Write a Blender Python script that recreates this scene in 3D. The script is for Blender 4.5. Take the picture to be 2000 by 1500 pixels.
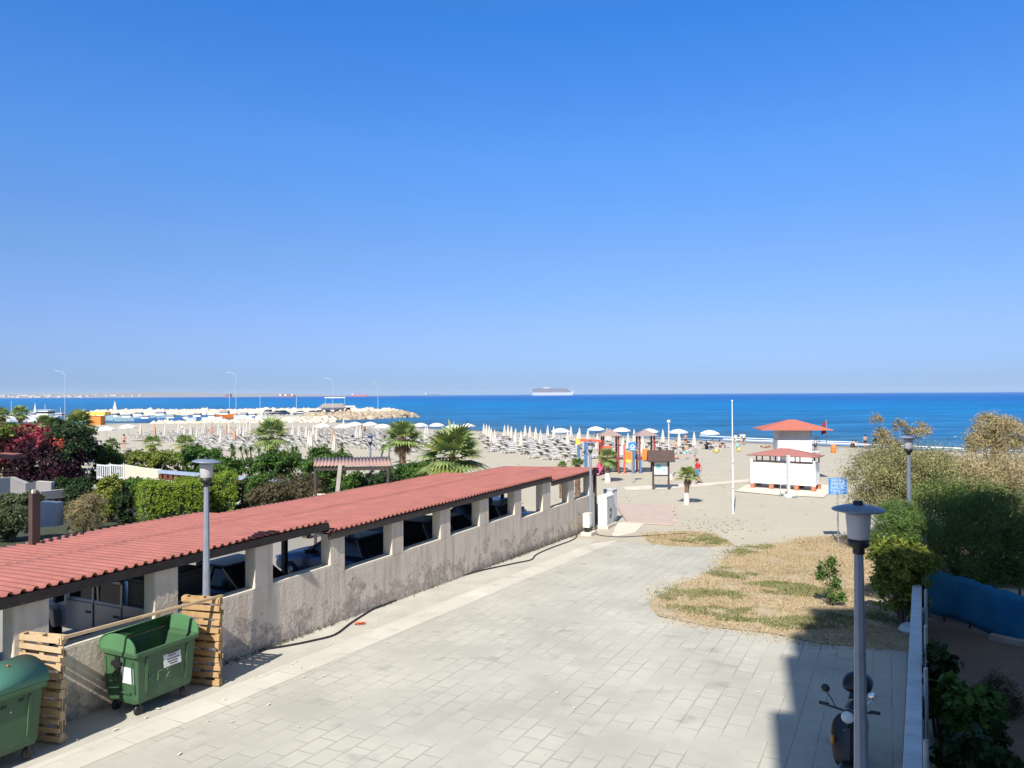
import bpy, bmesh, math, random
import numpy as np
from mathutils import Vector, Matrix
rad = math.radians
random.seed(7)
for o in list(bpy.data.objects): bpy.data.objects.remove(o)
scn = bpy.context.scene
COL = scn.collection
# ---------------------------------------------------------------- camera
F = 1480.; CZ = 7.5; PITCH = rad(.79); ROLL = rad(.32)
r0 = Vector((1, 0, 0)); u0 = Vector((0, -math.sin(PITCH), math.cos(PITCH))); f0 = Vector((0, math.cos(PITCH), math.sin(PITCH)))
CR = r0*math.cos(ROLL)-u0*math.sin(ROLL); CU = u0*math.cos(ROLL)+r0*math.sin(ROLL)
cam = bpy.data.cameras.new('camera'); co = bpy.data.objects.new('camera', cam); COL.objects.link(co)
m = Matrix((CR, CU, -f0)).transposed().to_4x4(); m.translation = (0, 0, CZ)
co.matrix_world = m
cam.sensor_width = 36; cam.lens = F/2000*36; cam.clip_start = .1; cam.clip_end = 60000
scn.camera = co
# ---------------------------------------------------------------- light
AZ = rad(17.5); EL = rad(42)          # the sun shines towards azimuth AZ (from +Y to +X), EL above the horizon
w = bpy.data.worlds.new('World'); scn.world = w; w.use_nodes = True
nt = w.node_tree; nt.nodes.clear()
out = nt.nodes.new('ShaderNodeOutputWorld'); bg = nt.nodes.new('ShaderNodeBackground')
sky = nt.nodes.new('ShaderNodeTexSky'); sky.sky_type = 'NISHITA'; sky.sun_disc = False
sky.sun_elevation = EL; sky.sun_rotation = AZ+math.pi; sky.air_density = 1.0
sky.dust_density = .3; sky.ozone_density = 2.5; sky.altitude = 0
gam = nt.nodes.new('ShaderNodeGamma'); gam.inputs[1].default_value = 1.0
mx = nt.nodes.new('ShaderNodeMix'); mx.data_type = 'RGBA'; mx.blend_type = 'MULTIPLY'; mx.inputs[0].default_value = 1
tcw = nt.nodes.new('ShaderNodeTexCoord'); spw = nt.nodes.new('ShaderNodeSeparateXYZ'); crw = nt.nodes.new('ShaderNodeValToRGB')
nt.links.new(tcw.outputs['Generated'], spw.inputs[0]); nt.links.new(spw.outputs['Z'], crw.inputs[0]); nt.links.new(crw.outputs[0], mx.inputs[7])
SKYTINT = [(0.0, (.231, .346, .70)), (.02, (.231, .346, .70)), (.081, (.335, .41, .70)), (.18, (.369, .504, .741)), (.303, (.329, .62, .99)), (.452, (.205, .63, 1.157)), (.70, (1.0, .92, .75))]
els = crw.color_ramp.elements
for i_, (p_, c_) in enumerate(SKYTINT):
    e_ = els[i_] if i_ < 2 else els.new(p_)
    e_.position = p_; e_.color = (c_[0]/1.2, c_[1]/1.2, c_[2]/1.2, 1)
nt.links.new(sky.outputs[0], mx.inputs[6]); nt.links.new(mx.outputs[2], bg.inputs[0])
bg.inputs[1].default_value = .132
nt.links.new(bg.outputs[0], out.inputs[0])
sl = bpy.data.lights.new('sun', 'SUN'); sl.energy = 4.7; sl.angle = rad(.55); sl.color = (1, .95, .87)
so = bpy.data.objects.new('sun', sl); COL.objects.link(so)
sd = Vector((math.sin(AZ)*math.cos(EL), math.cos(AZ)*math.cos(EL), -math.sin(EL)))
so.rotation_euler = sd.to_track_quat('-Z', 'Y').to_euler()
scn.view_settings.view_transform = 'Standard'; scn.view_settings.look = 'None'
scn.view_settings.exposure = 0.75; scn.view_settings.gamma = 1
scn.render.engine = 'CYCLES'
# ---------------------------------------------------------------- pixel <-> place (only to survey where things stand)
def ray(px, py):
    a = (px-1000)/F; b = -(py-750)/F
    d = CR*a+CU*b+f0
    return d.x/d.y, d.z/d.y
U = Vector((.4446, .8957, 0)); V = Vector((.8957, -.4446, 0))
def W(u, v, z=0): return Vector((U.x*u+V.x*v, U.y*u+V.y*v, z))
def uv(p): return (p.x*U.x+p.y*U.y, p.x*V.x+p.y*V.y)
def plaza(x, y): return 2.3-.033*(x*U.x+y*U.y)
def harbour(x, y):       # 1 inside the harbour basin
    return 1 if (x < -66-(y-205)*.1 and 214 < y < 283 and x > -400) else 0
def g(x, y):
    b = (108-.7*x-.714*y)*.025
    if x < -60:            # left bay: the beach ends at the harbour
        b = min((212-y)*.03, 1.21) if y > 100 else 1.21
    elif x < -20:
        t = (x+60)/40.
        b2 = min((212-y)*.03, 1.21) if y > 100 else 1.21
        b = b*t+b2*(1-t) if b < 1.21 else (1.21*t+b2*(1-t))
    b = max(min(1.21, b), -1.5)
    return max(plaza(x, y), b)
def G(px, py, h=0):
    a, c = ray(px, py); y = 2.
    while y < 3000:
        if CZ+c*y < g(a*y, y)+h: break
        y *= 1.02
    lo, hi = y/1.02, y
    for _ in range(30):
        m_ = (lo+hi)/2
        if CZ+c*m_ < g(a*m_, m_)+h: hi = m_
        else: lo = m_
    return Vector((a*hi, hi, g(a*hi, hi)))
def At(px, py, Y):
    a, c = ray(px, py); return Vector((a*Y, Y, CZ+c*Y))
def onv(px, py, v):
    a, c = ray(px, py); Y = v/(a*V.x+V.y); return Vector((a*Y, Y, CZ+c*Y))
# ---------------------------------------------------------------- materials
MATS = {}
def mat(name, col, rough=.7, metal=0, var=.12, scale=3., bump=0., bscale=40., trans=0., spec=.5, col2=None, island=False, alpha=None):
    if name in MATS: return MATS[name]
    m = bpy.data.materials.new(name); m.use_nodes = True; MATS[name] = m
    n = m.node_tree.nodes; l = m.node_tree.links; b = n['Principled BSDF']
    b.inputs['Roughness'].default_value = rough; b.inputs['Metallic'].default_value = metal
    b.inputs['Specular IOR Level'].default_value = spec
    c = tuple(col)
    c2 = tuple(col2) if col2 else tuple(x*(1-var*2.2) for x in c)
    mixn = n.new('ShaderNodeMix'); mixn.data_type = 'RGBA'
    mixn.inputs[6].default_value = (*c, 1); mixn.inputs[7].default_value = (*c2, 1)
    tc = n.new('ShaderNodeTexCoord')
    if island:
        ge = n.new('ShaderNodeNewGeometry'); no = n.new('ShaderNodeTexNoise'); no.inputs['Scale'].default_value = scale
        l.new(tc.outputs['Object'], no.inputs['Vector'])
        ma = n.new('ShaderNodeMath'); ma.operation = 'MULTIPLY_ADD'; ma.inputs[1].default_value = .55
        ad = n.new('ShaderNodeMath'); ad.operation = 'MULTIPLY_ADD'; ad.inputs[1].default_value = 1.4; ad.inputs[2].default_value = -.45
        l.new(no.outputs['Fac'], ad.inputs[0]); l.new(ge.outputs['Random Per Island'], ma.inputs[0]); l.new(ad.outputs[0], ma.inputs[2])
        ma.use_clamp = True
        l.new(ma.outputs[0], mixn.inputs[0])
    else:
        no = n.new('ShaderNodeTexNoise'); no.inputs['Scale'].default_value = scale; no.inputs['Detail'].default_value = 8; no.inputs['Roughness'].default_value = .65
        l.new(tc.outputs['Object'], no.inputs['Vector'])
        mr = n.new('ShaderNodeMapRange'); mr.inputs[1].default_value = .32; mr.inputs[2].default_value = .72
        l.new(no.outputs['Fac'], mr.inputs[0]); l.new(mr.outputs[0], mixn.inputs[0])
    l.new(mixn.outputs[2], b.inputs['Base Color'])
    if bump:
        nb = n.new('ShaderNodeTexNoise'); nb.inputs['Scale'].default_value = bscale; nb.inputs['Detail'].default_value = 6
        bu = n.new('ShaderNodeBump'); bu.inputs['Strength'].default_value = bump; bu.inputs['Distance'].default_value = .03
        l.new(tc.outputs['Object'], nb.inputs['Vector']); l.new(nb.outputs['Fac'], bu.inputs['Height']); l.new(bu.outputs[0], b.inputs['Normal'])
    if trans:
        tr = n.new('ShaderNodeBsdfTranslucent'); ms = n.new('ShaderNodeMixShader'); ms.inputs[0].default_value = trans
        l.new(mixn.outputs[2], tr.inputs[0]); l.new(b.outputs[0], ms.inputs[1]); l.new(tr.outputs[0], ms.inputs[2])
        l.new(ms.outputs[0], n['Material Output'].inputs[0])
    return m
def nodes(m): return m.node_tree.nodes, m.node_tree.links, m.node_tree.nodes['Principled BSDF']
# ---------------------------------------------------------------- mesh builder
class MB:
    def __init__(s): s.v = []; s.f = []; s.mi = []; s.sm = []
    def add(s, vs, fs, mi=0, M=None, smooth=False):
        k = len(s.v)
        s.v += [tuple(M @ Vector(p)) if M is not None else tuple(p) for p in vs]
        s.f += [tuple(i+k for i in f) for f in fs]; s.mi += [mi]*len(fs); s.sm += [smooth]*len(fs)
        return s
    def box(s, c, d, rz=0, mi=0, M=None, taper=1.):
        x, y, z = d[0]/2, d[1]/2, d[2]/2
        R = Matrix.Translation(Vector(c)) @ (rz if isinstance(rz, Matrix) else Matrix.Rotation(rz, 4, 'Z'))
        if M is not None: R = M @ R
        t = taper
        vs = [(-x, -y, -z), (x, -y, -z), (x, y, -z), (-x, y, -z), (-x*t, -y*t, z), (x*t, -y*t, z), (x*t, y*t, z), (-x*t, y*t, z)]
        return s.add(vs, [(0, 3, 2, 1), (4, 5, 6, 7), (0, 1, 5, 4), (1, 2, 6, 5), (2, 3, 7, 6), (3, 0, 4, 7)], mi, R)
    def bar(s, a, b, w, h=None, mi=0, M=None):        # square bar from a to b
        a = Vector(a); b = Vector(b); d = b-a; L = d.length; h = h or w
        q = d.to_track_quat('X', 'Z').to_matrix().to_4x4()
        return s.box((a+b)/2, (L, w, h), q, mi, M)
    def tube(s, pts, rs, n=10, mi=0, M=None, cap=True, smooth=True):
        pts = [Vector(p) for p in pts]
        if not isinstance(rs, (list, tuple)): rs = [rs]*len(pts)
        vs = []; fs = []; prev = None
        for i, p in enumerate(pts):
            d = (pts[min(i+1, len(pts)-1)]-pts[max(i-1, 0)]).normalized()
            if prev is None: ref = Vector((1, 0, 0)) if abs(d.x) < .9 else Vector((0, 1, 0)); a = (ref-d*ref.dot(d)).normalized()
            else: a = (prev-d*prev.dot(d)).normalized()
            prev = a; b = d.cross(a)
            for k in range(n):
                t = 2*math.pi*k/n; vs.append(p+(a*math.cos(t)+b*math.sin(t))*rs[i])
        for i in range(len(pts)-1):
            for k in range(n):
                fs.append((i*n+k, i*n+(k+1) % n, (i+1)*n+(k+1) % n, (i+1)*n+k))
        s.add(vs, fs, mi, M, smooth)
        if cap:
            k = len(pts)-1
            s.add(vs[:n], [tuple(range(n-1, -1, -1))], mi, M); s.add(vs[k*n:], [tuple(range(n))], mi, M)
        return s
    def lathe(s, prof, n=24, mi=0, M=None, c=(0, 0, 0), smooth=True):   # prof: (r,z)
        vs = []; fs = []
        for r, z in prof:
            for k in range(n):
                t = 2*math.pi*k/n; vs.append((c[0]+r*math.cos(t), c[1]+r*math.sin(t), c[2]+z))
        for i in range(len(prof)-1):
            for k in range(n): fs.append((i*n+k, i*n+(k+1) % n, (i+1)*n+(k+1) % n, (i+1)*n+k))
        return s.add(vs, fs, mi, M, smooth)
    def prism(s, poly, ax, t0, t1, mi=0, M=None):       # poly (a,b) extruded along axis ax from t0 to t1
        n = len(poly)
        def pt(a, b, t): return {'x': (t, a, b), 'y': (a, t, b), 'z': (a, b, t)}[ax]
        vs = [pt(a, b, t0) for a, b in poly]+[pt(a, b, t1) for a, b in poly]
        fs = [tuple(range(n-1, -1, -1)), tuple(range(n, 2*n))]+[(i, (i+1) % n, (i+1) % n+n, i+n) for i in range(n)]
        return s.add(vs, fs, mi, M)
    def build(s, name, mats, parent=None, loc=None, rz=None, bevel=0):
        me = bpy.data.meshes.new(name); me.from_pydata(s.v, [], s.f)
        for m in (mats if isinstance(mats, (list, tuple)) else [mats]): me.materials.append(m)
        me.polygons.foreach_set('material_index', s.mi); me.polygons.foreach_set('use_smooth', s.sm)
        if True:
            bm = bmesh.new(); bm.from_mesh(me)
            if len(bm.faces) < 30000: bmesh.ops.recalc_face_normals(bm, faces=bm.faces) if s.fixn else None
            bm.to_mesh(me); bm.free()
        me.update()
        o = bpy.data.objects.new(name, me); COL.objects.link(o)
        if parent is not None: o.parent = parent
        if loc is not None: o.location = loc
        if rz is not None: o.rotation_euler = (0, 0, rz)
        if bevel:
            b = o.modifiers.new('bevel', 'BEVEL'); b.width = bevel; b.segments = 2; b.limit_method = 'ANGLE'; b.angle_limit = rad(40)
        return o
    fixn = False
def fixed():
    m_ = MB(); m_.fixn = True; return m_
def raw(name, vs, fs, mats, parent=None, loc=None, mi=None):
    me = bpy.data.meshes.new(name)
    vs = np.asarray(vs, dtype=np.float32); fs = np.asarray(fs, dtype=np.int32)
    me.vertices.add(len(vs)); me.vertices.foreach_set('co', vs.ravel())
    k = fs.shape[1]; me.loops.add(fs.size); me.loops.foreach_set('vertex_index', fs.ravel())
    me.polygons.add(len(fs)); me.polygons.foreach_set('loop_start', np.arange(0, fs.size, k, dtype=np.int32))
    me.polygons.foreach_set('loop_total', np.full(len(fs), k, dtype=np.int32))
    for m in (mats if isinstance(mats, (list, tuple)) else [mats]): me.materials.append(m)
    if mi is not None: me.polygons.foreach_set('material_index', np.asarray(mi, dtype=np.int32))
    me.update(calc_edges=True)
    o = bpy.data.objects.new(name, me); COL.objects.link(o)
    if parent is not None: o.parent = parent
    if loc is not None: o.location = loc
    return o
def tag(o, label=None, cat=None, group=None, kind=None):
    if label: o['label'] = label
    if cat: o['category'] = cat
    if group: o['group'] = group
    if kind: o['kind'] = kind
    return o
def empty(name, loc, rz=0, label=None, cat=None, group=None):
    o = bpy.data.objects.new(name, None); COL.objects.link(o); o.location = loc; o.rotation_euler = (0, 0, rz)
    o.empty_display_size = .2
    return tag(o, label, cat, group)
def kids(o): return [c for c in CH.get(o.name, [])]
CH = {}
def copy_tree(o, loc=None, rz=None, label=None, group=None, scale=None):
    def rec(a, par):
        c = a.copy(); COL.objects.link(c)
        if par is not None: c.parent = par
        for ch in a.children: rec(ch, c)
        return c
    c = rec(o, None)
    if loc is not None: c.location = loc
    if rz is not None: c.rotation_euler = (0, 0, rz)
    if label: c['label'] = label
    if group: c['group'] = group
    if scale: c.scale = (scale, scale, scale) if not isinstance(scale, tuple) else scale
    return c
UROT = math.atan2(U.y, U.x)       # local +X along u; local +Y is then -v
def sheet(name, poly_uv, mats, z=.004, step=1.0, kind='structure', hole=None, label=None, cat=None, noise=0):
    """a sheet following the ground g(), polygon in (x,y)"""
    bm = bmesh.new()
    vs = [bm.verts.new((p[0], p[1], 0)) for p in poly_uv]; bm.faces.new(vs)
    xs = [p[0] for p in poly_uv]; ys = [p[1] for p in poly_uv]
    # cut along u lines so that the sheet follows the slope
    us = [p[0]*U.x+p[1]*U.y for p in poly_uv]
    k = math.ceil(min(us)/step)*step
    while k < max(us):
        bmesh.ops.bisect_plane(bm, geom=bm.verts[:]+bm.edges[:]+bm.faces[:], plane_co=W(k, 0), plane_no=U); k += step
    bmesh.ops.triangulate(bm, faces=bm.faces[:])
    for v in bm.verts: v.co.z = g(v.co.x, v.co.y)+z
    bmesh.ops.recalc_face_normals(bm, faces=bm.faces)
    for f in bm.faces:
        if f.normal.z < 0: f.normal_flip()
    me = bpy.data.meshes.new(name); bm.to_mesh(me); bm.free()
    for m in (mats if isinstance(mats, (list, tuple)) else [mats]): me.materials.append(m)
    o = bpy.data.objects.new(name, me); COL.objects.link(o)
    tag(o, label, cat, kind=kind); return o
# ================================================================ GROUND, SEA, HILLS
# terrain: one sheet, rows aligned with the plaza axis
def terrain():
    ss = [-30+i*1.5 for i in range(45)]; s = ss[-1]
    while s < 420: s += max(1.5, s*.02); ss.append(s)
    ss = sorted(ss+[33.03])
    ts = []; t = 0
    while t < 480: ts.append(t); t += 2 if t < 80 else 6
    ts = sorted(set([-a for a in ts]+ts))
    vs = []; n = len(ts)
    rnd = np.random.RandomState(3)
    for a in ss:
        for b in ts:
            p = W(a, b); z = g(p.x, p.y)
            if z < 1.22 and z > -.2 and a > 36: z += (rnd.rand()-.5)*.04
            vs.append((p.x, p.y, z))
    fs = [(i*n+j, i*n+j+1, (i+1)*n+j+1, (i+1)*n+j) for i in range(len(ss)-1) for j in range(n-1)]
    fs = [f[::-1] for f in fs]
    return raw('sand_ground', vs, fs, M_SAND)
M_SAND = mat('sand', (.42, .375, .29), .95, col2=(.38, .335, .255), scale=.35, bump=.5, bscale=5.)
def _sand():
    n, l, b = nodes(M_SAND)
    # wet, darker sand by the water line: depends on the height of the ground
    tc = n.new('ShaderNodeNewGeometry'); sp = n.new('ShaderNodeSeparateXYZ'); l.new(tc.outputs['Position'], sp.inputs[0])
    mr = n.new('ShaderNodeMapRange'); mr.inputs[1].default_value = .16; mr.inputs[2].default_value = .02; l.new(sp.outputs['Z'], mr.inputs[0])
    mx = n.new('ShaderNodeMix'); mx.data_type = 'RGBA'; mx.inputs[7].default_value = (.20, .165, .13, 1)
    src = b.inputs['Base Color'].links[0].from_socket
    l.new(mr.outputs[0], mx.inputs[0]); l.new(src, mx.inputs[6]); l.new(mx.outputs[2], b.inputs['Base Color'])
_sand()
tag(terrain(), kind='structure')
# sea
M_SEA = mat('sea', (.0, .17, .42), .5, spec=.04, var=0)
def _sea():
    n, l, b = nodes(M_SEA)
    ge = n.new('ShaderNodeNewGeometry')
    sp = n.new('ShaderNodeSeparateXYZ'); l.new(ge.outputs['Position'], sp.inputs[0])
    # distance from the beach line n=(.7,.714)
    dp = n.new('ShaderNodeVectorMath'); dp.operation = 'DOT_PRODUCT'; dp.inputs[1].default_value = (.7, .714, 0); l.new(ge.outputs['Position'], dp.inputs[0])
    mr = n.new('ShaderNodeMapRange'); mr.inputs[1].default_value = 112; mr.inputs[2].default_value = 900; l.new(dp.outputs['Value'], mr.inputs[0])
    cr = n.new('ShaderNodeValToRGB'); e = cr.color_ramp.elements
    e[0].position = 0; e[0].color = (.05, .14, .23, 1); e[1].position = 1; e[1].color = (.003, .11, .37, 1)
    q = e.new(.05); q.color = (.024, .145, .32, 1); q = e.new(.35); q.color = (.004, .165, .41, 1)
    l.new(mr.outputs[0], cr.inputs[0])
    mp = n.new('ShaderNodeMapping'); mp.inputs['Scale'].default_value = (.018, .075, .03); mp.inputs['Rotation'].default_value = (0, 0, rad(-8))
    l.new(ge.outputs['Position'], mp.inputs[0])
    no = n.new('ShaderNodeTexNoise'); no.inputs['Scale'].default_value = 1; no.inputs['Detail'].default_value = 7; no.inputs['Roughness'].default_value = .65; l.new(mp.outputs[0], no.inputs['Vector'])
    m2 = n.new('ShaderNodeMapRange'); m2.inputs[1].default_value = .32; m2.inputs[2].default_value = .68; m2.inputs[3].default_value = .60; m2.inputs[4].default_value = 1.22; l.new(no.outputs['Fac'], m2.inputs[0])
    vm = n.new('ShaderNodeVectorMath'); vm.operation = 'SCALE'; l.new(cr.outputs[0], vm.inputs[0]); l.new(m2.outputs[0], vm.inputs['Scale'])
    mp3 = n.new('ShaderNodeMapping'); mp3.inputs['Scale'].default_value = (.10, .42, .3); l.new(ge.outputs['Position'], mp3.inputs[0])
    n3 = n.new('ShaderNodeTexNoise'); n3.inputs['Scale'].default_value = 1; n3.inputs['Detail'].default_value = 5; n3.inputs['Roughness'].default_value = .6; l.new(mp3.outputs[0], n3.inputs['Vector'])
    m3 = n.new('ShaderNodeMapRange'); m3.inputs[1].default_value = .34; m3.inputs[2].default_value = .66; m3.inputs[3].default_value = .68; m3.inputs[4].default_value = 1.25; l.new(n3.outputs['Fac'], m3.inputs[0])
    v3 = n.new('ShaderNodeVectorMath'); v3.operation = 'SCALE'; l.new(vm.outputs[0], v3.inputs[0]); l.new(m3.outputs[0], v3.inputs['Scale'])
    l.new(v3.outputs[0], b.inputs['Base Color'])
    mp2 = n.new('ShaderNodeMapping'); mp2.inputs['Scale'].default_value = (.12, .35, .3); mp2.inputs['Rotation'].default_value = (0, 0, rad(-20)); l.new(ge.outputs['Position'], mp2.inputs[0])
    nb = n.new('ShaderNodeTexNoise'); nb.inputs['Scale'].default_value = 1; nb.inputs['Detail'].default_value = 6; l.new(mp2.outputs[0], nb.inputs['Vector'])
    bu = n.new('ShaderNodeBump'); bu.inputs['Strength'].default_value = .55; bu.inputs['Distance'].default_value = 1.2; l.new(nb.outputs['Fac'], bu.inputs['Height']); l.new(bu.outputs[0], b.inputs['Normal'])
_sea()
o = MB(); o.add([(-30000, 60, 0), (30000, 60, 0), (30000, 25000, 0), (-30000, 25000, 0)], [(0, 1, 2, 3)]); tag(o.build('sea', M_SEA), kind='structure')
# surf: thin broken ridges of foam along the beach line
M_FOAM = mat('foam', (.8, .82, .82), .8, var=.03)
def surf(s0, xa, xb, wd, seed, h, gap=.0):
    rnd = random.Random(seed); b = MB(); t = xa; prof = 5
    rows = []
    while t < xb:
        ph = math.sin(t*.05+seed)*1.2+math.sin(t*.17+seed*2)*.5
        ww = wd*(.35+.65*abs(math.sin(t*.11+seed*1.7)))*(1 if rnd.random() > gap else .12)*rnd.uniform(.7, 1.1)
        cx = s0+ph
        # along beach direction T=(.714,-.7), normal N=(.7,.714)
        def P(s, z): return (.7*s+.714*t, .714*s-.7*t, z)
        rows.append([P(cx-ww/2, .012), P(cx-ww*.3, h*.6), P(cx, h), P(cx+ww*.3, h*.6), P(cx+ww/2, .012)]); t += rnd.uniform(.5, 1.1)
    vs = [p for r in rows for p in r]
    fs = [(i*5+j, (i+1)*5+j, (i+1)*5+j+1, i*5+j+1) for i in range(len(rows)-1) for j in range(4)]
    b.add(vs, fs, 0, None, True)
    return b.build('surf_foam', M_FOAM)
# t coordinate of a point = .714x-.7y
for s0, xa, xb, wd, sd_, h, gp in ((114.0, -62, 30, 1.1, 1, .11, .12), (109.4, -95, 40, .45, 4, .04, .35), (118.5, -70, -42, .6, 7, .1, .4), (127, -15, 25, .5, 9, .1, .6)):
    tag(surf(s0, xa, xb, wd, sd_, h, gp), kind='structure')
# hills far across the bay, with pale town strips
M_HILL = mat('hill', (.30, .25, .20), 1, col2=(.22, .2, .17), scale=.002)
M_TOWN = mat('far_town', (.55, .5, .45), .9)
def hills():
    vs = []; fs = []; nx = 160
    rows = [0, 300, 900, 1600, 2500]
    for i in range(nx+1):
        x = -7600+i*(6400/nx); fall = min(1, max(0, (-1300-x)/2600.)); fall = fall**.6
        for j, d in enumerate(rows):
            h = (0, .28, .62, .85, 1.)[j]*(46+10*math.sin(x*.0011)+6*math.sin(x*.0045+1)+3*math.sin(x*.013))*fall
            vs.append((x, 6400+d, h if j else -2))
    n = len(rows)
    for i in range(nx):
        for j in range(n-1): fs.append((i*n+j, (i+1)*n+j, (i+1)*n+j+1, i*n+j+1))
    return raw('hills', vs, fs, M_HILL)
tag(hills(), kind='structure')
b = MB(); rnd = random.Random(5)
for i in range(420):
    x = rnd.choice([rnd.uniform(-7000, -3300), rnd.gauss(-5000, 260), rnd.gauss(-6300, 500)]); y = 6450+rnd.uniform(0, 500)
    z = (y-6400)*.03*min(1, max(0, (-1300-x)/2600.))
    b.box((x, y, z+5), (rnd.uniform(14, 50), 20, rnd.uniform(8, 20)), 0)
tag(b.build('far_shore_town', M_TOWN), 'pale specks of a town along the foot of the far hills', 'town', kind='stuff')

# ================================================================ PLAZA
def paver(name, c1, c2, mort, bw, rh, rot=True, ms=.012, stain=.25):
    m = mat(name, c1, .85); n, l, b = nodes(m)
    ge = n.new('ShaderNodeNewGeometry'); mp = n.new('ShaderNodeMapping'); mp.vector_type = 'TEXTURE'; mp.inputs['Rotation'].default_value = (0, 0, UROT)
    l.new(ge.outputs['Position'], mp.inputs[0])
    br = n.new('ShaderNodeTexBrick'); br.inputs['Scale'].default_value = 1; br.inputs['Brick Width'].default_value = bw; br.inputs['Row Height'].default_value = rh
    br.inputs['Mortar Size'].default_value = ms; br.inputs['Mortar Smooth'].default_value = .4; br.inputs['Bias'].default_value = -.2
    br.inputs['Color1'].default_value = (*c1, 1); br.inputs['Color2'].default_value = (*c2, 1); br.inputs['Mortar'].default_value = (*mort, 1)
    l.new(mp.outputs[0], br.inputs['Vector'])
    nj = n.new('ShaderNodeTexNoise'); nj.inputs['Scale'].default_value = 1.1; nj.inputs['Detail'].default_value = 5; l.new(ge.outputs['Position'], nj.inputs['Vector'])
    rj = n.new('ShaderNodeMapRange'); rj.inputs[1].default_value = .42; rj.inputs[2].default_value = .62; rj.inputs[3].default_value = 0; rj.inputs[4].default_value = ms*2.2; l.new(nj.outputs['Fac'], rj.inputs[0]); l.new(rj.outputs[0], br.inputs['Mortar Size'])
    no = n.new('ShaderNodeTexNoise'); no.inputs['Scale'].default_value = .55; no.inputs['Detail'].default_value = 9; no.inputs['Roughness'].default_value = .62
    l.new(ge.outputs['Position'], no.inputs['Vector'])
    mr = n.new('ShaderNodeMapRange'); mr.inputs[1].default_value = .35; mr.inputs[2].default_value = .68; mr.inputs[3].default_value = 1-stain; mr.inputs[4].default_value = 1.06; l.new(no.outputs['Fac'], mr.inputs[0])
    n2 = n.new('ShaderNodeTexNoise'); n2.inputs['Scale'].default_value = 1.5; n2.inputs['Detail'].default_value = 7; l.new(ge.outputs['Position'], n2.inputs['Vector'])
    m2 = n.new('ShaderNodeMapRange'); m2.inputs[1].default_value = .60; m2.inputs[2].default_value = .74; m2.inputs[3].default_value = 1; m2.inputs[4].default_value = .78; l.new(n2.outputs['Fac'], m2.inputs[0])
    mu = n.new('ShaderNodeMath'); mu.operation = 'MULTIPLY'; l.new(mr.outputs[0], mu.inputs[0]); l.new(m2.outputs[0], mu.inputs[1])
    vm = n.new('ShaderNodeVectorMath'); vm.operation = 'SCALE'; l.new(br.outputs['Color'], vm.inputs[0]); l.new(mu.outputs[0], vm.inputs['Scale'])
    l.new(vm.outputs[0], b.inputs['Base Color'])
    bu = n.new('ShaderNodeBump'); bu.inputs['Strength'].default_value = .6; bu.inputs['Distance'].default_value = .01; bu.invert = True
    l.new(br.outputs['Fac'], bu.inputs['Height']); l.new(bu.outputs[0], b.inputs['Normal'])
    return m
M_PAVE = paver('pavers', (.455, .43, .36), (.42, .40, .333), (.325, .305, .25), .52, .36, ms=.007, stain=.17)
M_BAND = paver('band_pavers', (.56, .52, .44), (.53, .49, .41), (.45, .41, .34), .9, .62, ms=.008, stain=.15)
M_CONC = mat('concrete', (.48, .45, .38), .9, col2=(.38, .355, .30), scale=1.2, bump=.3)
M_CONCL = mat('pale_concrete', (.62, .56, .46), .9, col2=(.5, .45, .36), scale=.8, bump=.3)
def xy(*px): return [tuple(G(*p)[:2]) for p in px]
a = W(-6, -12.42); 
edge = xy((1440, 1075), (1405, 1120), (1310, 1150), (1266, 1180), (1285, 1205), (1400, 1228), (1500, 1238), (1600, 1258), (1772, 1272))
pl = [tuple(W(-6, -10.84)[:2]), tuple(W(30.4, -10.3)[:2])]+xy((1250, 1062), (1330, 1064))+edge+[tuple(W(-6, -.45)[:2])]
tag(sheet('plaza_paving', pl, M_PAVE, .010), kind='structure')
tag(sheet('pale_paver_band', [W(-6, -11.45)[:2], W(29.3, -11.1)[:2], W(31.0, -10.3)[:2], W(30.4, -10.3)[:2], W(-6, -10.84)[:2]], M_BAND, .014), kind='structure')
tag(sheet('side_strip', [W(-6, -12.42)[:2], W(30.5, -12.42)[:2], W(30.6, -11.1)[:2], W(29.3, -11.1)[:2], W(-6, -11.45)[:2]], M_CONC, .008), kind='structure')
# lane and parking floor behind the wall
M_ASPH = mat('lane_asphalt', (.30, .28, .24), .9, col2=(.24, .225, .195), scale=.5, bump=.3)
tag(sheet('parking_lane', [W(-8, -12.70)[:2], W(-8, -29.0)[:2], W(24, -28.4)[:2], W(31, -23)[:2], W(33, -19)[:2], W(33, -12.70)[:2]], M_ASPH, .010), kind='structure')
tag(sheet('garden_soil', [W(-8, -29.2)[:2], W(-8, -80)[:2], W(40, -60)[:2], W(46, -36)[:2], W(38, -22)[:2], W(31.4, -23.2)[:2], W(24, -28.6)[:2]], mat('garden_soil', (.06, .05, .03), .95, col2=(.02, .04, .012), scale=.35), .012), kind='structure')  # soil kept near black, deep shade among the shrubs put into its colour
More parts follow.
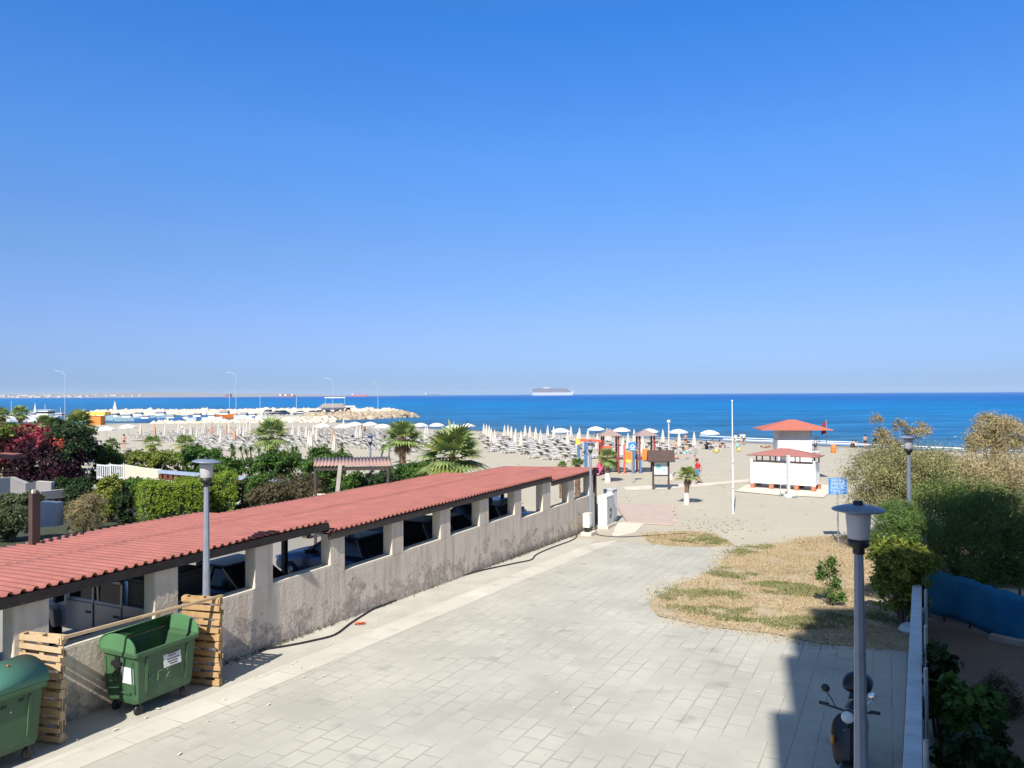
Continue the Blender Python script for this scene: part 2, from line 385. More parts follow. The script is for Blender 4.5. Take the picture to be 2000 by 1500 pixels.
# dry grass patch
M_DRY = mat('dry_ground', (.45, .35, .23), .95, col2=(.28, .22, .13), scale=2.6, bump=.4)
def _dry():
    n, l, b = nodes(M_DRY)
    ge = n.new('ShaderNodeNewGeometry'); no = n.new('ShaderNodeTexNoise'); no.inputs['Scale'].default_value = .42; no.inputs['Detail'].default_value = 7; l.new(ge.outputs['Position'], no.inputs['Vector'])
    mr = n.new('ShaderNodeMapRange'); mr.inputs[1].default_value = .60; mr.inputs[2].default_value = .80; l.new(no.outputs['Fac'], mr.inputs[0])
    mx = n.new('ShaderNodeMix'); mx.data_type = 'RGBA'; mx.inputs[7].default_value = (.14, .15, .05, 1); src = b.inputs['Base Color'].links[0].from_socket
    l.new(mr.outputs[0], mx.inputs[0]); l.new(src, mx.inputs[6]); l.new(mx.outputs[2], b.inputs['Base Color'])
_dry()
gp = xy((1266, 1182), (1310, 1150), (1400, 1115), (1418, 1085), (1455, 1072), (1560, 1055), (1640, 1046), (1735, 1050), (1800, 1100))+[tuple(W(22.5, .45)[:2]), tuple(W(19.3, .35)[:2])]+xy((1600, 1257), (1500, 1237), (1400, 1227), (1285, 1204))
tag(sheet('dry_lawn_ground', gp, M_DRY, .018), kind='structure')
gp2 = xy((1258, 1052), (1290, 1040), (1350, 1038), (1410, 1050), (1425, 1060), (1380, 1069), (1300, 1066))
tag(sheet('weedy_ground', gp2, M_DRY, .016), kind='structure')
def inside(p, poly):
    x, y = p; c = False; n = len(poly)
    for i in range(n):
        x1, y1 = poly[i]; x2, y2 = poly[i-1]
        if (y1 > y) != (y2 > y) and x < (x2-x1)*(y-y1)/(y2-y1)+x1: c = not c
    return c
M_STRAW = mat('straw_grass', (.52, .405, .25), .9, col2=(.36, .27, .15), island=True, scale=.6, trans=.2)
M_GRASS = mat('green_grass', (.12, .16, .045), .9, col2=(.24, .22, .09), island=True, scale=.6, trans=.2)
from mathutils import noise as MN
GREENS = [(*G(px_, py_)[:2], a_, b_) for px_, py_, a_, b_ in ((1340, 1160, 1.2, 1.0), (1410, 1162, .8, .8), (1425, 1122, 1.0, 1.0), (1400, 1196, 1.8, .7), (1545, 1222, 1.0, .5), (1510, 1140, .7, .6), (1560, 1155, 1.4, 1.0), (1440, 1078, 1.0, .9), (1380, 1055, 1.4, 1.2), (1470, 1068, 1.3, .5), (1480, 1212, 1.2, .4), (1660, 1215, 2.5, .8))]
def grass(name, poly, n, hgt, label, seed=1, jit=.35):
    rnd = random.Random(seed); vs = []; fs = []; mi = []
    xs = [p[0] for p in poly]; ys = [p[1] for p in poly]; c = 0
    while c < n:
        x = rnd.uniform(min(xs), max(xs)); y = rnd.uniform(min(ys), max(ys))
        gx, gy = rnd.gauss(0, jit), rnd.gauss(0, jit)
        if not inside((x+gx, y+gy), poly): continue
        q = max([0]+[(1-math.hypot((x-c_[0])/c_[2], (y-c_[1])/c_[3])+MN.noise(Vector((x*1.7, y*1.7, 3)))*.9) for c_ in GREENS])*.6; q2 = MN.noise(Vector((x*1.1, y*1.1, 9)))
        if q2+rnd.random()*.8 < .15: c += 1; continue
        z = g(x, y); a = rnd.uniform(0, 6.28); h = hgt*rnd.uniform(.4, 1.2)*(1.5 if q > .12 else 1); w_ = rnd.uniform(.012, .03)
        lx, ly = rnd.gauss(0, h*.7), rnd.gauss(0, h*.7); k = len(vs)
        vs += [(x-math.cos(a)*w_, y-math.sin(a)*w_, z), (x+math.cos(a)*w_, y+math.sin(a)*w_, z), (x+lx, y+ly, z+h)]
        fs.append((k, k+1, k+2)); mi.append(1 if q+rnd.gauss(0, .1) > .14 else 0); c += 1
    o = raw(name, vs, fs, [M_STRAW, M_GRASS], mi=mi); return tag(o, label, 'grass', kind='stuff')
grass('dry_grass', gp, 120000, .055, 'dry yellow grass with green patches between the plaza and the right hand shrubs')
grass('weeds', gp2, 12000, .06, 'thin grey green weeds on the sand at the end of the paved plaza', 4, .5)
ws = []
# pale concrete paths on the beach, boardwalk, hut pad
tag(sheet('beach_path', xy((1168, 1046), (1245, 1020), (1185, 1004), (1290, 1000), (1300, 1006), (1250, 1030), (1258, 1046), (1190, 1060))[0:0]+xy((1195, 1045), (1205, 1022), (1245, 1016), (1262, 1020), (1240, 1040), (1200, 1050)), M_CONCL, .012), kind='structure')
tag(sheet('sand_path', xy((1215, 952), (1270, 948), (1400, 942), (1462, 936), (1462, 941), (1380, 949), (1300, 955), (1225, 958)), M_CONCL, .012), kind='structure')
tag(sheet('hut_pad', xy((1435, 960), (1466, 943), (1480, 938), (1640, 950), (1608, 972), (1520, 968)), M_CONCL, .03), kind='structure')
M_BOARD = mat('boardwalk_wood', (.46, .36, .30), .85, col2=(.38, .3, .25), scale=2.)
bw = MB()
c1 = G(1200, 985); c2 = G(1316, 985); c3 = G(1320, 1027); c4 = G(1225, 1022)
N = 26
for i in range(N):
    t0 = i/N; t1 = (i+.9)/N
    q = [c1.lerp(c4, t0), c2.lerp(c3, t0), c2.lerp(c3, t1), c1.lerp(c4, t1)]
    jl = Vector((random.uniform(-.15, .15), 0, 0))
    q = [p+(jl if k in (1, 2) else Vector()) for k, p in enumerate(q)]
    zz = [g(p.x, p.y) for p in q]
    bw.add([(p.x, p.y, z+.02) for p, z in zip(q, zz)]+[(p.x, p.y, z+.07) for p, z in zip(q, zz)], [(4, 5, 6, 7), (0, 1, 5, 4), (1, 2, 6, 5), (2, 3, 7, 6), (3, 0, 4, 7)])
tag(bw.build('boardwalk', M_BOARD), kind='structure')

GP = G(1415, 1028); m_ = MB(); rnd = random.Random(31)
for i in range(80):
    x = GP.x+rnd.gauss(0, 1.1); y = GP.y+rnd.gauss(0, 1.3); s_ = rnd.uniform(.02, .06); m_.box((x, y, g(x, y)+.012), (s_*2, s_, .03), rnd.uniform(0, 6))
for i in range(260):
    x = rnd.uniform(-4, 20); y = rnd.uniform(37, 85); s_ = rnd.uniform(.02, .06); m_.box((x, y, g(x, y)+.012), (s_*2, s_, .03), rnd.uniform(0, 6))
tag(m_.build('sand_debris', mat('debris_brown', (.22, .17, .12), .95)), 'dark scraps of dry seaweed scattered over the sand', 'debris', kind='stuff')
# ================================================================ CARPORT
M_WALL = mat('old_plaster', (.66, .57, .47), .92, col2=(.54, .46, .375), scale=1.6, bump=.35, bscale=14)
def _wall():
    n, l, b = nodes(M_WALL)
    ge = n.new('ShaderNodeNewGeometry'); sp = n.new('ShaderNodeSeparateXYZ'); l.new(ge.outputs['Position'], sp.inputs[0])
    # peeled, damp patches: more of them near the foot of the wall
    dp = n.new('ShaderNodeVectorMath'); dp.operation = 'DOT_PRODUCT'; dp.inputs[1].default_value = (U.x, U.y, 0); l.new(ge.outputs['Position'], dp.inputs[0])
    gr = n.new('ShaderNodeMath'); gr.operation = 'MULTIPLY_ADD'; gr.inputs[1].default_value = .033; l.new(dp.outputs['Value'], gr.inputs[0]); l.new(sp.outputs['Z'], gr.inputs[2])   # z+.033u-2.3 = height
    hh = n.new('ShaderNodeMapRange'); hh.inputs[1].default_value = 2.3; hh.inputs[2].default_value = 3.5; hh.inputs[3].default_value = .17; hh.inputs[4].default_value = -.10; l.new(gr.outputs[0], hh.inputs[0])
    no = n.new('ShaderNodeTexNoise'); no.inputs['Scale'].default_value = 1.7; no.inputs['Detail'].default_value = 12; no.inputs['Roughness'].default_value = .68; l.new(ge.outputs['Position'], no.inputs['Vector'])
    ad = n.new('ShaderNodeMath'); ad.operation = 'ADD'; l.new(no.outputs['Fac'], ad.inputs[0]); l.new(hh.outputs[0], ad.inputs[1])
    th = n.new('ShaderNodeMapRange'); th.inputs[1].default_value = .555; th.inputs[2].default_value = .60; l.new(ad.outputs[0], th.inputs[0])
    nf = n.new('ShaderNodeTexNoise'); nf.inputs['Scale'].default_value = 9; nf.inputs['Detail'].default_value = 9; nf.inputs['Roughness'].default_value = .7; l.new(ge.outputs['Position'], nf.inputs['Vector'])
    cf = n.new('ShaderNodeValToRGB'); e = cf.color_ramp.elements; e[0].position = .38; e[0].color = (.27, .235, .20, 1); e[1].position = .60; e[1].color = (.52, .45, .38, 1); l.new(nf.outputs['Fac'], cf.inputs[0])
    mx = n.new('ShaderNodeMix'); mx.data_type = 'RGBA'; src = b.inputs['Base Color'].links[0].from_socket
    l.new(th.outputs[0], mx.inputs[0]); l.new(src, mx.inputs[6]); l.new(cf.outputs[0], mx.inputs[7])
    # small flaked spots everywhere, denser low down
    nq = n.new('ShaderNodeTexNoise'); nq.inputs['Scale'].default_value = 4.2; nq.inputs['Detail'].default_value = 10; nq.inputs['Roughness'].default_value = .75; l.new(ge.outputs['Position'], nq.inputs['Vector'])
    aq = n.new('ShaderNodeMath'); aq.operation = 'MULTIPLY_ADD'; aq.inputs[1].default_value = .5; l.new(hh.outputs[0], aq.inputs[0]); l.new(nq.outputs['Fac'], aq.inputs[2])
    tq = n.new('ShaderNodeMapRange'); tq.inputs[1].default_value = .60; tq.inputs[2].default_value = .64; tq.inputs[4].default_value = .55; l.new(aq.outputs[0], tq.inputs[0])
    mq = n.new('ShaderNodeMix'); mq.data_type = 'RGBA'; mq.inputs[7].default_value = (.24, .205, .18, 1); l.new(tq.outputs[0], mq.inputs[0]); l.new(mx.outputs[2], mq.inputs[6])
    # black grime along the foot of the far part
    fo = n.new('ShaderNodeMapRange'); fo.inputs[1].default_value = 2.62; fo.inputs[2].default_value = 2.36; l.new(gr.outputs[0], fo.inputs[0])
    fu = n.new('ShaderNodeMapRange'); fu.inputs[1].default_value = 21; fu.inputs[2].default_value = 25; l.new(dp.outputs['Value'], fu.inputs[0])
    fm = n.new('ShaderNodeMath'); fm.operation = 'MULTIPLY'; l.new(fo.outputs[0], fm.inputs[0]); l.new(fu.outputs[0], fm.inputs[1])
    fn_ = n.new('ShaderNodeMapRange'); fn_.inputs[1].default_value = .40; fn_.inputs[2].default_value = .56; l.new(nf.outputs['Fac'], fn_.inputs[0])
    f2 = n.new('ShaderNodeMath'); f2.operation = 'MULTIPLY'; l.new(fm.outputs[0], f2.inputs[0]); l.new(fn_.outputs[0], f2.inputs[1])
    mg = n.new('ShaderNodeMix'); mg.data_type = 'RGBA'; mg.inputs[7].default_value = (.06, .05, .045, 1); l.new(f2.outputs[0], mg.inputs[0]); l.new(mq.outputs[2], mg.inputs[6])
    # rusty vertical streaks
    mp = n.new('ShaderNodeMapping'); mp.inputs['Scale'].default_value = (5, 5, .45); l.new(ge.outputs['Position'], mp.inputs[0])
    n2 = n.new('ShaderNodeTexNoise'); n2.inputs['Scale'].default_value = 1.3; n2.inputs['Detail'].default_value = 6; l.new(mp.outputs[0], n2.inputs['Vector'])
    t2 = n.new('ShaderNodeMapRange'); t2.inputs[1].default_value = .50; t2.inputs[2].default_value = .72; t2.inputs[4].default_value = .6; l.new(n2.outputs['Fac'], t2.inputs[0])
    m2 = n.new('ShaderNodeMix'); m2.data_type = 'RGBA'; m2.inputs[7].default_value = (.36, .27, .215, 1); l.new(t2.outputs[0], m2.inputs[0]); l.new(mg.outputs[2], m2.inputs[6])
    l.new(m2.outputs[2], b.inputs['Base Color'])
_wall()
M_CREAM = mat('cream_plaster', (.72, .66, .54), .9, scale=2)
M_RED = mat('red_roof_sheet', (.34, .124, .10), .75, col2=(.245, .092, .076), scale=1.6, spec=.3)
M_DKWOOD = mat('dark_timber', (.035, .026, .022), .8, col2=(.07, .05, .04), scale=4)
M_BRWOOD = mat('brown_timber', (.075, .042, .034), .8, col2=(.05, .03, .025), scale=3)
cp = empty('carport', W(0, -12.42, 0), UROT, 'long carport with a red corrugated roof over a peeling grey wall with square openings', 'carport')
SEC = [(-6, 15.2, 3.27), (15.2, 25.5, 3.03), (25.5, 33.5, 2.80)]
cols = [(-.2, .35), (2.25, 2.8), (4.72, 5.27), (7.27, 7.82), (9.84, 10.35), (12.37, 12.89), (14.86, 15.2), (15.2, 15.40), (17.46, 18.0), (20.01, 20.59), (22.5, 23.15), (25.19, 25.5), (25.5, 25.76), (27.74, 28.5), (30.44, 31.09), (33.0, 33.5)]
for a, b_, s in SEC:
    z0 = 2.3-.033*b_-.4
    m_ = fixed(); m_.box(((a+b_)/2, .15, (s+z0)/2), (b_-a-.012, .30, s-z0)); m_.build('parapet_wall', M_WALL, cp, bevel=.012)
    # cream painted sill, butted between the columns
    cc = [c for c in cols if c[0] >= a-.01 and c[1] <= b_+.01]
    ends = [a]+[x for c in cc for x in c]+[b_]
    for i in range(0, len(ends)-1, 2):
        x0, x1 = ends[i], ends[i+1]
        if x1-x0 > .3: m_ = MB(); m_.box(((x0+x1)/2, .15, s+.012), (x1-x0, .296, .024)); m_.build('sill', M_CREAM, cp)
for a, b_ in cols:
    s = [q[2] for q in SEC if a >= q[0]-.01 and b_ <= q[1]+.01][0]
    top = 4.31 if b_ <= 14.7 else (4.05 if b_ < 28.6 else 3.85)
    m_ = fixed(); m_.box(((a+b_)/2, .15, (s+top)/2), (b_-a, .303, top-s)); m_.build('column', M_WALL, cp)
    m_ = MB(); m_.box((a-.006, .15, (s+.03+top)/2), (.012, .27, top-s-.03)); m_.build('sunlit_reveal', M_CREAM, cp)  # sun-facing column side made paler, sunlight put into its colour
def roof(u0, u1, zf, y0, y1, drop):
    rnd = random.Random(int(u0*10)); lap = y0+(y1-y0)*.52
    for (ya, yb, dz, nm) in ((y0, lap+.12, .012, 0), (lap, y1, 0, 1)):
        xs = []; x = u0; P = .2
        while x < u1:
            for dx, dz_ in ((0, 0), (.085, 0), (.112, .052), (.172, .052), (.196, 0)):
                if x+dx <= u1: xs.append((x+dx, dz_))
            x += P
        vs = []; n = 7
        for xx, zz in xs:
            w_ = MN.noise(Vector((xx*.5, 0, nm)))*.012
            for j in range(n):
                y = ya+(yb-ya)*j/(n-1); sag = MN.noise(Vector((xx*.35, y*.5, 5)))*.02
                e = 0
                vs.append((xx, y+(w_ if j == 0 else 0), zf+zz+dz+w_*.5+sag-drop*(y-y0)/(y1-y0)))
        fs = [(i*n+j, (i+1)*n+j, (i+1)*n+j+1, i*n+j+1) for i in range(len(xs)-1) for j in range(n-1)]
        o = raw('roof_sheet', vs, fs, M_RED, cp)
        so_ = o.modifiers.new('thick', 'SOLIDIFY'); so_.thickness = .006
roof(-6, 14.72, 4.40, -.12, 4.45, .10); roof(14.62, 28.55, 4.14, -.10, 5.15, .10); roof(28.45, 34.2, 3.94, -.10, 5.0, .10)
for u0, u1, zf, yb in ((-6, 14.7, 4.40, 4.3), (14.75, 28.5, 4.14, 5.0), (28.55, 34.1, 3.94, 4.8)):
    m_ = MB(); m_.box(((u0+u1)/2, -.045, zf-.11), (u1-u0, .07, .17)); m_.build('eave_beam', M_DKWOOD, cp)
    m_ = MB(); m_.box(((u0+u1)/2, yb-.1, zf-.21), (u1-u0, .1, .18)); m_.build('rear_beam', M_DKWOOD, cp)
    m_ = MB(); m_.add([(u0, -.06, zf-.028), (u1, -.06, zf-.028), (u1, yb, zf-.13), (u0, yb, zf-.13)], [(0, 1, 2, 3)]); m_.build('dark_underside', M_DKWOOD, cp)  # added dark sheet: blackens the roof underside and cuts its red bounce
    x = u0+.6
    while x < u1:
        m_ = MB(); m_.bar((x, .02, zf-.08), (x, yb-.2, zf-.15), .08, .10); m_.build('rafter', M_DKWOOD, cp); x += 1.27
m_ = MB(); m_.box((14.73, .05, 4.22), (.04, .22, .20)); m_.build('step_board', M_DKWOOD, cp)
for x in (-1.5, 1.7, 4.9, 8.1, 11.4, 14.6, 17.8, 21.0, 24.2, 27.4, 30.6, 33.9):
    zt = 4.2 if x < 14.7 else 3.95 if x < 28.5 else 3.72
    m_ = MB(); m_.box((x, 4.25, (zt+1.0)/2), (.14, .14, zt-1.0)); m_.build('rear_post', M_DKWOOD, cp)
m_ = MB(); m_.box((33.95, .1, 2.6), (.16, .16, 2.4)); m_.box((28.9, 3.0, 2.5), (.13, .13, 2.6)); m_.box((31.2, 3.6, 2.4), (.13, .13, 2.5)); m_.build('front_post', M_DKWOOD, cp)
# tall posts that come up through the roof
for px, pb, pt, wd in ((67, 1070, 963, .17),):
    p = onv(px, pb, -16.55); q = onv(px, pt, -16.55); k = uv(p)
    m_ = MB(); x = k[0]; y = -(k[1]+12.42)
    m_.box((x, y, (1.6+q.z)/2), (wd, wd*.8, q.z-1.6)); m_.box((x-.02, y, q.z+.03), (.06, .05, .09), mi=1); m_.build('tall_post', [M_BRWOOD, M_CREAM], cp)
# pergola roof with wavy sheets, standing on a leaning grey post
M_GREYW = mat('weathered_timber', (.30, .26, .23), .85, col2=(.2, .17, .15), scale=3)
M_BRSHEET = mat('brown_roof_sheet', (.33, .20, .17), .7, col2=(.26, .17, .15), scale=1)
pg = empty('lean_to', At(690, 940, 30), 0, 'small open shelter with a brown wavy roof behind the red carport roof', 'shelter')
pgi = pg.location.copy()
def L(px, py, Y): return At(px, py, Y)-pgi
m_ = MB(); A_, B_ = L(612, 912, 29), L(766, 910, 29.6); C_, D_ = L(760, 894, 32.2), L(614, 896, 31.8)
N = 84; vs = []
for i in range(N+1):
    t = i/N; p = A_.lerp(B_, t); q = D_.lerp(C_, t); dz = abs(math.sin(t*math.pi*22))*.07; vs += [p+Vector((0, 0, dz)), q+Vector((0, 0, dz))]
m_.add(vs, [(2*i, 2*i+2, 2*i+3, 2*i+1) for i in range(N)], smooth=True); o = m_.build('roof_sheet', M_BRSHEET, pg); so_ = o.modifiers.new('t', 'SOLIDIFY'); so_.thickness = .02
m_ = MB(); m_.bar(A_+Vector((0, .1, -.09)), B_+Vector((0, .1, -.09)), .08, .14); m_.bar(D_+Vector((0, -.1, -.09)), C_+Vector((0, -.1, -.09)), .08, .14)
m_.build('beam', M_DKWOOD, pg)
m_ = MB(); m_.bar(L(659, 966, 28.2), L(665, 908, 29), .15); m_.build('leaning_post', M_GREYW, pg)
for px in (616, 758):
    m_ = MB(); p = L(px, 912, 29.6); m_.box((p.x, p.y, p.z-1.6), (.1, .1, 3.2)); m_.build('post', M_DKWOOD, pg)
m_ = MB(); m_.bar(L(707, 940, 30.5), L(730, 918, 30.5), .07); m_.build('brace', M_DKWOOD, pg)
# ================================================================ CABINETS at the wall's end, hose, litter
M_WHITE = mat('white_paint', (.72, .72, .70), .55, var=.06, scale=3)
M_LGREY = mat('light_grey_paint', (.52, .53, .53), .6, var=.1, scale=3)
M_BLACK = mat('black_plastic', (.012, .012, .013), .5, var=0)
M_STEEL = mat('galvanised_steel', (.42, .45, .49), .45, .4, var=.1, scale=5)
ca = empty('utility_cabinet', W(33.7, -12.05, g(*W(33.7, -12.05)[:2])), UROT, 'white electrical cabinet with double doors at the far end of the peeling wall', 'cabinet')
m_ = fixed(); m_.box((.5, .0, .80), (1.0, .42, 1.30)); m_.box((.5, 0, 1.47), (1.06, .48, .05)); m_.build('body', M_WHITE, ca, bevel=.01)
for x in (.26, .74): m_ = fixed(); m_.box((x, -.222, .80), (.45, .02, 1.15)); d_ = m_.build('door', M_LGREY, ca, bevel=.005); m2 = MB(); m2.box((x+.17*(1 if x < .5 else -1), -.245, .82), (.03, .03, .14)); m2.build('handle', M_BLACK, d_)
m_ = MB(); [m_.box((.5, -.236, .45+.05*i_), (.3, .006, .015)) for i_ in range(4)]; m_.build('vent_slots', M_BLACK, ca)
m_ = MB(); m_.box((.55, -.02, .07), (1.35, .6, .16)); m_.build('plinth', M_CONCL, ca)
cb = empty('utility_cabinet', W(35.1, -12.25, g(*W(35.1, -12.25)[:2])), UROT, 'weathered grey electrical cabinet standing behind the white double cabinet', 'cabinet')
m_ = fixed(); m_.box((.35, 0, .85), (.7, .45, 1.5)); m_.box((.35, 0, 1.62), (.75, .5, .04)); m_.build('body', M_LGREY, cb, bevel=.01)
m_ = fixed(); m_.box((.35, -.235, .85), (.55, .02, 1.2)); m_.build('door', M_WHITE, cb)
mb = empty('meter_box', W(31.4, -12.0, g(*W(31.4, -12.0)[:2])), UROT, 'small cream meter box on a concrete plinth beside the far lamp post', 'meter box')
m_ = fixed(); m_.box((.25, 0, .65), (.42, .3, .62)); m_.build('body', M_CREAM, mb, bevel=.01); m_ = MB(); m_.box((.25, 0, .25), (.34, .2, .22)); m_.build('stand', M_BLACK, mb)
m_ = fixed(); m_.box((.3, -.03, .07), (.75, .5, .14)); m_.build('plinth', M_CONCL, mb, bevel=.01)
m_ = fixed(); m_.box((.25, -.158, .66), (.3, .012, .45)); m_.build('door', M_WHITE, mb)
lw = empty('end_wall', W(33.6, -12.42, .9), UROT, 'short low white wall at the seaward end of the carport beside the cabinets', 'wall')
m_ = fixed(); m_.box((.0, .15, .75), (.18, .3, 2.4)); m_.box((.9, .45, .5), (1.7, .16, 1.4)); m_.build('wall', M_LGREY, lw)
hp = [(437, 1287), (493, 1275), (560, 1264), (610, 1254), (654, 1242), (687, 1218), (727, 1193), (750, 1184), (800, 1163), (825, 1152), (925, 1120), (1000, 1103), (1037, 1095), (1047, 1085), (1075, 1072), (1120, 1055), (1127, 1044)]
pts = [G(*p)+Vector((0, 0, .035)) for p in hp]
sm = []
for i in range(len(pts)-1):
    p0, p1, p2, p3 = pts[max(i-1, 0)], pts[i], pts[i+1], pts[min(i+2, len(pts)-1)]
    for k in range(5):
        t = k/5; sm.append(.5*((2*p1)+(-p0+p2)*t+(2*p0-5*p1+4*p2-p3)*t*t+(-p0+3*p1-3*p2+p3)*t**3))
m_ = MB(); m_.tube(sm, .022, 8); tag(m_.build('hose', M_BLACK), 'long black hose snaking along the foot of the peeling wall', 'hose')
hp2 = [(1165, 1045), (1180, 1048), (1215, 1050), (1270, 1047), (1340, 1043)]
m_ = MB(); m_.tube([G(*p)+Vector((0, 0, .03)) for p in hp2], .016, 6); tag(m_.build('cable', M_BLACK), 'thin dark cable lying on the sand right of the cabinets', 'cable')
for px, py, c, lb in ((701, 1221, (.55, .13, .06), 'crumpled orange rag on the strip beside the hose'),):
    p = G(px, py); m_ = MB(); rnd = random.Random(2)
    vs = [(rnd.uniform(-.16, .16), rnd.uniform(-.1, .1), rnd.uniform(0, .06)) for _ in range(14)]
    m_.add(vs, [(i, (i+3) % 14, (i+5) % 14) for i in range(14)]); tag(m_.build('rag', mat('orange_cloth', c, .9), loc=(p.x, p.y, p.z+.02)), lb, 'rag')
m_ = MB(); rnd = random.Random(12)
for i in range(70):
    u_ = rnd.uniform(7, 20); v_ = rnd.uniform(-12.2, -9.6) if rnd.random() < .7 else rnd.uniform(-9, -2); p = W(u_, v_); z = g(p.x, p.y)+.03; s = rnd.uniform(.01, .035)
    m_.box((p.x, p.y, z), (s*2.2, s, .006), rnd.uniform(0, 6))
tag(m_.build('litter', M_CREAM), 'scattered scraps of paper and chips on the pavement near the bins', 'litter', kind='stuff')
# ================================================================ BINS
M_GREEN = mat('green_plastic', (.055, .118, .055), .5, col2=(.035, .085, .04), scale=2.5, spec=.4)
M_GREEN2 = mat('lid_green', (.085, .21, .09), .5, col2=(.065, .16, .07), scale=2.5, spec=.4)
M_DGREEN = mat('faded_green', (.06, .18, .125), .6, col2=(.085, .22, .15), scale=2.0)
M_LABEL = mat('label_white', (.62, .62, .60), .6, var=.05)
M_INK = mat('ink', (.05, .05, .05), .7, var=0)
M_SCR = mat('scratch', (.16, .24, .16), .8, var=.1)
def container(u_, v_, rz, lid_open, label, body_mat, lid_mat, detail):
    p = W(u_, v_); p.z = g(p.x, p.y)+.014
    t = empty('waste_container', p, UROT+rz, label, 'waste container', 'green wheeled waste containers by the pallets')
    L_, D_ = .66, .385
    m_ = MB()
    # hollow tapered body
    def ring(l, d, z, cut=.05): return [(-l+cut, -d, z), (l-cut, -d, z), (l, -d+cut, z), (l, d-cut, z), (l-cut, d, z), (-l+cut, d, z), (-l, d-cut, z), (-l, -d+cut, z)]
    rings = [ring(.58, .32, .21), ring(.60, .335, .28), ring(.64, .375, .98), ring(.69, .41, .985), ring(.69, .41, 1.05), ring(.655, .375, 1.055), ring(.61, .345, .98), ring(.56, .30, .3)]
    vs = [q for r in rings for q in r]; fs = [tuple(range(7, -1, -1)), tuple(range(56, 64))]
    for i in range(7):
        for k in range(8): fs.append((i*8+k, i*8+(k+1) % 8, (i+1)*8+(k+1) % 8, (i+1)*8+k))
    m_.add(vs, fs)
    body = m_.build('body', body_mat, t, bevel=.008)
    # ribs and side pockets
    for a_, b_ in [((x*.98, -.335, .36), (x, -.378, .93)) for x in (-.42, .42)]+[((-.605, y, .4), (-.64, y, .92)) for y in (-.3, .3)]+[((-.62, -.25, .40), (-.62, .25, .40))]:
        r_ = MB(); r_.bar(a_, b_, .045, .03); r_.build('rib', body_mat, t)
    # end domes
    n = 14
    for s in (-1, 1):
        d_ = MB(); x0 = s*.655; arc = [(-.39, 1.05)]+[(-.39*math.cos(math.pi*k/n), 1.05+.27*math.sin(math.pi*k/n)**.8 if 0 < k < n else 1.05) for k in range(n+1)]+[(.39, 1.05)]
        d_.prism(arc[1:-1], 'x', x0-.018, x0+.018); d_.build('end_shield', lid_mat, t, bevel=.006)
    # rolling lid shell
    k0, k1 = (0, 14) if not lid_open else (9.6, 14)
    vs = []; nn = 12
    for i in range(nn+1):
        k = k0+(k1-k0)*i/nn; an = math.pi*k/14; r = 1.04
        y = -.39*r*math.cos(an); z = 1.06+.285*max(math.sin(an), 0)**.8
        vs += [(-.69, y, z), (.69, y, z)]
    d_ = MB(); d_.add(vs, [(2*i, 2*i+1, 2*i+3, 2*i+2) for i in range(nn)], smooth=True); o = d_.build('lid', lid_mat, t); q = o.modifiers.new('t', 'SOLIDIFY'); q.thickness = .014
    if lid_open:
        h_ = MB(); h_.tube([(-.5, -.03, 1.355), (.5, -.03, 1.355)], .0, 4); 
    # wheels on forks
    for x in (-.47, .47):
        for y in (-.25, .25):
            w_ = MB(); w_.lathe([(.0, -.022), (.075, -.022), (.09, -.012), (.09, .012), (.075, .022), (0, .022)], 16, 0, Matrix.Translation((x, y, .09)) @ Matrix.Rotation(rad(90), 4, 'X'))
            wo = w_.build('wheel', M_BLACK, t); f_ = MB(); f_.box((x, y-.035, .16), (.05, .006, .16)); f_.box((x, y+.035, .16), (.05, .006, .16)); f_.box((x, y, .235), (.09, .09, .02)); f_.build('fork', M_BLACK, wo)
    if detail:
        k_ = MB(); k_.box((-.648, .02, .96), (.02, .10, .16)); k_.box((-.665, .02, .84), (.04, .20, .08)); k_.box((-.67, -.0, .76), (.04, .06, .12))
        k_.tube([(-.665, .05+.055*math.cos(a*.6), .62+.09*math.sin(a*.6)) for a in range(11)], .012, 6, cap=False); k_.build('lock_strap', M_BLACK, t)
        k_ = MB(); k_.box((-.634, -.2, .68), (.008, .25, .26), Matrix.Rotation(rad(-4), 4, 'Y')); k_.build('notice', M_WHITE, t)
        lb = MB(); S = Matrix.Translation((.10, -.372, .80)) @ Matrix.Rotation(rad(-5.5), 4, 'X')
        lb.box((0, 0, 0), (.36, .006, .27), M=S)
        for i, zz in enumerate((.10, .065, .03, -.02, -.06, -.1)): lb.box((.02*(i % 2), -.005, zz), (.26-.05*(i % 3), .004, .014 if i else .03), mi=1, M=S)
        lb.build('printed_label', [M_LABEL, M_INK], t)
        # scratched letters K F 2 L
        sc = MB(); st = {'K': [((0, 0), (0, 1)), ((0, .4), (.5, 1)), ((.15, .5), (.55, 0))], 'F': [((0, 0), (0, 1)), ((0, 1), (.5, 1)), ((0, .55), (.35, .55))], '2': [((0, .8), (.25, 1)), ((.25, 1), (.5, .75)), ((.5, .75), (0, 0)), ((0, 0), (.55, 0))], 'L': [((0, 1), (0, 0)), ((0, 0), (.5, .1))]}
        for ch, x in (('K', -.36), ('F', -.18), ('2', 0.0), ('L', .3)):
            for (a, b_) in st[ch]:
                def Q(c): z = .49+c[1]*.15; return (x+c[0]*.16, -.335-(z-.28)/.70*.04-.006, z)
                sc.bar(Q(a), Q(b_), .006, .012)
        sc.build('scratched_writing', M_SCR, t)
    else:
        k_ = MB(); k_.box((.30, -.372, .90), (.07, .02, .035)); k_.box((.05, -.372, .88), (.07, .02, .035)); k_.box((.15, -.366, .78), (.018, .01, .018), mi=1); k_.build('handle', [M_BLACK, M_WHITE], t)
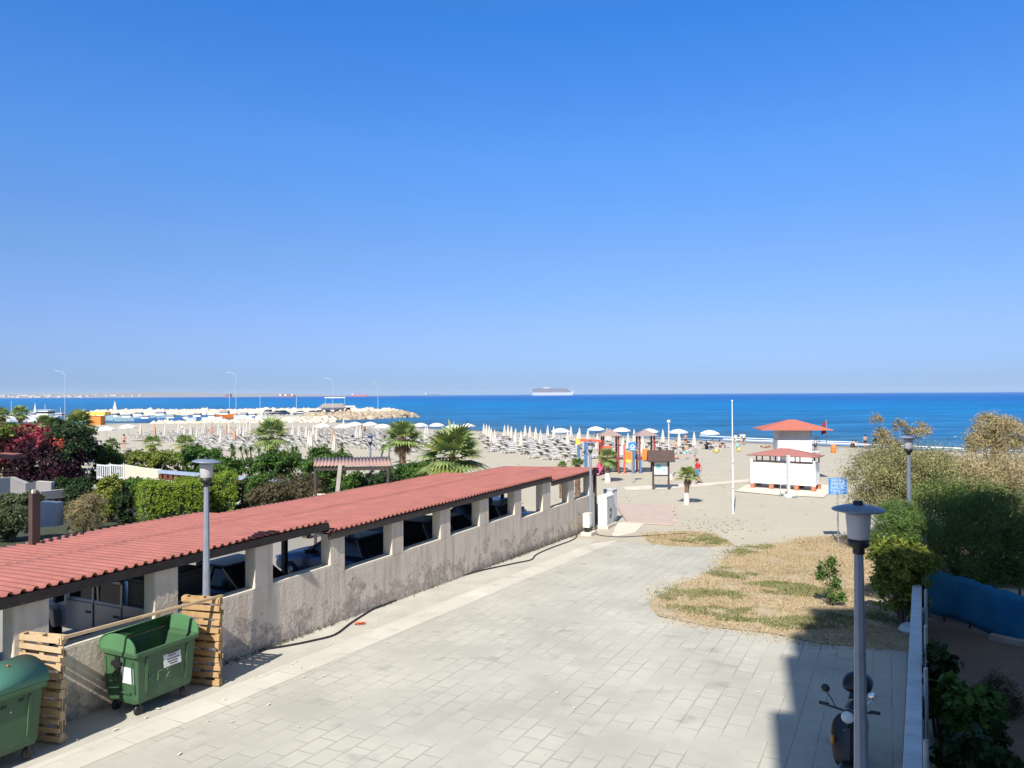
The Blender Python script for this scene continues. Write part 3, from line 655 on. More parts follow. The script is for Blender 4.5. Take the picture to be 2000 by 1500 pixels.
        k_ = MB(); k_.lathe([(0, 0), (.02, 0), (.02, .006), (0, .006)], 10, 0, Matrix.Translation((.25, -.15, 1.345)) @ Matrix.Rotation(rad(25), 4, 'X')); k_.build('paint_spot', mat('red_spot', (.45, .1, .07), .7, var=0), t)
    t.scale = (1.0, 1.15, 1.07)
    return t
container(9.36, -11.92, rad(0), True, 'green wheeled waste container with open lid, white notice and scratched letters, between two pallets', M_GREEN, M_GREEN2, True)
container(6.50, -11.86, rad(0), False, 'green wheeled waste container with closed domed lid, cut off at the left edge', M_GREEN, M_DGREEN, False)
# ================================================================ PALLETS
M_PAL = mat('pallet_wood', (.52, .38, .23), .85, col2=(.36, .25, .14), scale=2.2)
M_PALD = mat('pallet_wood_worn', (.44, .28, .13), .85, col2=(.26, .16, .07), scale=3.2)
def pallet(u_, v_, z_, rz, label, W_, H_, mt, seed, tilt=0):
    p = W(u_, v_); p.z = g(p.x, p.y)+.014+z_
    rnd = random.Random(seed); t = empty('wooden_pallet', p, UROT+rz, label, 'pallet', 'wooden pallets stood on edge as screens')
    t.rotation_euler = (tilt, 0, UROT+rz)
    # pallet stands upright: local y = width towards the wall, z up, x = thickness .14
    nb = 6
    for sx in (0, 1):
        n = nb if sx == 0 else 4
        for i in range(n):
            z = H_*(i+.5)/n if n == nb else .06+(H_-.12)*i/(n-1)
            m_ = MB(); hh = rnd.uniform(.075, .105); wd = W_*rnd.uniform(.97, 1.04)
            m_.box((sx*.12+rnd.uniform(-.004, .004), W_/2+rnd.uniform(-.02, .02), z), (.022, wd, hh), Matrix.Rotation(rnd.gauss(0, .022), 4, 'X')); m_.build('slat', mt, t, bevel=.003)
    for y in (.05, W_/2, W_-.05):
        m_ = MB()
        for k in range(3): m_.box((.06, y, .075+(H_-.15)*k/2), (.095, .10, .14))
        m_.box((.06, y, H_/2), (.02, .09, H_*.96)); m_.build('bearer', mt, t, bevel=.003)
    return t
for (uu, vv, rz, mt, lb) in ((7.52, -11.66, rad(13), M_PAL, ('lower pale pallet standing between the two green waste containers', 'upper pale pallet on edge between the two green containers, plank resting on it')),
                             (10.49, -11.47, rad(12), M_PALD, ('lower orange brown pallet standing right of the open green container', 'upper orange brown pallet on edge right of the open container, below the plank end'))):
    pallet(uu, vv, 0, rz, lb[0], .80, .84, mt, int(uu), 0)
    pallet(uu+.01, vv, .845, rz, lb[1], .82, .84, mt, int(uu)+5, 0)
a = At(122, 1246, 11.95); b_ = At(431, 1164, 14.65)
mid = a.lerp(b_, .45)
ty = MB(); ty.bar(a-mid, b_-mid, .045, .05); ty.bar(Vector((0, 0, 0)), (b_-mid)*1.02+Vector((0, 0, .0)), .07, .03); o = ty.build('wooden_plank', M_PAL, loc=mid); tag(o, 'long thin wooden plank laid across the tops of the two pallet screens', 'plank')
# ================================================================ STREET LAMPS (mushroom heads)
M_LAMPG = mat('lamp_grey_blue', (.22, .26, .33), .45, .2, var=.08, scale=6)
M_POLE = mat('pole_grey', (.24, .27, .32), .5, .2, var=.1, scale=6)
M_FROST = mat('frosted_glass', (.62, .62, .62), .35, var=.02, trans=.35)
def lamp(px, py, H, label, base=None, tilt=0, Y=None):
    a, c = ray(px, py)
    if Y is None:
        Y = 3.
        while CZ+c*Y > g(a*Y, Y)+H: Y += .02
    x, y = a*Y, Y; z = g(x, y); zt = CZ+c*Y; H = zt-z
    t = empty('street_lamp', (x, y, z), rad(10), label, 'street lamp', 'mushroom headed street lamps')
    m_ = MB(); m_.tube([(0, 0, -.1), (0, 0, .6), (0, 0, H-.55)], [.092, .085, .048], 8, smooth=False); m_.build('pole', M_POLE, t)
    m_ = MB(); m_.lathe([(.0, H-.56), (.062, H-.56), (.062, H-.52), (.055, H-.50), (.105, H-.48), (.112, H-.40), (0, H-.40)], 20); m_.build('collar', M_BLACK, t)
    m_ = MB(); m_.lathe([(.0, H-.399), (.104, H-.399), (.112, H-.38), (.130, H-.14), (.128, H-.115), (0, H-.115)], 28); m_.build('diffuser', M_FROST, t)
    h = MB(); R = Matrix.Translation((0, 0, H-.11)) @ Matrix.Rotation(tilt, 4, 'Y')
    h.lathe([(0, 0), (.14, 0), (.15, .012), (.262, .018), (.275, .03), (.262, .042), (.16, .072), (.06, .085), (0, .085)], 32, 0, R); hd = h.build('hood', M_LAMPG, t)
    h = MB(); h.lathe([(.055, .08), (.055, .105), (.045, .125), (0, .125)], 12, 0, R); h.build('cap', M_BLACK, hd)
    return t
lamp(1676, 981, 4.3, 'nearest street lamp with grey disc hood, standing before the black scooter')
p = onv(403, 894, -12.12); lamp(403, 894, 4.3, 'street lamp with pale disc hood standing behind the right hand pallets', Y=p.y, tilt=rad(4))
lamp(1153, 861, 4.6, 'street lamp beside the white cabinet at the far end of the wall', Y=34.4)
lamp(1774, 849, 4.3, 'street lamp rising out of the tamarisk bushes on the right', Y=21.5)
lamp(723, 847, 4.3, 'far street lamp between the palms in front of the beach loungers')
# ================================================================ SIGNS, POLES, BOARD
M_BLUE = mat('sign_blue', (.02, .22, .62), .5, var=.05)
M_WH2 = mat('sign_white', (.75, .77, .8), .6, var=0)
def pole_sign(px, pb, pt, xl, xr, yt, yb, label, lines):
    b0 = G(px, pb); Y = b0.y; k = Y/F
    t = empty('blue_sign', b0, 0, label, 'sign')
    H = CZ+ray(px, pt)[1]*Y-b0.z
    m_ = MB(); m_.tube([(0, 0, -.1), (0, 0, H)], .03, 8); m_.build('pole', M_STEEL, t)
    x0 = (xl-px)*k; x1 = (xr-px)*k; z1 = H-(yt-pt)*k; z0 = H-(yb-pt)*k
    m_ = fixed(); m_.box(((x0+x1)/2, -.045, (z0+z1)/2), (x1-x0, .03, z1-z0)); pn = m_.build('panel', M_BLUE, t, bevel=.005)
    m_ = MB()
    if lines == 'symbol':
        cx = (x0+x1)/2; cz = (z0+z1)/2; h = (z1-z0)*.35
        m_.bar((cx-h*.9, -.064, cz-h*.2), (cx, -.064, cz+h*.8), .004, .05); m_.bar((cx, -.064, cz+h*.8), (cx+h*.9, -.064, cz-h*.2), .004, .05)
        m_.bar((cx-h*.8, -.064, cz-h*.8), (cx+h*.8, -.064, cz-h*.8), .004, .05); m_.bar((cx-h*.4, -.064, cz-h*.3), (cx+h*.4, -.064, cz-h*.3), .004, .06)
    else:
        rnd = random.Random(3)
        for i in range(lines):
            z = z1-(z1-z0)*(i+.9)/(lines+.8); l0 = rnd.uniform(.06, .14); l1 = rnd.uniform(.72, .94); x = x0+(x1-x0)*l0
            while x < x0+(x1-x0)*l1:
                wd = rnd.uniform(.03, .1); m_.box((x+wd/2, -.064, z), (wd, .004, (z1-z0)*.028)); x += wd+.018
    m_.build('writing', M_WH2, pn)
pole_sign(1637, 1062, 932, 1619, 1654, 933, 965, 'square blue notice with lines of white text on a pole beside the tamarisk', 11)
pole_sign(1235, 944, 862, 1228, 1243, 864, 881, 'small blue sign with a white symbol in front of the playground', 'symbol')
b0 = G(1291, 956); Y = b0.y; k = Y/F
t = empty('information_board', b0, rad(-3), 'brown roofed information board with a pale map panel beside the playground', 'information board')
for s in (-1, 1): m_ = MB(); m_.box((s*.5, 0, .95), (.12, .12, 2.1)); m_.build('post', M_BRWOOD, t)
m_ = fixed(); m_.prism([(-.42, 1.86), (.0, 2.58), (.42, 1.86), (.36, 1.82), (0, 2.44), (-.36, 1.82)], 'x', -.88, .88); m_.build('roof', M_BRWOOD, t)
m_ = MB(); m_.box((0, 0, .93), (.9, .08, .1)); m_.build('rail', M_BRWOOD, t)
m_ = MB(); m_.box((0, 0, 1.42), (.86, .03, .88)); pn = m_.build('panel', mat('panel_pale', (.62, .72, .68), .6, var=.05), t)
m_ = MB(); m_.box((-.15, -.02, 1.5), (.3, .006, .3)); m_.box((.2, -.02, 1.25), (.2, .006, .12)); m_.build('map', mat('map_cyan', (.2, .5, .5), .6, var=.2, scale=8), pn)
b0 = G(1432, 1003); H = CZ+ray(1430, 785)[1]*b0.y-b0.z
t = empty('flagpole', b0, 0, 'tall thin white flagpole standing alone on the sand left of the changing hut', 'flagpole')
m_ = MB(); m_.tube([(0, 0, -.1), (0, 0, 2.4), (0, 0, H)], [.042, .038, .022], 10); m_.build('pole', M_WHITE, t); m_ = MB(); m_.lathe([(0, H), (.05, H+.02), (.045, H+.08), (0, H+.11)], 10); m_.build('finial', M_WHITE, t)
m_ = MB(); m_.lathe([(.06, 2.6), (.07, 2.62), (.07, 2.75), (.05, 2.78)], 10); m_.lathe([(.06, 1.3), (.065, 1.3), (.065, 1.35), (.05, 1.36)], 10); m_.build('clamp', M_LGREY, t)
# small pole lamp at the playground back and thin pole lamp on the left
for px, pb, pt, lb in ((1307, 936, 820, 'thin tall beach pole with a round white head behind the information board'), (356, 903, 832, 'slim pale pole standing between oleander bushes on the left')):
    b0 = G(px, pb); H = CZ+ray(px, pt)[1]*b0.y-b0.z; t = empty('beach_pole', b0, 0, lb, 'pole')
    m_ = MB(); m_.tube([(0, 0, -.1), (0, 0, H-.25)], [.07, .05], 10); m_.build('pole', M_LGREY, t); m_ = MB(); m_.lathe([(0, H-.25), (.1, H-.22), (.14, H-.12), (.1, H-.02), (0, H)], 12); m_.build('head', M_WHITE, t)
    m_ = MB(); m_.box((0, 0, .15), (.4, .4, .4)); m_.build('footing', M_CONCL, t)
# ================================================================ RIGHT PARAPET AND FENCE
pw = empty('parapet_wall', W(6, -.03, 0), UROT-.0336, 'low white parapet wall running away along the right edge of the plaza', 'wall')
M_PARA = mat('parapet_white', (.60, .62, .66), .8, col2=(.40, .44, .45), scale=3, bump=.2)
vs = []
for u_ in (0, 5, 9, 12.5, 15.7):
    zb = plaza(*W(6+u_, .3)[:2]); vs.append((u_, zb))
m_ = fixed()
for i in range(len(vs)-1):
    (a, za), (b_, zb) = vs[i], vs[i+1]
    k = []
    for (u_, z) in ((a, za), (b_, zb)):
        for y in (0, -.20): k += [(u_+(.004 if u_ == a else -.004), y, z-.6), (u_+(.004 if u_ == a else -.004), y, z+1.18)]
    m_.add(k, [(0, 1, 3, 2), (4, 6, 7, 5), (0, 4, 5, 1), (2, 3, 7, 6), (1, 5, 7, 3), (0, 2, 6, 4)])
m_.build('wall', M_PARA, pw, bevel=.01)
fn = empty('mesh_fence', W(10, .39, 1.9), 0, 'green wire fence with white topped steel posts just right of the parapet wall', 'fence')
M_WIRE = mat('fence_green', (.03, .10, .09), .5, var=.1)
M_POSTW = mat('post_whitish', (.40, .44, .46), .6, var=.2, scale=8)
pxs = [(1807, 1440), (1806, 1300), (1807, 1218), (1808, 1150), (1809, 1105), (1808, 1068), (1809, 1040)]
fps = []
for px, py in pxs:
    c = ray(px, py)
    # point on plane v=.66? solve depth from the post spacing instead
us = [10.1, 12.4, 14.8, 17.2, 19.6, 22.0, 24.4]
fo_ = fn.location
for Yp_, (px, py) in zip((8.6, 11.1, 13.4, 16.2, 18.7, 21.5, 24.3), pxs):
    x_ = ray(1808, py)[0]*Yp_; zb = g(x_, Yp_); zt = zb+1.6
    m_ = MB(); m_.tube([(x_-fo_.x, Yp_-fo_.y, zb-2.2), (x_-fo_.x, Yp_-fo_.y, zt-1.9)], .03, 8); m_.build('post', M_POSTW, fn); fps.append(((x_-fo_.x, Yp_-fo_.y), zb-1.9, zt-1.9))
m_ = MB()
for i in range(len(fps)-1):
    (a, b0_, t0), (b_, b1_, t1) = fps[i], fps[i+1]
    for k in range(9): m_.tube([(*a, b0_+(t0-b0_-.05)*k/8), (*b_, b1_+(t1-b1_-.05)*k/8)], .006, 4, cap=False)
    for k in range(1, 22):
        f_ = k/22; x = (a[0]+(b_[0]-a[0])*f_, a[1]+(b_[1]-a[1])*f_); m_.tube([(*x, b0_+(b1_-b0_)*f_), (*x, t0+(t1-t0)*f_-.05)], .004, 4, cap=False)
m_.build('wire_mesh', M_WIRE, fn)
# ================================================================ CARS
M_GLASSD = mat('car_glass', (.012, .016, .02), .12, var=0, spec=.35)
M_TYRE = mat('tyre', (.018, .018, .018), .85, var=0)
M_RIM = mat('rim', (.35, .36, .37), .35, .6, var=0)
M_HEADL = mat('headlight_glass', (.55, .58, .6), .15, var=0)
M_TAIL = mat('tail_light', (.35, .02, .015), .3, var=0)
def carmat(n, c): m_ = mat('car_paint_'+n, c, .28, .15, var=0, spec=.6); return m_
CAR = {'small': (3.95, 1.70, 1.50), 'saloon': (4.5, 1.78, 1.45), 'suv': (4.55, 1.86, 1.70)}
def wheel(par, x, y, r, sgn):
    w_ = MB(); R = Matrix.Translation((x, y, r)) @ Matrix.Rotation(rad(90), 4, 'X')
    w_.lathe([(r*.62, -.10), (r*.94, -.105), (r, -.08), (r, .08), (r*.94, .105), (r*.62, .10)], 22, 0, R); o = w_.build('wheel', M_TYRE, par)
    h = MB(); h.lathe([(0, -.07), (r*.62, -.07), (r*.62, .07), (0, .07)], 18, 0, R)
    for k in range(5):
        a = k*1.2566; h.bar((x+.02*math.cos(a), y-sgn*.0+sgn*.085, r+.02*math.sin(a)), (x+r*.58*math.cos(a), y+sgn*.085, r+r*.58*math.sin(a)), .045, .03)
    h.build('rim', M_RIM, o)
def car(kind, paint, loc, rz, label, group='cars parked under the carport', glass=M_GLASSD):
    L_, W_, H_ = CAR[kind]; t = empty('parked_car', loc, rz, label, 'car', group); h = L_/2; w_ = W_/2
    hood = .95 if kind != 'suv' else 1.08; belt = hood+.02
    # body: loft of cross sections along x
    st = [(-h, .82, .45, .80*hood), (-h+.12, .93, .30, belt*.98), (-h+.7, 1, .22, belt), (-.3, 1, .20, belt), (h-1.35, 1, .20, belt-.02), (h-1.0, .99, .20, hood-.03), (h-.35, .94, .22, hood*.86), (h-.08, .84, .28, hood*.72), (h, .74, .36, hood*.58)]
    vs = []; fs = []
    for x, k, zb, zt in st:
        q = [(.80, zb), (.97, zb+.08), (1.0, (zb+zt)/2), (.97, zt-.10), (.86, zt-.01), (.45, zt+.03), (-.45, zt+.03), (-.86, zt-.01), (-.97, zt-.10), (-1., (zb+zt)/2), (-.97, zb+.08), (-.80, zb)]
        vs += [(x, a*w_*k, z) for a, z in q]
    n = 12
    for i in range(len(st)-1):
        for k in range(n): fs.append((i*n+k, i*n+(k+1) % n, (i+1)*n+(k+1) % n, (i+1)*n+k))
    fs += [tuple(range(n)), tuple(range((len(st)-1)*n, len(st)*n))[::-1]]
    m_ = fixed(); m_.add(vs, fs, 0, None, True); body = m_.build('body', paint, t); sb = body.modifiers.new('s', 'SUBSURF'); sb.levels = sb.render_levels = 1
    # cabin
    xf = h-1.30; xr = -h+(.35 if kind != 'saloon' else .85); rf = xf-.85; rr = xr+(.35 if kind != 'saloon' else .7)
    def cab(s, zr, mt, nm, par, inset=0.):
        vs = [(xf, .86*w_, belt-.06), (xf, -.86*w_, belt-.06), (xr, -.86*w_, belt-.06), (xr, .86*w_, belt-.06), (rf, .70*w_, zr), (rf, -.70*w_, zr), (rr, -.70*w_, zr), (rr, .70*w_, zr)]
        m_ = fixed(); m_.add(vs, [(0, 1, 2, 3), (4, 7, 6, 5), (0, 4, 5, 1), (1, 5, 6, 2), (2, 6, 7, 3), (3, 7, 4, 0)]); return m_.build(nm, mt, par, bevel=.05)
    cab(1, H_-.05, glass, 'windows', t)
    m_ = fixed(); m_.box(((rf+rr)/2, 0, H_-.035), (rf-rr+.12, 1.42*w_, .06)); m_.build('roof', paint, t, bevel=.028)
    xm = (xf+xr)/2-.05
    for s in (-1, 1):
        for (a_, b_, w1, w2) in (((xf+.02, s*.865*w_, belt-.04), (rf, s*.715*w_, H_-.05), .05, .05), ((xr, s*.865*w_, belt-.04), (rr, s*.715*w_, H_-.05), .09, .05), ((xm, s*.868*w_, belt-.04), (xm-.05, s*.715*w_, H_-.05), .07, .03)):
            m_ = MB(); m_.bar(a_, b_, w1, w2); m_.build('pillar', paint, t)
    for s in (-1, 1):
        m_ = fixed(); m_.box((xf-.25, s*(w_+.07), belt+.05), (.12, .18, .12)); m_.build('mirror', paint, t, bevel=.03)
        m_ = fixed(); m_.box((h-.16, s*w_*.66, hood*.70), (.16, .3, .12)); m_.build('headlight', M_HEADL, t, bevel=.03)
        m_ = fixed(); m_.box((-h+.05, s*w_*.74, hood*.80), (.1, .22, .2)); m_.build('tail_light', M_TAIL, t, bevel=.02)
        for x in (h-.80, -h+.75): wheel(t, x, s*(w_-.09), .315 if kind != 'suv' else .35, s)
    m_ = MB(); m_.box((h-.03, 0, .36), (.06, W_*.55, .14)); m_.box((-h+.0, 0, .36), (.06, W_*.5, .1)); m_.build('grille', M_BLACK, t)
    return t
def cploc(u_, y): p = W(u_, -12.42-y); return Vector((p.x, p.y, plaza(p.x, p.y)+.012))
OUT = UROT+rad(90)
P_BK = carmat('black', (.012, .014, .02)); P_BL = carmat('navy', (.025, .06, .14)); P_WH = carmat('white', (.42, .41, .40)); P_GR = carmat('grey', (.12, .13, .14)); P_RD = carmat('red', (.35, .03, .02)); P_BB = carmat('blue', (.02, .09, .3))
car('saloon', P_BK, cploc(14.35, 3.1), OUT, 'black car parked under the carport right of the white off-roader')
car('small', P_BL, cploc(19.1, 3.3), OUT, 'navy blue hatchback with silver wheel seen through the third opening from the left')
car('suv', P_BK, cploc(21.9, 3.0), OUT, 'black tall car in deep shade just right of the navy hatchback')
car('saloon', P_BK, cploc(24.6, 3.0), OUT, 'black saloon in the opening left of the middle of the carport wall')
car('suv', P_GR, cploc(27.3, 3.1), OUT, 'dark grey car next to the blue car at the far openings')
car('small', P_BB, cploc(30.3, 3.0), OUT+math.pi, 'bright blue car with sloping windscreen under the far end of the carport')
car('small', P_GR, cploc(4.6, 3.0), OUT, 'dark grey car under the near end of the carport, mostly hidden')
# white off-roader
t = empty('off_roader', cploc(11.3, 2.9), OUT, 'white boxy off-road car with black soft top behind the open waste container', 'off-road car', 'cars parked under the carport')
m_ = fixed(); m_.box((-.35, 0, .88), (3.0, 1.55, .72)); m_.box((1.45, 0, .90), (1.05, 1.25, .52)); m_.prism([(-.62, 1.16), (-.6, 1.2), (.6, 1.2), (.62, 1.16)], 'x', .95, 1.95); m_.build('body', P_WH, t, bevel=.035)
for s in (-1, 1):
    m_ = fixed(); m_.prism([(.95, .55), (1.02, .92), (1.2, 1.0), (1.75, 1.0), (1.98, .84), (1.98, .70), (1.75, .92), (1.25, .92), (1.08, .55)], 'y', s*.62, s*.92); m_.build('fender', P_WH, t, bevel=.015)
    m_ = fixed(); m_.prism([(-1.95, .5), (-1.8, .95), (-1.1, 1.0), (-.9, .6), (-1.0, .58), (-1.2, .9), (-1.7, .86), (-1.85, .5)], 'y', s*.76, s*.93); m_.build('fender', P_WH, t)
    for x0, x1 in ((-.15, .78), (-1.05, -.2)):
        m_ = fixed(); m_.box(((x0+x1)/2, s*.785, .86), (x1-x0-.03, .03, .62)); d_ = m_.build('door', P_WH, t, bevel=.012)
        m_ = MB(); xx0, xx1 = x0+.04, x1-.06
        for a_, b_ in (((xx0, 1.17), (xx0, 1.68)), ((xx0, 1.68), (xx1-.12*(x1 > .5), 1.68)), ((xx1-.12*(x1 > .5), 1.68), (xx1, 1.17))): m_.bar((a_[0], s*.765, a_[1]), (b_[0], s*.745, b_[1]), .06, .045)
        m_.build('window_frame', P_WH, d_)
        m_ = MB(); m_.box(((xx0+xx1)/2, s*.75, 1.42), (xx1-xx0-.08, .012, .48)); m_.build('window', M_GLASSD, d_)
        m_ = MB(); m_.box((x0+.16, s*.81, .98), (.14, .03, .04)); m_.build('handle', M_BLACK, d_)
    m_ = fixed(); m_.box((.78, s*.95, 1.25), (.1, .2, .24)); m_.build('mirror', M_BLACK, t, bevel=.02)
    for x in (1.48, -1.45): wheel(t, x, s*.76, .40, s)
    m_ = MB(); m_.lathe([(0, -.04), (.1, -.04), (.1, .04), (0, .04)], 16, 0, Matrix.Translation((1.97, s*.42, .95)) @ Matrix.Rotation(rad(90), 4, 'Y')); m_.build('headlight', M_HEADL, t)
m_ = fixed(); m_.box((-.6, 0, 1.76), (2.35, 1.42, .10)); m_.box((-1.45, 0, 1.45), (.7, 1.40, .58)); m_.build('soft_top', M_BLACK, t, bevel=.03)
m_ = MB(); m_.bar((.86, 0, 1.2), (.62, 0, 1.7), .02, 1.35); m_.add([(.9, -.7, 1.2), (.9, .7, 1.2), (.66, .66, 1.72), (.66, -.66, 1.72)], [(0, 1, 2, 3)]); m_.build('windscreen', M_GLASSD, t)
m_ = fixed(); m_.box((2.08, 0, .55), (.18, 1.5, .18)); m_.build('bumper', M_BLACK, t, bevel=.03)
# ================================================================ SCOOTER
M_SCB = mat('scooter_black', (.008, .009, .012), .3, var=0, spec=.4)
M_CHR = mat('chrome', (.6, .62, .64), .15, .9, var=0)
M_AMB = mat('amber', (.7, .22, .03), .3, var=0)
p = G(1664, 1517)
t = empty('scooter', p, rad(-120), 'black scooter with top box standing in the shade behind the nearest lamp post', 'scooter'); t.scale = (1.05, 1.12, 1.02)
# local: +x = front
def sw(x, r=.215, wd=.10):
    m_ = MB(); R = Matrix.Translation((x, 0, r)) @ Matrix.Rotation(rad(90), 4, 'X'); m_.lathe([(r*.6, -wd/2), (r*.93, -wd/2), (r, -wd/4), (r, wd/4), (r*.93, wd/2), (r*.6, wd/2)], 24, 0, R); o = m_.build('wheel', M_TYRE, t)
    m_ = MB(); m_.lathe([(0, -.03), (r*.6, -.03), (r*.6, .03), (0, .03)], 16, 0, R); m_.build('rim', M_RIM, o)
sw(.62); sw(-.60)
def loft(st, mt, nm, par, sub=1):
    n = len(st[0][1]); vs = [(x, y, z) for x, ring in st for (y, z) in ring]; fs = []
    for i in range(len(st)-1):
        for k in range(n): fs.append((i*n+k, i*n+(k+1) % n, (i+1)*n+(k+1) % n, (i+1)*n+k))
    fs += [tuple(range(n)), tuple(range((len(st)-1)*n, len(st)*n))[::-1]]
    m_ = fixed(); m_.add(vs, fs, 0, None, True); o = m_.build(nm, mt, par); q = o.modifiers.new('s', 'SUBSURF'); q.levels = q.render_levels = sub; return o
def rg(w_, z0, z1): c = (z0+z1)/2; h = (z1-z0)/2; return [(w_*math.cos(a), c+h*math.sin(a)) for a in [i*math.pi/4 for i in range(8)]]
loft([(.80, rg(.05, .34, .40)), (.72, rg(.09, .30, .46)), (.60, rg(.095, .38, .49)), (.48, rg(.085, .30, .44)), (.42, rg(.05, .28, .36))], M_SCB, 'front_fender', t)
# leg shield: curved plate
m_ = fixed(); vs = []; N_ = 7
prof = [(.50, .32, .15), (.50, .45, .20), (.46, .62, .23), (.40, .80, .235), (.34, .93, .18), (.30, 1.0, .10)]
for x, z, hw in prof:
    for k in range(N_):
        y = -hw+2*hw*k/(N_-1); vs.append((x-.13*(abs(y)/.235)**2, y, z))
m_.add(vs, [(i*N_+k, i*N_+k+1, (i+1)*N_+k+1, (i+1)*N_+k) for i in range(len(prof)-1) for k in range(N_-1)], 0, None, True); sh = m_.build('leg_shield', M_SCB, t); q = sh.modifiers.new('t', 'SOLIDIFY'); q.thickness = .03; q = sh.modifiers.new('s', 'SUBSURF'); q.levels = q.render_levels = 1
m_ = MB(); m_.bar((.53, 0, .45), (.43, 0, .86), .06, .03); m_.build('horn_cover', M_SCB, sh)
m_ = MB(); m_.box((.445, -.02, .83), (.01, .045, .022)); m_.build('badge', M_CHR, sh)
for s in (-1, 1): m_ = fixed(); m_.box((.415, s*.185, .66), (.03, .04, .11)); m_.build('indicator', M_AMB, sh, bevel=.012)
loft([(.30, rg(.10, .27, .33)), (.1, rg(.14, .22, .32)), (-.08, rg(.15, .24, .36)), (-.2, rg(.15, .28, .66)), (-.45, rg(.20, .33, .72)), (-.75, rg(.16, .42, .70)), (-.90, rg(.06, .52, .64))], M_SCB, 'body', t)
loft([(-.12, rg(.11, .70, .78)), (-.3, rg(.15, .71, .82)), (-.6, rg(.15, .74, .85)), (-.82, rg(.08, .76, .82))], M_BLACK, 'seat', t)
loft([(.42, rg(.03, .96, 1.02)), (.40, rg(.08, .92, 1.07)), (.30, rg(.10, .92, 1.10)), (.20, rg(.06, .95, 1.06))], M_SCB, 'headset', t)
m_ = MB(); m_.lathe([(0, .02), (.05, .015), (.075, 0), (.08, -.03), (0, -.03)], 20, 0, Matrix.Translation((.43, 0, 1.0)) @ Matrix.Rotation(rad(82), 4, 'Y')); m_.build('headlight', M_HEADL, t)
m_ = MB(); m_.tube([(.22, -.34, 1.06), (.26, -.2, 1.05), (.29, 0, 1.03), (.26, .2, 1.05), (.22, .34, 1.06)], .016, 8); hb = m_.build('handlebar', M_BLACK, t)
for s in (-1, 1):
    m_ = MB(); m_.tube([(.23, s*.24, 1.06), (.215, s*.36, 1.06)], .023, 10); m_.build('grip', M_BLACK, hb)
    m_ = MB(); m_.tube([(.26, s*.16, 1.06), (.25, s*.22, 1.18), (.24, s*.27, 1.24)], .007, 6); m_.lathe([(0, -.012), (.045, -.01), (.055, 0), (.045, .012), (0, .014)], 16, 0, Matrix.Translation((.24, s*.28, 1.29)) @ Matrix.Rotation(rad(80), 4, 'Y')); m_.build('mirror', M_CHR if s > 0 else M_BLACK, hb)
m_ = MB(); m_.tube([(.62, 0, .22), (.45, 0, .5), (.32, 0, .95)], .03, 8); m_.build('fork', M_SCB, t)
loft([(-.66, rg(.17, .95, 1.05)), (-.70, rg(.21, .90, 1.16)), (-.85, rg(.23, .88, 1.24)), (-1.0, rg(.21, .88, 1.22)), (-1.08, rg(.14, .92, 1.1))], M_SCB, 'top_box', t)
m_ = MB(); m_.box((-.82, 0, .86), (.3, .2, .02)); m_.bar((-.7, 0, .84), (-.8, 0, .7), .05); m_.build('rack', M_BLACK, t)
m_ = MB(); m_.tube([(-.3, -.17, .26), (-.6, -.2, .27), (-.85, -.2, .34)], [.03, .05, .05], 10); m_.build('exhaust', M_STEEL, t)
# ================================================================ BLUE MESH FENCE AND STONE EDGE on the right
M_BMESH = mat('blue_netting', (.004, .15, .28), .8, col2=(.004, .10, .20), scale=2.5)
bf = empty('blue_netting_fence', At(1820, 1180, 21), 0, 'sagging blue netting fence below the shaded tamarisk bushes on the right', 'fence'); l0 = bf.location.copy()
top = [(1812, 1108, 19.9), (1850, 1119, 19.5), (1900, 1133, 18.9), (1950, 1150, 18.1), (2000, 1162, 17.6), (2060, 1175, 17.2)]; bot = [(1812, 1196, 19.9), (1850, 1205, 19.5), (1900, 1222, 18.9), (1950, 1246, 18.1), (2000, 1262, 17.6), (2060, 1275, 17.2)]
vs = []; nr = 6
for i in range(len(top)-1):
    for s in range(4):
        t_ = s/4; a = At(*top[i]).lerp(At(*top[i+1]), t_); b_ = At(*bot[i]).lerp(At(*bot[i+1]), t_); b_.z = min(b_.z, g(b_.x, b_.y)+.05) if False else b_.z
        for k in range(nr+1):
            q = a.lerp(b_, k/nr); q.y += .12*math.sin(i*3+s*.9+k*.5); q.z += .03*math.sin(i*4+s*1.7)*(1-k/nr); vs.append(q-l0)
n_ = len(vs)//(nr+1); m_ = MB(); m_.add(vs, [(i*(nr+1)+k, (i+1)*(nr+1)+k, (i+1)*(nr+1)+k+1, i*(nr+1)+k+1) for i in range(n_-1) for k in range(nr)], 0, None, True)
o = m_.build('netting', M_BMESH, bf); q = o.modifiers.new('t', 'SOLIDIFY'); q.thickness = .01
for (px, py, Y) in top[:5]: m_ = MB(); a = At(px, py-8, Y)-l0; m_.tube([a+Vector((0, .15, 0)), a+Vector((0, .15, -1.6))], .03, 6); m_.build('post', M_BRWOOD, bf)
M_STONE = mat('pale_stone', (.40, .34, .29), .9, col2=(.28, .24, .21), scale=3, bump=.4)
kb = MB(); pts = [(1812, 1204), (1850, 1208), (1885, 1213), (1925, 1218)]; P_ = [G(*q) for q in pts]
for i in range(3): kb.bar(P_[i]+Vector((0, 0, .1)), P_[i+1]+Vector((-.03, 0, .1)), .3, .3)
kb.box(P_[3]+Vector((.1, -.4, .12)), (.45, .5, .5), .3); tag(kb.build('stone_kerb', M_STONE, bevel=.03), 'short broken pink stone kerb under the blue netting fence', 'kerb')
kb = MB(); P_ = [G(*q) for q in ((1935, 1250), (2000, 1264), (2060, 1276))]
for i in range(2): kb.bar(P_[i]+Vector((0, 0, .05)), P_[i+1]+Vector((0, 0, .05)), .2, .2)
tag(kb.build('stone_kerb', M_STONE), 'thin pale kerb at the foot of the blue netting at the right edge', 'kerb')
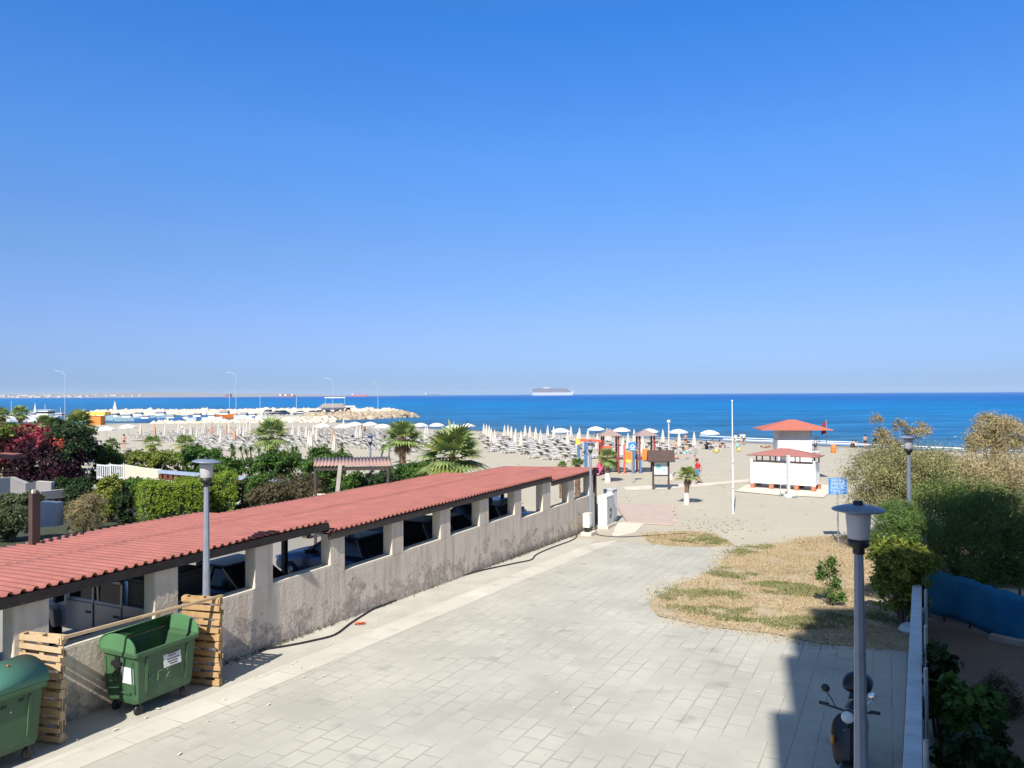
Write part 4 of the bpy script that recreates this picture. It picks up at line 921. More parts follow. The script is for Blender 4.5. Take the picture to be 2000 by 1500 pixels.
p = G(1776, 1238); m_ = MB(); m_.lathe([(0, 0), (.2, .02), (.26, .1), (.2, .2), (.08, .27), (0, .28)], 8, smooth=False); o = m_.build('stone', M_LGREY, loc=p, rz=.5); tag(o, 'pale rounded stone lying at the foot of the white parapet', 'stone')
M_SOIL = mat('soil', (.17, .115, .08), .95, col2=(.11, .075, .05), scale=1.5, bump=.6, bscale=8)
tag(sheet('soil_bed', [W(-2, .62)[:2], W(22.5, .62)[:2], W(25, 5)[:2], W(24, 14)[:2], W(-2, 14)[:2]], M_SOIL, .02), kind='structure')
# ================================================================ CHANGING CABIN AND LIFEGUARD TOWER
M_TERR = mat('terracotta_paint', (.42, .125, .085), .75, col2=(.36, .11, .075), scale=2)
M_TERR2 = mat('dull_terracotta', (.33, .13, .105), .8, col2=(.28, .115, .095), scale=2)
M_HUT = mat('hut_white', (.80, .78, .76), .6, var=.04, scale=1)
M_ORBR = mat('orange_brown_brick', (.42, .16, .08), .85, col2=(.33, .13, .07), scale=5)
cA = G(1469, 953); cB = G(1591, 960.5)
dx = (cB-cA); dx.z = 0; LW = dx.length; rz = math.atan2(dx.y, dx.x)
t = empty('changing_cabin', cA, rz, 'white changing cabin on brick feet with a shallow terracotta roof', 'cabin'); DP = 1.5
# panels
m_ = fixed(); m_.box((LW*.27, .03, 1.05), (LW*.52, .05, 1.4)); m_.build('front_panel', M_HUT, t)
m_ = fixed(); m_.box((LW*.77, .03, 1.05), (LW*.45, .05, 1.4)); m_.build('front_panel', M_HUT, t)
m_ = fixed(); m_.box((LW*.50, .12, 1.35), (LW*.1, .05, 2.0)); m_.build('middle_panel', M_HUT, t)
for x in (0.02, LW-.02):
    m_ = fixed(); m_.box((x, DP/2, 1.05), (.05, DP-.1, 1.4)); m_.build('side_panel', M_HUT, t)
m_ = fixed(); m_.box((LW/2, DP, 1.05), (LW, .05, 1.4)); m_.build('back_panel', M_HUT, t)
for x in (0, LW): m_ = fixed(); m_.box((x, -.01, 1.12), (.13, .14, 1.66)); m_.build('corner_post', M_HUT, t)
for x in (.05, LW*.32, LW*.72, LW-.05):
    for y in (0, DP): m_ = fixed(); m_.box((x, y, .15), (.26, .26, .34)); m_.build('brick_foot', M_ORBR, t)
m_ = MB(); m_.box((LW/2, .0, 1.80), (LW-.15, .07, .08)); m_.build('rail', M_DKWOOD, t)
for x in (.3, LW*.3, LW*.7, LW-.0):
    for y in (.05, DP-.05): m_ = MB(); m_.box((x, y, 2.0), (.07, .07, .5)); m_.build('roof_post', M_BRWOOD, t)
m_ = fixed(); e = .28
A1, A2, A3, A4 = (-e, -e, 2.2), (LW+e, -e, 2.2), (LW+e, DP+e, 2.2), (-e, DP+e, 2.2); R1, R2 = (LW*.42, DP/2, 2.66), (LW*.58, DP/2, 2.66)
m_.add([A1, A2, A3, A4, R1, R2], [(0, 1, 5, 4), (1, 2, 5), (2, 3, 4, 5), (3, 0, 4), (3, 2, 1, 0)]); m_.build('roof', M_TERR2, t)
m_ = MB(); m_.bar((-e, -e, 2.185), (LW+e, -e, 2.185), .05, .03); m_.bar((LW+e, -e, 2.185), (LW+e, DP+e, 2.185), .05, .03); m_.build('roof_edge', M_DKWOOD, t)
# tower
Y0 = 54.; k = Y0/F; bx = (1551-1000)*k; gz = g(bx, Y0)
t = empty('lifeguard_tower', (bx, Y0, gz), rad(-8), 'white lifeguard tower with a wide orange red hip roof behind the changing cabin', 'lifeguard tower')
ze = 7.5-(838-767)*k-gz; zp = 7.5-(820-767)*k-gz; wl = 63*k/2
m_ = fixed(); m_.box((0, .9, 1.45), (2*wl, 1.8, 2.9)); m_.build('lower_wall', M_HUT, t)
m_ = fixed(); m_.box((0, .9, (2.9+ze)/2), (2*wl-.10, 1.7, ze-2.9)); m_.build('shaded_upper_wall', M_LGREY, t)  # white wall coloured grey: the shade below the roof is painted in
m_ = fixed(); ex = 134*k/2; ey = 1.7
m_.add([(-ex, .9-ey, ze), (ex, .9-ey, ze), (ex, .9+ey, ze), (-ex, .9+ey, ze), (-.25, .9, zp), (.25, .9, zp), (-ex, .9-ey, ze-.05), (ex, .9-ey, ze-.05), (ex, .9+ey, ze-.05), (-ex, .9+ey, ze-.05)],
       [(0, 1, 5, 4), (1, 2, 5), (2, 3, 4, 5), (3, 0, 4), (0, 6, 7, 1), (1, 7, 8, 2), (2, 8, 9, 3), (3, 9, 6, 0), (6, 9, 8, 7)]); m_.build('roof', M_TERR, t)
m_ = MB(); m_.box((wl+.03, .75, 3.6), (.04, .9, .9)); m_.build('window', M_GLASSD, t)
m_ = fixed(); m_.box((wl+.32, .9, 2.1), (.6, 1.4, .08)); m_.build('balcony_floor', M_LGREY, t)
m_ = MB()
for y in (.25, .9, 1.55): m_.tube([(wl+.58, y, 2.1), (wl+.58, y, 3.1)], .025, 6)
for z in (2.6, 3.1): m_.tube([(wl+.58, .25, z), (wl+.58, 1.55, z)], .025, 6)
m_.tube([(wl+.58, .3, 0), (wl+.58, .3, 2.1)], .04, 6); m_.tube([(wl+.58, 1.5, 0), (wl+.58, 1.5, 2.1)], .04, 6); m_.build('railing', M_STEEL, t)
m_ = MB()
for i in range(9): m_.box((wl+.15+i*.06, 1.9+.0*i, .2+i*.22), (.25, .5, .04))
m_.build('stairs', M_LGREY, t)
fl = MB(); fl.tube([(0, 0, -.9), (0, 0, .8)], .025, 6); fl.add([(0.02, 0, .78), (-.25, .05, .6), (-.35, .08, -.3), (0.02, 0, -.1)], [(0, 1, 2, 3)], 1); fl.fixn = False
o = fl.build('warning_flag', [M_STEEL, mat('flag_dark_red', (.20, .02, .03), .8)], loc=(bx+wl+1.15, Y0+.1, gz+3.55)); tag(o, 'limp dark red flag hanging at the right side of the lifeguard tower', 'flag')
fl = MB()
# shower post
b0 = G(1540, 972); H = CZ+ray(1540, 889)[1]*b0.y-b0.z
t = empty('beach_shower', b0, rad(10), 'grey beach shower column with tubular frame in front of the changing cabin', 'shower')
m_ = fixed(); m_.box((0, 0, H/2), (.16, .16, H)); m_.build('column', M_LGREY, t, bevel=.01)
m_ = MB(); m_.tube([(-.1, 0, 1.55), (-.5, 0, 1.55), (-.52, 0, 0)], .025, 8); m_.tube([(-.5, 0, .8), (-.1, 0, .8)], .02, 8); m_.build('frame', M_STEEL, t)
m_ = MB(); m_.box((-.3, .0, 1.15), (.36, .02, .5)); m_.build('sign_plate', M_LABEL, t)
m_ = fixed(); m_.box((0, 0, .1), (.45, .4, .2)); m_.build('base', M_WHITE, t, bevel=.04)
m_ = MB(); m_.tube([(.08, 0, 1.1), (.2, -.05, 1.1)], .03, 6); m_.box((.3, -.2, .08), (.5, .08, .08), .4); m_.build('tap', M_STEEL, t)
# ================================================================ PLAYGROUND
M_PRED = mat('play_dark_red', (.25, .035, .03), .6, col2=(.19, .03, .025), scale=4); M_PORG = mat('play_orange', (.62, .20, .03), .5, var=.05); M_PRO = mat('play_red_orange', (.60, .10, .05), .5, var=.05)
M_PBL = mat('play_blue', (.07, .16, .30), .5, var=.05); M_PYE = mat('play_yellow', (.70, .5, .06), .5, var=.05); M_PINK = mat('play_pink', (.62, .10, .19), .4, var=.05); M_PROOF = mat('play_roof', (.32, .23, .2), .8, var=.1)
Yp = 60.; kp = Yp/F
base = G(1225, 928); gz = g(8, Yp)
t = empty('climbing_frame', (8.5, Yp, gz), 0, 'wooden climbing frame with two roofed towers, orange panels and a pink slide', 'climbing frame')
def X(px): return (px-1000)*kp-8.5
def Z(py): return 7.5-(py-769)*kp-gz
def tower(x0, x1, ytop, yeave, yb, mats_, d=1.3):
    for x in (X(x0), X(x1)):
        for y in (0, d): m_ = MB(); m_.box((x, y, Z(yeave)/2), (.13, .13, Z(yeave))); m_.build('post', M_PRED, t)
    m_ = fixed(); xa, xb = X(x0)-.32, X(x1)+.32; xc = (xa+xb)/2; za = Z(yeave)
    m_.add([(xa, -.4, za), (xb, -.4, za), (xb, d+.4, za), (xa, d+.4, za), (xc, d/2, Z(ytop))], [(0, 1, 4), (1, 2, 4), (2, 3, 4), (3, 0, 4), (3, 2, 1, 0)]); m_.build('roof', M_PROOF, t)
    m_ = fixed(); m_.box(((xa+xb)/2, d/2, Z(897)), (xb-xa-.5, d, .09)); m_.build('platform', M_PRED, t)
tower(1178, 1207, 838, 851, 925, None); tower(1248, 1277, 839, 851, 925, None)
def panel(x0, x1, y0, y1, mt, dy=-.09, nm='panel'):
    m_ = fixed(); m_.box(((X(x0)+X(x1))/2, dy, (Z(y0)+Z(y1))/2), (X(x1)-X(x0), .05, Z(y0)-Z(y1))); return m_.build(nm, mt, t, bevel=.02)
panel(1173, 1194, 870, 889, M_PRO); panel(1219, 1233, 881, 897, M_PORG); panel(1221, 1232, 897, 903, M_PYE); panel(1253, 1267, 877, 899, M_PORG); panel(1208, 1217, 872, 889, mat('play_pale', (.5, .5, .55), .6), 0)
panel(1238, 1242, 866, 895, M_PBL, .2)
for px, yt, mt in ((1218, 868, M_PRO), (1234, 868, M_PRED), (1237, 882, M_PBL), (1250, 897, M_PBL)):
    m_ = MB(); m_.box((X(px), -.05, Z(yt)/2), (.13, .13, Z(yt))); m_.build('post', mt, t)
m_ = MB()
for i in range(7): m_.box((X(1208)+(X(1246)-X(1208))*(i+.5)/7, .6, Z(897)), (.2, .9, .05))
m_.build('bridge', M_PRED, t)
m_ = MB()
for s in (.15, 1.05): m_.tube([(X(1208), s, Z(880)), (X(1227), s, Z(883)), (X(1247), s, Z(880))], .03, 6)
m_.build('bridge_rail', M_PYE, t)
# slide
m_ = MB(); n = 10; sl_ = []
for i in range(n+1):
    q = i/n; x = X(1180)+(X(1157)-X(1180))*q; y = -.2-1.7*q; z = Z(897)*(1-q)**1.1+.12
    sl_.append((x, y, z))
vs = []
for x, y, z in sl_: vs += [(x-.28, y-.1, z+.16), (x-.25, y-.1, z), (x+.25, y+.1, z), (x+.28, y+.1, z+.16)]
m_.add(vs, [(i*4+k, (i+1)*4+k, (i+1)*4+k+1, i*4+k+1) for i in range(n) for k in range(3)], 0, None, True); o = m_.build('slide', M_PINK, t); q = o.modifiers.new('t', 'SOLIDIFY'); q.thickness = .03
# monkey bars
t = empty('monkey_bars', (X(1135)+8.5, Yp-1, gz), 0, 'climbing bars with blue posts and yellow ends left of the climbing frame', 'climbing bars')
def X2(px): return (px-1000)*kp-8.5-X(1135)
for x in (1128, 1142, 1170):
    for y in (0, 1.1): m_ = MB(); m_.tube([(X2(x), y, -.1), (X2(x), y, Z(861))], .07, 8); m_.build('post', M_PBL if x < 1160 else M_PRED, t)
for y in (0, 1.1): m_ = MB(); m_.bar((X2(1126), y, Z(858)), (X2(1172), y, Z(860)), .1, .14); m_.build('beam', M_PRO, t)
m_ = MB(); m_.box((X2(1127), .0, Z(861)), (.24, .2, .4)); m_.box((X2(1127), 1.1, Z(861)), (.24, .2, .4)); m_.build('end_cap', M_PYE, t)
m_ = MB()
for i in range(8): m_.tube([(X2(1130)+i*.24, 0, Z(859)), (X2(1130)+i*.24, 1.1, Z(859))], .02, 5)
m_.build('rung', M_STEEL, t)
# ================================================================ VEGETATION
def leafmat(n, c1, c2, sc=.8): return mat('leaf_'+n, c1, .6, col2=c2, island=True, scale=sc, trans=.28, spec=.25)
LM = {'green': leafmat('green', (.10, .19, .028), (.03, .075, .014)), 'dark': leafmat('dark', (.035, .07, .018), (.012, .03, .01)),
      'lime': leafmat('lime', (.24, .33, .03), (.11, .18, .018)), 'yellow': leafmat('yellow', (.26, .28, .04), (.08, .13, .022)),
      'heather': leafmat('heather', (.36, .27, .16), (.18, .18, .06)), 'brown': leafmat('brown', (.13, .10, .055), (.05, .06, .022)),
      'tam': leafmat('tam', (.44, .39, .19), (.12, .15, .05), 2.0), 'tamtan': leafmat('tamtan', (.56, .44, .27), (.20, .19, .07), 2.2),
      'feather': leafmat('feather', (.17, .25, .06), (.05, .11, .03), 1.6), 'olive': leafmat('olive', (.12, .14, .06), (.05, .07, .03)),
      'bougd': leafmat('bougd', (.05, .008, .022), (.018, .010, .012)), 'pink': leafmat('pink', (.42, .06, .085), (.20, .03, .05)), 'redor': leafmat('redor', (.60, .10, .06), (.4, .05, .05)),
      'palm': leafmat('palm', (.31, .38, .13), (.13, .20, .06)), 'palmy': leafmat('palmy', (.30, .30, .06), (.12, .16, .04)), 'dead': leafmat('dead', (.28, .19, .10), (.15, .09, .05))}
M_BARK = mat('bark', (.14, .10, .075), .95, col2=(.08, .06, .045), scale=6, bump=.6, bscale=20)
M_DRYB = mat('dry_branch', (.25, .20, .16), .95)
def leaves(blobs, n, size, asp=.5, clump=.14, ncl=None, seed=0, up=.35, shell=.55, hang=0., box=False):
    R = np.random.RandomState(seed); vols = np.array([b[3]*b[4]+b[4]*b[5]+b[3]*b[5] for b in blobs]); pr = vols/vols.sum()
    ncl = ncl or max(12, n//45); bi = R.choice(len(blobs), ncl, p=pr); B = np.array(blobs)[bi]
    d = R.normal(size=(ncl, 3)); d /= np.linalg.norm(d, axis=1)[:, None]
    if box: d = d/np.abs(d).max(axis=1)[:, None]*.93
    rr = (shell+(1.08-shell)*R.rand(ncl)**.6)[:, None]; low = R.rand(ncl) < .6; d[:, 2] = np.where(low & (d[:, 2] < -.2), -d[:, 2], d[:, 2])
    cc = B[:, :3]+d*rr*B[:, 3:6]
    ci = R.randint(0, ncl, n); sp = clump*np.mean(B[:, 3:6])
    P = cc[ci]+R.normal(size=(n, 3))*sp*(.5+R.rand(ncl)[ci][:, None])
    nrm = R.normal(size=(n, 3))*.8+d[ci]*.9; nrm[:, 2] += up; nrm /= np.linalg.norm(nrm, axis=1)[:, None]
    t = R.normal(size=(n, 3)); t[:, 2] -= hang*2; t -= nrm*(t*nrm).sum(1)[:, None]; t /= np.linalg.norm(t, axis=1)[:, None]; b = np.cross(nrm, t)
    s = size*(.6+.8*R.rand(n))[:, None]
    vs = np.stack([P-t*s, P-b*s*asp+nrm*s*.15, P+t*s, P+b*s*asp+nrm*s*.15], 1).reshape(-1, 3)
    return vs
def twigs(m_, base, blobs, n, r, seed):
    rnd = random.Random(seed)
    for i in range(n):
        b = rnd.choice(blobs); e = Vector((b[0]+rnd.uniform(-.6, .6)*b[3], b[1]+rnd.uniform(-.6, .6)*b[4], b[2]+rnd.uniform(-.3, .8)*b[5])); s = Vector(base)+Vector((rnd.uniform(-.1, .1), rnd.uniform(-.1, .1), 0))
        mid = s.lerp(e, .5)+Vector((rnd.uniform(-.15, .15), rnd.uniform(-.15, .15), .1)); m_.tube([s, mid, e], [r, r*.6, r*.25], 5, cap=False)
def bush(name, loc, blobs, n, size, mt, label, cat, group=None, asp=.5, extra=None, seed=0, clump=.14, hang=0, shell=.55, stems=8, sr=.03, box=False, up=.35):
    t = empty(name, loc, 0, label, cat, group)
    vs = leaves(blobs, n, size, asp, clump, max(14, n//(110 if 'tam' in name else 60)), seed, hang=hang, shell=shell, box=box, up=up)
    fs = np.arange(len(vs)).reshape(-1, 4); raw('foliage', vs, fs, LM[mt], t)
    if extra:
        for (nm, mt2, bl2, n2, s2) in extra:
            v2 = leaves(bl2, n2, s2, .7, .18, None, seed+5); raw(nm, v2, np.arange(len(v2)).reshape(-1, 4), LM[mt2], t)
    m_ = MB(); twigs(m_, (0, 0, -.05), blobs, stems, sr, seed); m_.build('stems', M_BARK, t)
    return t
def pxbush(name, cx, cy, hw, hh, Y, mt, n, label, cat='bush', group=None, size=.05, depth=1., seed=0, ground=True, lumps=5, **kw):
    """surveyed from its outline: centre, half width and half height seen, and its distance"""
    k = Y/F; c = At(cx, cy, Y); gz = g(c.x, c.y); W_ = hw*k; H_ = hh*k; D_ = W_*depth
    zc = c.z-gz; rnd = random.Random(seed+11); bl = [(0, 0, zc*.9, W_*.75, D_*.75, H_*.85)]
    for i in range(lumps):
        a = rnd.uniform(0, 6.28); f = rnd.uniform(.4, .62); r = rnd.uniform(.36, .5)
        bl.append((math.cos(a)*W_*f, math.sin(a)*D_*f, zc+rnd.uniform(-.45, .42)*H_, W_*r, D_*r, H_*r*1.05))
    if ground and zc-H_ > .1: bl.append((0, 0, (zc-H_)*.5+.1, W_*.7, D_*.7, (zc-H_)*.5+.15))
    return bush(name, (c.x, c.y, gz), bl, n, size, mt, label, cat, group, seed=seed, **kw)
# --- garden beyond the lane
GB = 'garden shrubs beyond the parking lane'
def hedge(px, pb, px2, Y, Y2, H, mt, n, label, seed, size=.045, th=1.1):
    a = At(px, pb, Y); b_ = At(px2, pb, Y2); c = (a+b_)/2; c.z = g(c.x, c.y); L_ = (b_-a).length/2
    t = empty('hedge', c, math.atan2((b_-a).y, (b_-a).x), label, 'hedge', GB)
    k = 5; bl = [(-L_+L_*(2*i+1)/k, 0, H*.5, L_/k*1.25, th, H*(.5+.04*math.sin(i*2+seed))) for i in range(k)]
    v = leaves(bl, n, size, .4, .07, n//14, seed, shell=.9, box=True, up=.9); raw('foliage', v, np.arange(len(v)).reshape(-1, 4), LM[mt], t)
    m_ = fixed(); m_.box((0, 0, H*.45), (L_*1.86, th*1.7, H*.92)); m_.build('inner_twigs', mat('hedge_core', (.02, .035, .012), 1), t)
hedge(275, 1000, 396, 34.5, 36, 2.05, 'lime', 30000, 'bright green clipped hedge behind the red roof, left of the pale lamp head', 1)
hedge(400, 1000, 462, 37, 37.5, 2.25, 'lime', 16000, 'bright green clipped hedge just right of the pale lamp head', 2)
pxbush('shrub', 22, 1022, 44, 38, 30.5, 'olive', 11000, 'grey green rounded shrub left of the tall brown post', group=GB, seed=1, size=.06)
pxbush('shrub', 165, 996, 46, 36, 33, 'heather', 11000, 'rounded pinkish brown twiggy shrub in the garden beyond the lane', group=GB, seed=2, size=.045, asp=.25)
pxbush('shrub', 207, 962, 30, 38, 36, 'yellow', 7000, 'yellow green leafy shrub behind the pinkish brown one', group=GB, seed=3, size=.07)
pxbush('shrub', 160, 952, 45, 26, 40, 'dark', 6000, 'dark green shrub in the shade below the bougainvillea', group=GB, seed=31, size=.08)
pxbush('shrub', 570, 950, 62, 30, 36, 'brown', 9000, 'sparse brown green shrub left of the leaning post', group=GB, seed=4, size=.06, clump=.2)
pxbush('shrub', 520, 962, 42, 22, 35, 'brown', 5000, 'sparse brown green shrub behind the middle of the red roof', group=GB, seed=41, size=.06, clump=.2)
pxbush('shrub', 640, 930, 30, 42, 37, 'green', 6000, 'leafy green climber beside the brown shelter', group=GB, seed=5, size=.08)
pxbush('shrub', 645, 893, 42, 20, 50, 'green', 7000, 'green shrub with two pointed tops behind the brown shelter', group=GB, seed=6, size=.09)
pxbush('oleander', 398, 893, 42, 27, 50, 'green', 9000, 'large dark green oleander behind the pale lamp head', group=GB, seed=7, size=.10)
pxbush('oleander', 545, 904, 52, 32, 50, 'green', 11000, 'large green oleander under the tall palm beyond the garden wall', group=GB, seed=8, size=.10)
pxbush('shrub', 300, 900, 50, 18, 52, 'yellow', 9000, 'wide yellow green shrub above the cream garden wall', group=GB, seed=9, size=.09)
pxbush('shrub', 248, 893, 30, 14, 54, 'olive', 4000, 'low grey green shrub left of the wide yellow green one', group=GB, seed=10, size=.09)
pxbush('shrub', 355, 893, 16, 14, 54, 'lime', 2500, 'small lime green shrub beside the slim pale pole', group=GB, seed=101, size=.09)
pxbush('shrub', 205, 895, 38, 30, 47, 'green', 8000, 'green shrub right of the bougainvillea', group=GB, seed=11, size=.09)
pxbush('shrub', 740, 935, 50, 18, 36, 'dark', 5000, 'dark green shrub in the shade under the brown shelter', group=GB, seed=12, size=.08)
pxbush('shrub', 800, 925, 40, 26, 44, 'green', 6000, 'green shrub at the foot of the tall shaggy palm', group=GB, seed=13, size=.10)
pxbush('shrub', 690, 940, 30, 20, 35, 'green', 4000, 'green shrub right of the leaning grey post', group=GB, seed=14, size=.08)
for i, (x, y, h, yy, lb) in enumerate(((112, 825, 20, 70, 'dark shrub among the far left palms'), (50, 838, 20, 66, 'grey green shrub behind the bougainvillea'), (15, 845, 26, 60, 'green shrub at the left edge behind the bougainvillea'), (600, 912, 14, 48, 'small green bush between the oleander and the shelter'), (465, 918, 40, 46, 'low green plants at the foot of the yuccas'))):
    pxbush('shrub', x, y, h*1.2, h*.7, yy, ('dark', 'olive', 'green', 'green', 'green')[i], 4000, lb, group=GB, seed=50+i, size=.11)
for i, (x, y, hw, hh, yy, mt, lb) in enumerate(((245, 985, 26, 30, 36, 'dark', 'dark shrub in the gap between the pinkish brown shrub and the clipped hedge'), (110, 950, 36, 22, 41, 'dark', 'dark shrub before the uneven garden wall at the left'), (40, 975, 40, 16, 36, 'olive', 'low grey green plants behind the left rounded shrub'), (500, 940, 30, 22, 37, 'green', 'green shrub right of the bright clipped hedges'), (255, 945, 30, 14, 40, 'green', 'low green shrub in front of the cream garden wall'), (600, 965, 30, 18, 32, 'brown', 'thin brown shrub close behind the red roof left of the leaning post'), (430, 912, 26, 20, 46, 'green', 'green plants behind the coped wall below the yuccas'), (475, 950, 22, 16, 38, 'olive', 'sparse grey plants at the end of the clipped hedges'))):
    pxbush('shrub', x, y, hw, hh, yy, mt, 5000, lb, group=GB, seed=150+i, size=.07)
# bougainvillea
c = At(85, 895, 44); gz = g(c.x, c.y)
k = 44/F
def R_(px, py, hw, hh, d=1.5): return ((px-85)*k, 0, 7.5-(py-775)*k-gz, hw*k, d, hh*k)
t = bush('bougainvillea', (c.x, c.y, gz), [R_(85, 900, 62, 45), R_(140, 900, 40, 45), R_(40, 895, 45, 42), R_(100, 935, 70, 25)], 16000, .09, 'bougd', 'large dark purple bougainvillea with pink and red flower sprays at the left edge', 'bougainvillea', seed=21,
     extra=[('flowers', 'pink', [R_(52, 835, 14, 8, .6), R_(40, 862, 26, 10, .8), R_(85, 848, 26, 9, .8), R_(42, 880, 16, 10), R_(112, 858, 16, 8), R_(30, 895, 12, 8)], 4200, .075), ('red_flowers', 'redor', [R_(5, 862, 16, 10), R_(8, 878, 14, 8), R_(135, 866, 16, 7)], 1500, .075),
            ('green_leaves', 'yellow', [R_(15, 842, 22, 10), R_(12, 890, 22, 12), R_(5, 908, 14, 10)], 3000, .08), ('dark_leaves', 'dark', [R_(160, 880, 26, 22), R_(140, 845, 30, 10)], 3500, .08)])
# --- garden walls
M_GWALL = mat('garden_wall', (.55, .50, .44), .9, col2=(.46, .42, .38), scale=1); M_CRW = mat('cream_wall', (.78, .72, .55), .85, var=.05)
M_COPE = mat('blue_grey_coping', (.30, .36, .46), .7); M_RBR = mat('red_brown_block', (.16, .045, .03), .9)
def wallpx(name, pts, Y0, Y1, mt, th, label, cat='wall', grp=None):      # pts: (px, top, bottom)
    n = len(pts); b = fixed(); P = []
    for i, (px, a, c_) in enumerate(pts):
        Y = Y0+(Y1-Y0)*i/(n-1); P.append((At(px, a, Y), At(px, c_, Y)))
    o0 = P[0][1].copy()
    for i in range(n-1):
        q = []
        for (t_, b_) in (P[i], P[i+1]):
            for v in (b_, t_, t_+Vector((0, th, 0)), b_+Vector((0, th, 0))): q.append(v-o0)
        b.add(q, [(0, 1, 5, 4), (1, 2, 6, 5), (2, 3, 7, 6), (3, 0, 4, 7), (0, 3, 2, 1), (4, 5, 6, 7)])
    o = b.build(name, mt, loc=o0); return tag(o, label, cat, grp)
wallpx('garden_wall', [(240, 908, 938), (275, 914, 938), (313, 918, 939)], 44, 45, M_CRW, .3, 'bright cream garden wall under the wide yellow green shrub')
wallpx('garden_wall', [(0, 934, 962), (20, 932, 962), (50, 944, 966), (70, 940, 966), (100, 942, 962)], 37, 39, M_GWALL, .3, 'pale grey garden wall with an uneven top in the shade at the left edge')
wallpx('garden_wall', [(80, 960, 976), (130, 955, 972), (240, 940, 957), (330, 943, 962)], 38, 42, M_GWALL, .3, 'low shaded garden wall running behind the two left shrubs')
wallpx('garden_wall', [(-10, 886, 896), (26, 888, 896)], 40, 41, M_TERR2, .8, 'piece of red tiled roof at the left edge under the bougainvillea', 'roof')
wallpx('stone_block', [(78, 980, 1030), (113, 982, 1028)], 31, 32, M_COPE, .4, 'pale blue grey block beside the tall brown post', 'block')
wallpx('garden_wall', [(612, 966, 985), (640, 966, 985), (655, 984, 992)], 31, 31.5, M_CRW, .3, 'cream sloping wall end at the foot of the leaning post')
gt = empty('garden_gate', At(215, 935, 43), 0, 'white garden gate with curved bars left of the cream wall', 'gate'); l0 = gt.location.copy()
for j, (xa, xb) in enumerate(((190, 215), (216, 242))):
    m_ = MB()
    for i in range(8): px = xa+(xb-xa)*i/7; m_.tube([At(px, 936, 43)-l0, At(px, 906+3*math.sin(i*.5), 43)-l0], .03, 5)
    m_.bar(At(xa, 908, 43)-l0, At(xb, 910, 43)-l0, .06); m_.bar(At(xa, 932, 43)-l0, At(xb, 933, 43)-l0, .06); m_.build('gate_leaf', M_WHITE, gt)
# long wall with blue grey coping and red brown blocks
t = empty('coped_wall', At(450, 950, 41), 0, 'long low wall with a blue grey coping over red brown blocks and yellow gaps', 'wall'); l0 = t.location.copy()
A0, A1 = At(313, 921, 43), At(562, 941, 38.5)
m_ = MB(); m_.bar(A0-l0, A1-l0, .35, .16); m_.build('coping', M_COPE, t)
nb = 22
for i in range(nb):
    f0_, f1_ = i/nb, (i+.62)/nb; m_ = MB(); m_.bar(A0.lerp(A1, f0_)-l0+Vector((0, 0, -.27)), A0.lerp(A1, f1_)-l0+Vector((0, 0, -.27)), .25, .30); m_.build('block', M_RBR, t)
m_ = MB(); m_.bar(A0-l0+Vector((0, 0, -.92)), A1-l0+Vector((0, 0, -.92)), .3, .98); m_.build('wall', M_GWALL, t)
